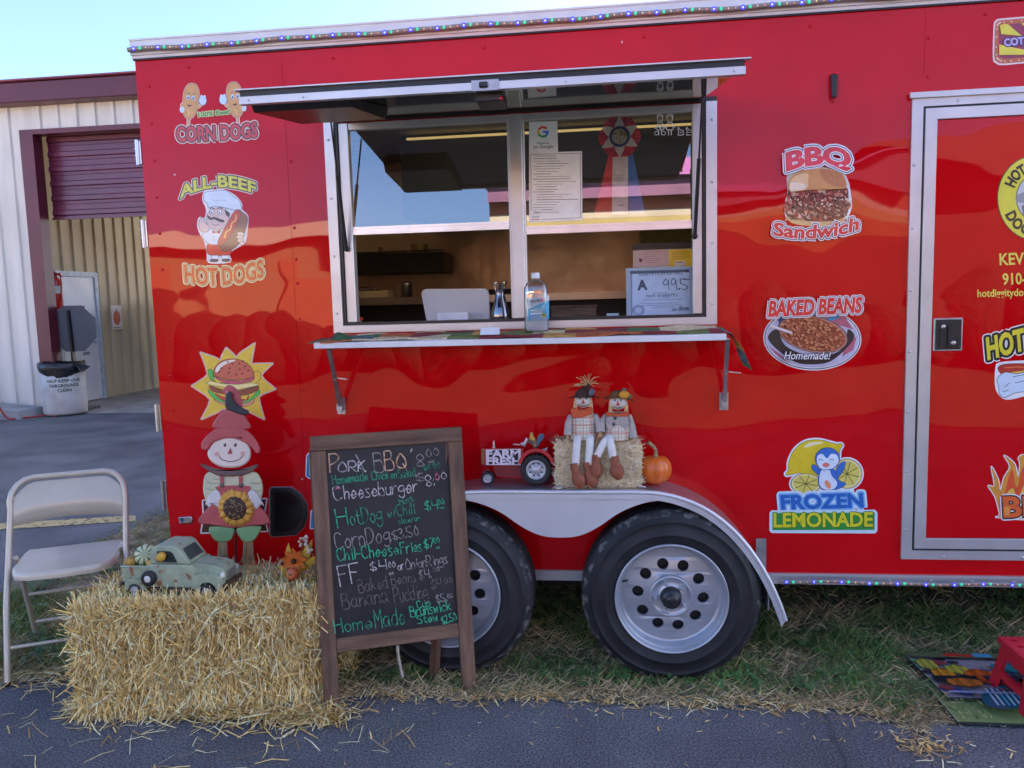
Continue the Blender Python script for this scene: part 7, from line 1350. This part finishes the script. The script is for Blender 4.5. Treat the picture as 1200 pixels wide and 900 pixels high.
fc2((bx0, by0, zf), (bx1-bx0, 0, 0), (0, 0, bz1-zf), nx, nz); fc2((bx0, by1, zf), (bx1-bx0, 0, 0), (0, 0, bz1-zf), nx, nz); fc2((bx0, by0, zf), (0, by1-by0, 0), (0, 0, bz1-zf), ny, nz); fc2((bx1, by0, zf), (0, by1-by0, 0), (0, 0, bz1-zf), ny, nz); fc2((bx0, by0, bz1), (bx1-bx0, 0, 0), (0, by1-by0, 0), nx, ny)
T6.part('straw_core', mb, M('mini_straw_core', (.48, .36, .18), .8, 0, col2=(.74, .62, .40), vs=90, bump=.006, bs=150))
mb = MB(); n = 2600; C_ = np.stack([rng.uniform(bx0+.006, bx1-.006, n), by0+rng.uniform(-.003, .004, n), rng.uniform(zf+.006, bz1-.004, n)], 1)
strips(mb, C_, np.stack([rng.normal(0, 1, n), rng.normal(0, .12, n), rng.normal(0, 1, n)], 1), np.tile([0, -1., 0], (n, 1))+rng.normal(0, .3, (n, 3)), rng.uniform(.012, .05, n), rng.uniform(.0012, .0024, n), 3, .1)
n = 600; C_ = np.stack([rng.uniform(bx0, bx1, n), rng.uniform(by0, by1, n), np.full(n, bz1+.001)], 1); strips(mb, C_, np.stack([rng.normal(0, 1, n), rng.normal(0, 1, n), rng.normal(0, .1, n)], 1), np.tile([0, 0., 1], (n, 1))+rng.normal(0, .3, (n, 3)), rng.uniform(.012, .05, n), rng.uniform(.0012, .0024, n), 3, .1)
T6.part('straw', mb, [M('mini_straw_a', (.78, .64, .38), .6, 0, .1, 30), M('mini_straw_b', (.66, .50, .25), .6, 0, .1, 30), M('mini_straw_c', (.86, .76, .54), .6, 0, .1, 30)])
mb = MB(); e0 = [Vector((bx0-.002, by0-.002, bz1-.01)), Vector((bx0-.022, by0+.0, bz1+.004)), Vector((bx0-.006, by0+.02, bz1+.018)), Vector((bx0+.05, by0+.03, bz1+.006)), Vector((bx0+.02, by0-.004, bz1-.012))]; mb.add(e0, [(0, 1, 2), (0, 2, 3), (0, 3, 4)]); T6.part('wrap', mb, glassy('wrap_film', .15, (.85, .72, .64), .1))
# two scarecrow dolls sitting on it
CLO = dict(shirt=M('doll_grey_cotton', (.42, .37, .33), .9, 0, .1, 60, bump=.001, bs=200), skin=M('doll_cream_face', (.66, .58, .50), .9, 0, .04, 20), org=M('doll_orange_felt', (.58, .10, .03), .9, 0, .1, 60), boot=M('doll_brown_boot', (.26, .075, .032), .7, 0, .15, 40), white=M('doll_white_cotton', (.74, .72, .66), .9, 0, .04, 40), nose=M('doll_nose', (.60, .09, .03), .8), raf=M('doll_raffia', (.66, .42, .20), .8, 0, .2, 60), dark=M('doll_ink', (.05, .045, .05), .7), brown=M('hat_dark_brown', (.05, .026, .018), .95, 0, .25, 50, bump=.002, bs=120), tan=M('hat_tan_brown', (.15, .07, .025), .95, 0, .25, 50, bump=.002, bs=120))
def plaid():
    m = M('doll_plaid', (.66, .60, .48), .9, 0, .06, 40); t = m.node_tree; b = t.nodes['Principled BSDF']; tc = [n for n in t.nodes if n.type == 'TEX_COORD'][0]; sx = t.nodes.new('ShaderNodeSeparateXYZ'); t.links.new(tc.outputs['Object'], sx.inputs[0]); cur = b.inputs['Base Color'].links[0].from_socket
    for ax, per, wd, col in (('X', .030, .10, (.62, .10, .05, 1)), ('Z', .030, .10, (.62, .10, .05, 1)), ('X', .0125, .16, (.42, .36, .26, 1)), ('Z', .0125, .16, (.42, .36, .26, 1))):
        mm = t.nodes.new('ShaderNodeMath'); mm.operation = 'MULTIPLY'; mm.inputs[1].default_value = 1/per; t.links.new(sx.outputs[ax], mm.inputs[0]); fr = t.nodes.new('ShaderNodeMath'); fr.operation = 'FRACT'; t.links.new(mm.outputs[0], fr.inputs[0]); l = t.nodes.new('ShaderNodeMath'); l.operation = 'LESS_THAN'; l.inputs[1].default_value = wd; t.links.new(fr.outputs[0], l.inputs[0])
        x = t.nodes.new('ShaderNodeMix'); x.data_type = 'RGBA'; t.links.new(l.outputs[0], x.inputs[0]); t.links.new(cur, x.inputs[6]); x.inputs[7].default_value = col; cur = x.outputs[2]
    t.links.new(cur, b.inputs['Base Color']); return m
CLO['plaid'] = plaid()
U = PX(-.15)/6       # metres per zoom pixel
def f6(x, y, yy): return P(640+x/6, 430+y/6, yy)
def doll(label, hx, hy, hr, hat, dress, armL, armR, legs, boots, kerch, hatmat):
    T7 = Thing('scarecrow_doll', label, 'doll', tuple(f6(hx, 510, -.14)), 0, 'scarecrow dolls on the fender')
    yb = -.135
    mb = MB(); secs = []
    for (x0, x1, y, d) in dress:
        l, r = f6(x0, y, yb), f6(x1, y, yb); secs.append(((l+r)/2, (r-l).length/2, d))
    n = 20; vs = [c+Vector((w_*math.cos(2*math.pi*j/n), d*math.sin(2*math.pi*j/n), 0)) for c, w_, d in secs for j in range(n)]
    mb.add(vs, [(i*n+j, i*n+(j+1) % n, (i+1)*n+(j+1) % n, (i+1)*n+j) for i in range(len(secs)-1) for j in range(n)], 0, True); mb.add(vs[-n:], [tuple(range(n))], 0); T7.part('dress', mb, CLO['plaid'])
    for arm in (armL, armR):
        pts = [f6(x, y, yy) for x, y, yy in arm]; mb = MB(); pp = cr([tuple(p) for p in pts], 5); mb.tube(pp, [.0125+.004*i/len(pp) for i in range(len(pp))], 10); am = T7.part('arm', mb, CLO['shirt']); mb = MB()
        for k in range(9): e = pts[-1]; mb.tube([e, e+Vector((random.uniform(-.012, .012), random.uniform(-.012, .004), -random.uniform(.014, .03)))], .0016, 4)
        T7.part('raffia_hand', mb, CLO['raf'], am)
    for lg, bt in zip(legs, boots):
        pts = [f6(x, y, yy) for x, y, yy in lg]; mb = MB(); pp = cr([tuple(p) for p in pts], 5); mb.tube(pp, .0150, 12); le = T7.part('leg', mb, CLO['white']); (x0, y0, x1, y1, yy, wd) = bt
        a_, b_ = f6(x0, y0, yy), f6(x1, y1, yy); mb = MB(); d = b_-a_
        pp = cr([tuple(a_+Vector((0, .004, .012))), tuple(a_+d*.25), tuple(a_+d*.62+Vector((0, -.004, 0))), tuple(b_+Vector((0, -.008, 0)))], 6); m_ = len(pp); mb.tube(pp, [.0165+wd*max(0, math.sin(math.pi*min(1, max(0, (i/m_-.35)/.65))*.85)) for i in range(m_)], 14); e = Vector(pp[-1]); mb.ell(e+Vector((0, -.0, .002)), (.0165+wd*.35, .0165+wd*.35, .0165+wd*.2), 12, 8); T7.part('boot', mb, CLO['boot'], le)
    hc = f6(hx, hy, yb-.008); r = hr*U; mb = MB(); mb.ell(hc, (r*1.05, r*.85, r*.92), 22, 14); hd = T7.part('head', mb, CLO['skin'])
    nf = lambda x, y: Vector((f6(x, y, yb).x, hc.y-r*.85*math.sqrt(max(.05, 1-((x-hx)/hr/1.05)**2-((y-hy)/hr/.92)**2)), f6(x, y, yb).z))
    fa = Art(lambda x, y, h: nf(x, y)+Vector((0, -h, 0)), 1.5e-4, 6e-4); fa.ell(hx-22, hy-24, 6, 8, (50, 50, 58)); fa.ell(hx+20, hy-24, 6, 8, (50, 50, 58));  fa.line([(hx+x*.9, hy+18+13*(1-(x/42)**2)) for x in range(-40, 41, 8)], 3, (60, 54, 60))
    for x in range(-32, 33, 10): fa.line([(hx+x*.9, hy+12+13*(1-(x/42)**2)), (hx+x*.9, hy+24+13*(1-(x/42)**2))], 2, (80, 74, 78), joint=False)
    fa.done('face', hd, T7.off)
    mb = MB(); q3 = [nf(hx-15, hy+12), nf(hx+14, hy+12), nf(hx-1, hy-26)]; q3 = [q+Vector((0, -.0012, 0)) for q in q3]; mb.add(q3+[nf(hx-1, hy+2)+Vector((0, -.0065, 0))], [(0, 1, 3), (1, 2, 3), (2, 0, 3)]); T7.part('nose', mb, CLO['nose'], hd)
    mb = MB(); mb.prism(cr(kerch, 3, True), lambda x, y, h: f6(x, y, yb-.024-h), -.016, .014, ch=6); T7.part('kerchief', mb, CLO['org'])
    mb = MB()
    for s_ in (-1, 1):
        for k in range(13):
            x0 = hx+s_*random.uniform(hr*.72, hr*1.02); mb.tube([f6(x0, hy-hr*.55, yb-.014), f6(x0+s_*random.uniform(-2, 12), hy+hr*.4, yb-.02), f6(x0+s_*random.uniform(-6, 22), hy+random.uniform(hr*1.1, hr*2.0), yb-.022)], .0024, 4, cap=False)
    T7.part('hair', mb, CLO['raf'])
    return T7, hc, r, yb
T7, hc, r, yb = doll('scarecrow doll in a dark peaked hat with a raffia tuft, on the small bale', 262, 238, 56, None,
    [(195, 325, 300, .022), (180, 345, 350, .034), (172, 352, 420, .040), (170, 358, 505, .046)], [(178, 345, -.14), (158, 400, -.155), (152, 478, -.165)], [(342, 340, -.14), (370, 400, -.155), (378, 460, -.17)],
    [[(222, 500, -.16), (218, 530, -.195), (205, 690, -.205)], [(310, 500, -.16), (308, 530, -.195), (298, 690, -.20)]], [(195, 700, 242, 822, -.212, .011), (285, 692, 328, 818, -.205, .009)], [(178, 285), (255, 300), (318, 280), (330, 318), (290, 345), (220, 360), (180, 350)], CLO['brown'])
mb = MB(); n = 28; vs = []
for k, (rr, hz_) in enumerate(((2.3, .64), (1.65, .68), (1.08, .74), (.98, .98), (.72, 1.35), (.50, 1.8), (.30, 2.15), (.02, 2.25))):
    for j in range(n): t = 2*math.pi*j/n; dr = (.30*abs(math.cos(t))**1.5+.10*math.sin(3*t))*(1 if k < 2 else .15 if k == 2 else 0); vs.append(hc+Vector((r*rr*math.cos(t)*(.98 if k < 2 else 1)+(.10*r*k if k > 4 else 0), r*rr*(.50 if k < 2 and math.sin(t) < 0 else .72)*math.sin(t)+.001, r*(hz_-dr))))
mb.add(vs, [(i*n+j, i*n+(j+1) % n, (i+1)*n+(j+1) % n, (i+1)*n+j) for i in range(7) for j in range(n)], 0, True); ht = T7.part('hat', mb, CLO['brown'])
mb = MB()
for i in range(34): a0_ = hc+Vector((r*.55, -.0, r*1.95)); d = Vector((random.gauss(-.25, .75), random.gauss(0, .4), abs(random.gauss(.55, .5)))).normalized(); L = random.uniform(.025, .055); mb.tube([a0_, a0_+d*L*.6, a0_+d*L+Vector((random.gauss(0, .006), 0, -.006))], .0016, 4, cap=False)
T7.part('raffia_tuft', mb, CLO['raf'], ht); mb = MB(); mb.ell(hc+Vector((r*1.05, -r*.75, r*1.15)), (.012, .006, .016), 10, 7, rot=Matrix.Rotation(.5, 3, 'Y')); T7.part('hat_leaf', mb, M('leaf_grey_blue', (.10, .11, .14), .8), ht)
T7, hc, r, yb = doll('scarecrow doll in a tan hat with a pumpkin patch, sitting on the small bale', 505, 250, 58, None,
    [(430, 570, 318, .022), (420, 592, 380, .034), (405, 610, 450, .042), (395, 590, 505, .048)], [(425, 345, -.14), (400, 380, -.15), (385, 455, -.165)], [(580, 340, -.14), (602, 420, -.15), (615, 500, -.16)],
    [[(440, 500, -.165), (410, 530, -.195), (360, 625, -.202)], [(440, 495, -.16), (452, 530, -.20), (470, 635, -.205)]], [(352, 640, 352, 755, -.205, .008), (478, 650, 505, 760, -.21, .011)], [(425, 315), (505, 325), (575, 312), (580, 348), (505, 352), (430, 345)], CLO['tan'])
mb = MB(); vs = []
for k, (rr, hz_) in enumerate(((1.85, .58), (1.45, .62), (1.14, .76), (1.08, 1.02), (.92, 1.25), (.55, 1.45), (.02, 1.52))):
    for j in range(n): t = 2*math.pi*j/n; dr = (.22*abs(math.cos(t))**2+.08*math.sin(2*t+1))*(1 if k < 2 else 0)-(.16*math.cos(t)*(-1 if k < 2 else 0)); vs.append(hc+Vector((r*rr*math.cos(t)+r*.12, r*rr*(.55 if k < 2 and math.sin(t) < 0 else .75)*math.sin(t)+.001, r*(hz_-dr))))
mb.add(vs, [(i*n+j, i*n+(j+1) % n, (i+1)*n+(j+1) % n, (i+1)*n+j) for i in range(6) for j in range(n)], 0, True); ht = T7.part('hat', mb, CLO['tan'])
mb = MB(); mb.ell(hc+Vector((r*.75, -r*.95, r*1.05)), (.021, .010, .015), 14, 9); T7.part('hat_pumpkin', mb, M('felt_pumpkin', (.66, .30, .03), .9, 0, .1, 40), ht); mb = MB()
for dx, dz in ((.75, 1.62), (1.45, .85)): p = hc+Vector((r*dx, -r*.9, r*dz)); mb.prism([(.012*math.cos(RAD(36*i))*(1 if i % 2 else .5), .012*math.sin(RAD(36*i))*(1 if i % 2 else .5)) for i in range(10)], lambda u, v, h: p+Vector((u, -h, v)), 0, .002)
T7.part('hat_leaves', mb, M('felt_leaf', (.12, .15, .10), .9), ht)
mb = MB()
for x, y in ((485, 360), (474, 402)): mb.ell(f6(x, y, yb-.040), (.0065, .003, .0065), 12, 8)
for q_ in ((485, 360), (474, 402)):
    mb = MB(); mb.ell(f6(*q_, yb-.041), (.0065, .004, .0065), 12, 8); T7.part('button', mb, M('doll_button', (.05, .055, .05), .4))
mb = MB(); mb.prism([(430, 348), (575, 348), (585, 400), (560, 440), (430, 440), (418, 390)], lambda x, y, h: f6(x, y, yb-.030-h), 0, .006, ch=5); T7.part('bodice', mb, CLO['shirt'])
# pumpkin and tape ring
gourd('pumpkin', Vector((P(768, 545, -.12).x, -.115, zf+.062)), .064, [OR_], 'round orange pumpkin with a curved stem standing on the fender right of the dolls', 'pumpkin', 10, .98, 0, True, RAD(10))
mb = MB(); c = P(655, 571, -.185); c.z = zf; mb.lathe([(.008, .001), (.015, .001), (.0155, .005), (.014, .0085), (.009, .0085), (.008, .005), (.008, .001)], c, 'z', 20); solo('tape_ring', mb, M('tape_cream', (.55, .47, .38), .5), 'tiny cream ring lying on the fender at the foot of the small bale', 'ring', tuple(c))
mb = MB(); mb.tube([P(743, 567, -.15), P(750, 569.5, -.17), P(757, 571, -.17)], .003, 6); c = P(750, 569.5, -.17); solo('twine_end', mb, M('white_twine', (.6, .57, .52), .8), 'short white twine end lying on the fender between small bale and pumpkin', 'twine', tuple(c))

# ================================================================== mats and step stool at the right
def mat_thing(name, corners, z, label, seed, ground):
    c = sum((Vector(p) for p in corners), Vector())/4; T8 = Thing(name, label, 'door mat', (c.x, c.y, 0), 0, 'printed door mats by the step stool')
    A_, B_, C_, D_ = [Vector(p) for p in corners]
    def f(u, v, h): p = (A_.lerp(B_, u)).lerp(D_.lerp(C_, u), v); return Vector((p.x, p.y, z+.006*math.sin(u*5)*0+h))
    mb = MB(); mb.prism([(0, 0), (1, 0), (1, 1), (0, 1)], f, 0, .006); T8.part('mat', mb, M('mat_backing', (.03, .035, .03), .8))
    a = Art(f, 1e-4, .0062); rs = random.Random(seed); a.poly([(.008, .01), (.992, .01), (.992, .99), (.008, .99)], ground[0]); a.poly([(.0, .0), (.012, .0), (.012, 1), (0, 1)], (150, 160, 120))
    return T8, a, rs
m0 = [(1.183, -.470, 0), (1.80, -.470, 0), (1.80, -.14, 0), (1.180, -.18, 0)]
T8, a, rs = mat_thing('printed_mat', m0, .012, 'lower door mat printed with green grass and a pumpkin, sticking out under the upper mat', 4, ((130, 150, 90),))
for i in range(260): u, v = rs.uniform(.02, .98), rs.uniform(.02, .95); L = rs.uniform(.02, .05); a.line([(u, v), (u+rs.uniform(-.012, .012), v+L*2)], .006, rs.choice([(160, 184, 110), (96, 122, 64), (190, 196, 130), (72, 92, 54)]), joint=False)
a.ell(.36, .45, .13, .30, (30, 92, 112), -20)
for k in range(7): a.line([(.27+k*.03, .25), (.29+k*.03, .65)], .012, rs.choice([(90, 170, 190), (170, 214, 222), (24, 70, 96)]), joint=False)
for cx in (.60, .78, .93): a.ell(cx, .35, .08, .28, (206, 106, 40)); a.ell(cx, .35, .04, .28, (226, 136, 60)); a.ell(cx+.05, .35, .02, .26, (176, 80, 28))
for k in range(3): a.poly([(.04+.3*k, .82), (.3+.3*k, .80), (.3+.3*k, .97), (.04+.3*k, .97)], rs.choice([(34, 38, 44), (60, 50, 70)]))
a.done('mat_print', T8.e, T8.off)
m1 = [(1.205, -.335, 0), (1.86, -.335, 0), (1.86, .012, 0), (1.182, .012, 0)]
T8, a, rs = mat_thing('printed_mat', m1, .030, 'upper door mat printed with dark pumpkins and leaves, the red stool standing on it', 9, ((150, 138, 146),))
for i in range(70): u, v = rs.uniform(.03, .97), rs.uniform(.05, .93); a.ell(u, v, rs.uniform(.02, .06), rs.uniform(.03, .09), rs.choice([(60, 70, 124), (110, 116, 160), (52, 42, 50), (140, 60, 64), (90, 74, 60), (170, 150, 124), (60, 130, 150)]), rs.uniform(0, 90), 12)
for cx, cy, rx, ry, cc in ((.10, .45, .06, .20, (214, 140, 40)), (.06, .72, .05, .14, (180, 172, 70)), (.20, .60, .06, .12, (186, 176, 66)), (.30, .45, .085, .17, (216, 96, 36)), (.45, .30, .10, .14, (150, 44, 44)), (.50, .66, .10, .12, (36, 120, 130)), (.70, .45, .10, .18, (200, 84, 40)), (.88, .60, .08, .14, (40, 112, 130)), (.16, .28, .09, .10, (210, 120, 44))):
    a.ell(cx, cy, rx, ry, tuple(int(c_*.6) for c_ in cc)); 
    for k in range(5): a.ell(cx+(k-2)*rx*.38, cy, rx*.24, ry*(.95-.12*abs(k-2)), cc if k % 2 == 0 else tuple(int(c_*.82) for c_ in cc), 0, 14)
for u in np.arange(.30, .99, .03): a.line([(u, .10+.02*math.sin(u*30)), (u+.03, .16)], .016, rs.choice([(150, 56, 60), (110, 40, 50), (200, 150, 140)]), joint=False)
a.poly([(.01, .86), (.99, .86), (.99, .985), (.01, .985)], (96, 104, 70)); a.ell(.25, .92, .06, .04, (206, 50, 40)); a.ell(.33, .91, .03, .04, (196, 50, 44)); a.poly([(.36, .88), (.46, .88), (.46, .97), (.36, .97)], (80, 160, 196)); a.poly([(.55, .88), (.75, .88), (.72, .97), (.57, .97)], (120, 90, 70)); a.poly([(.78, .88), (.9, .88), (.9, .97), (.78, .97)], (70, 150, 180)); a.poly([(.02, .03), (.98, .03), (.98, .065), (.02, .065)], (150, 160, 186)); a.done('mat_print', T8.e, T8.off)
RS = M('stool_red_plastic', (.62, .012, .035), .35, 0, .05, 6, coat=.2)
sx, sy = 1.578, -.335; T8 = Thing('step_stool', 'red plastic folding step stool with a perforated top, standing on the printed mats', 'step stool', (sx, sy, .036))
hh = .186; tw, td, bw, bd2 = .150, .105, .178, .128
mb = MB(); loops = [[(-tw, -td), (tw, -td), (tw, td), (-tw, td)]]
for i in range(6):
    for j in range(4):
        cx, cy = -tw+.030+i*(2*tw-.06)/5+(.0 if j % 2 else .0), -td+.028+j*(2*td-.056)/3; loops.append([(cx-.012, cy-.007), (cx+.012, cy-.007), (cx+.012, cy+.007), (cx-.012, cy+.007)])
tri = tessellate_polygon([[Vector((x, y, 0)) for x, y in l] for l in loops]); flat = [p for l in loops for p in l]
for zz in (.036+hh, .036+hh-.014): mb.add([(sx+x, sy+y, zz) for x, y in flat], tri)
kk = 0
for l in loops:
    m_ = len(l); mb.add([(sx+x, sy+y, zz) for zz in (.036+hh-.014, .036+hh) for x, y in l], [(i, (i+1) % m_, m_+(i+1) % m_, m_+i) for i in range(m_)])
for x0, x1, y0, y1 in ((-tw-.008, -tw, -td-.008, td+.008), (tw, tw+.008, -td-.008, td+.008), (-tw, tw, -td-.008, -td), (-tw, tw, td, td+.008)): mb.box(sx+x0, sx+x1, sy+y0, sy+y1, .036+hh-.022, .036+hh-.001)
T8.part('step_top', mb, RS)
for s_ in (-1, 1):
    mb = MB(); xt, xb = s_*(tw-.004), s_*(bw)
    outer_ = [(-bd2, 0), (-bd2+.040, 0), (-.080, .30), (.080, .30), (bd2-.040, 0), (bd2, 0), (td, 1), (-td, 1)]; hole_ = [(-.078, .44), (.078, .44), (.066, .74), (-.066, .74)]
    tri = tessellate_polygon([[Vector((x, y, 0)) for x, y in l] for l in (outer_, hole_)]); flat = outer_+hole_
    for o_ in (0, -s_*.014): mb.add([(sx+xb+(xt-xb)*v+o_, sy+u, .0365+v*(hh-.023)) for u, v in flat], tri)
    for l in (outer_, hole_):
        m_ = len(l); mb.add([(sx+xb+(xt-xb)*v+o_, sy+u, .0365+v*(hh-.023)) for o_ in (0, -s_*.014) for u, v in l], [(i, (i+1) % m_, m_+(i+1) % m_, m_+i) for i in range(m_)])
    T8.part('side_panel', mb, RS)
mb = MB(); mb.box(sx-tw+.02, sx+tw-.02, sy-.055, sy-.045, .13, .036+hh-.023); mb.box(sx-tw+.02, sx+tw-.02, sy+.045, sy+.055, .13, .036+hh-.023); T8.part('folding_brace', mb, RS)
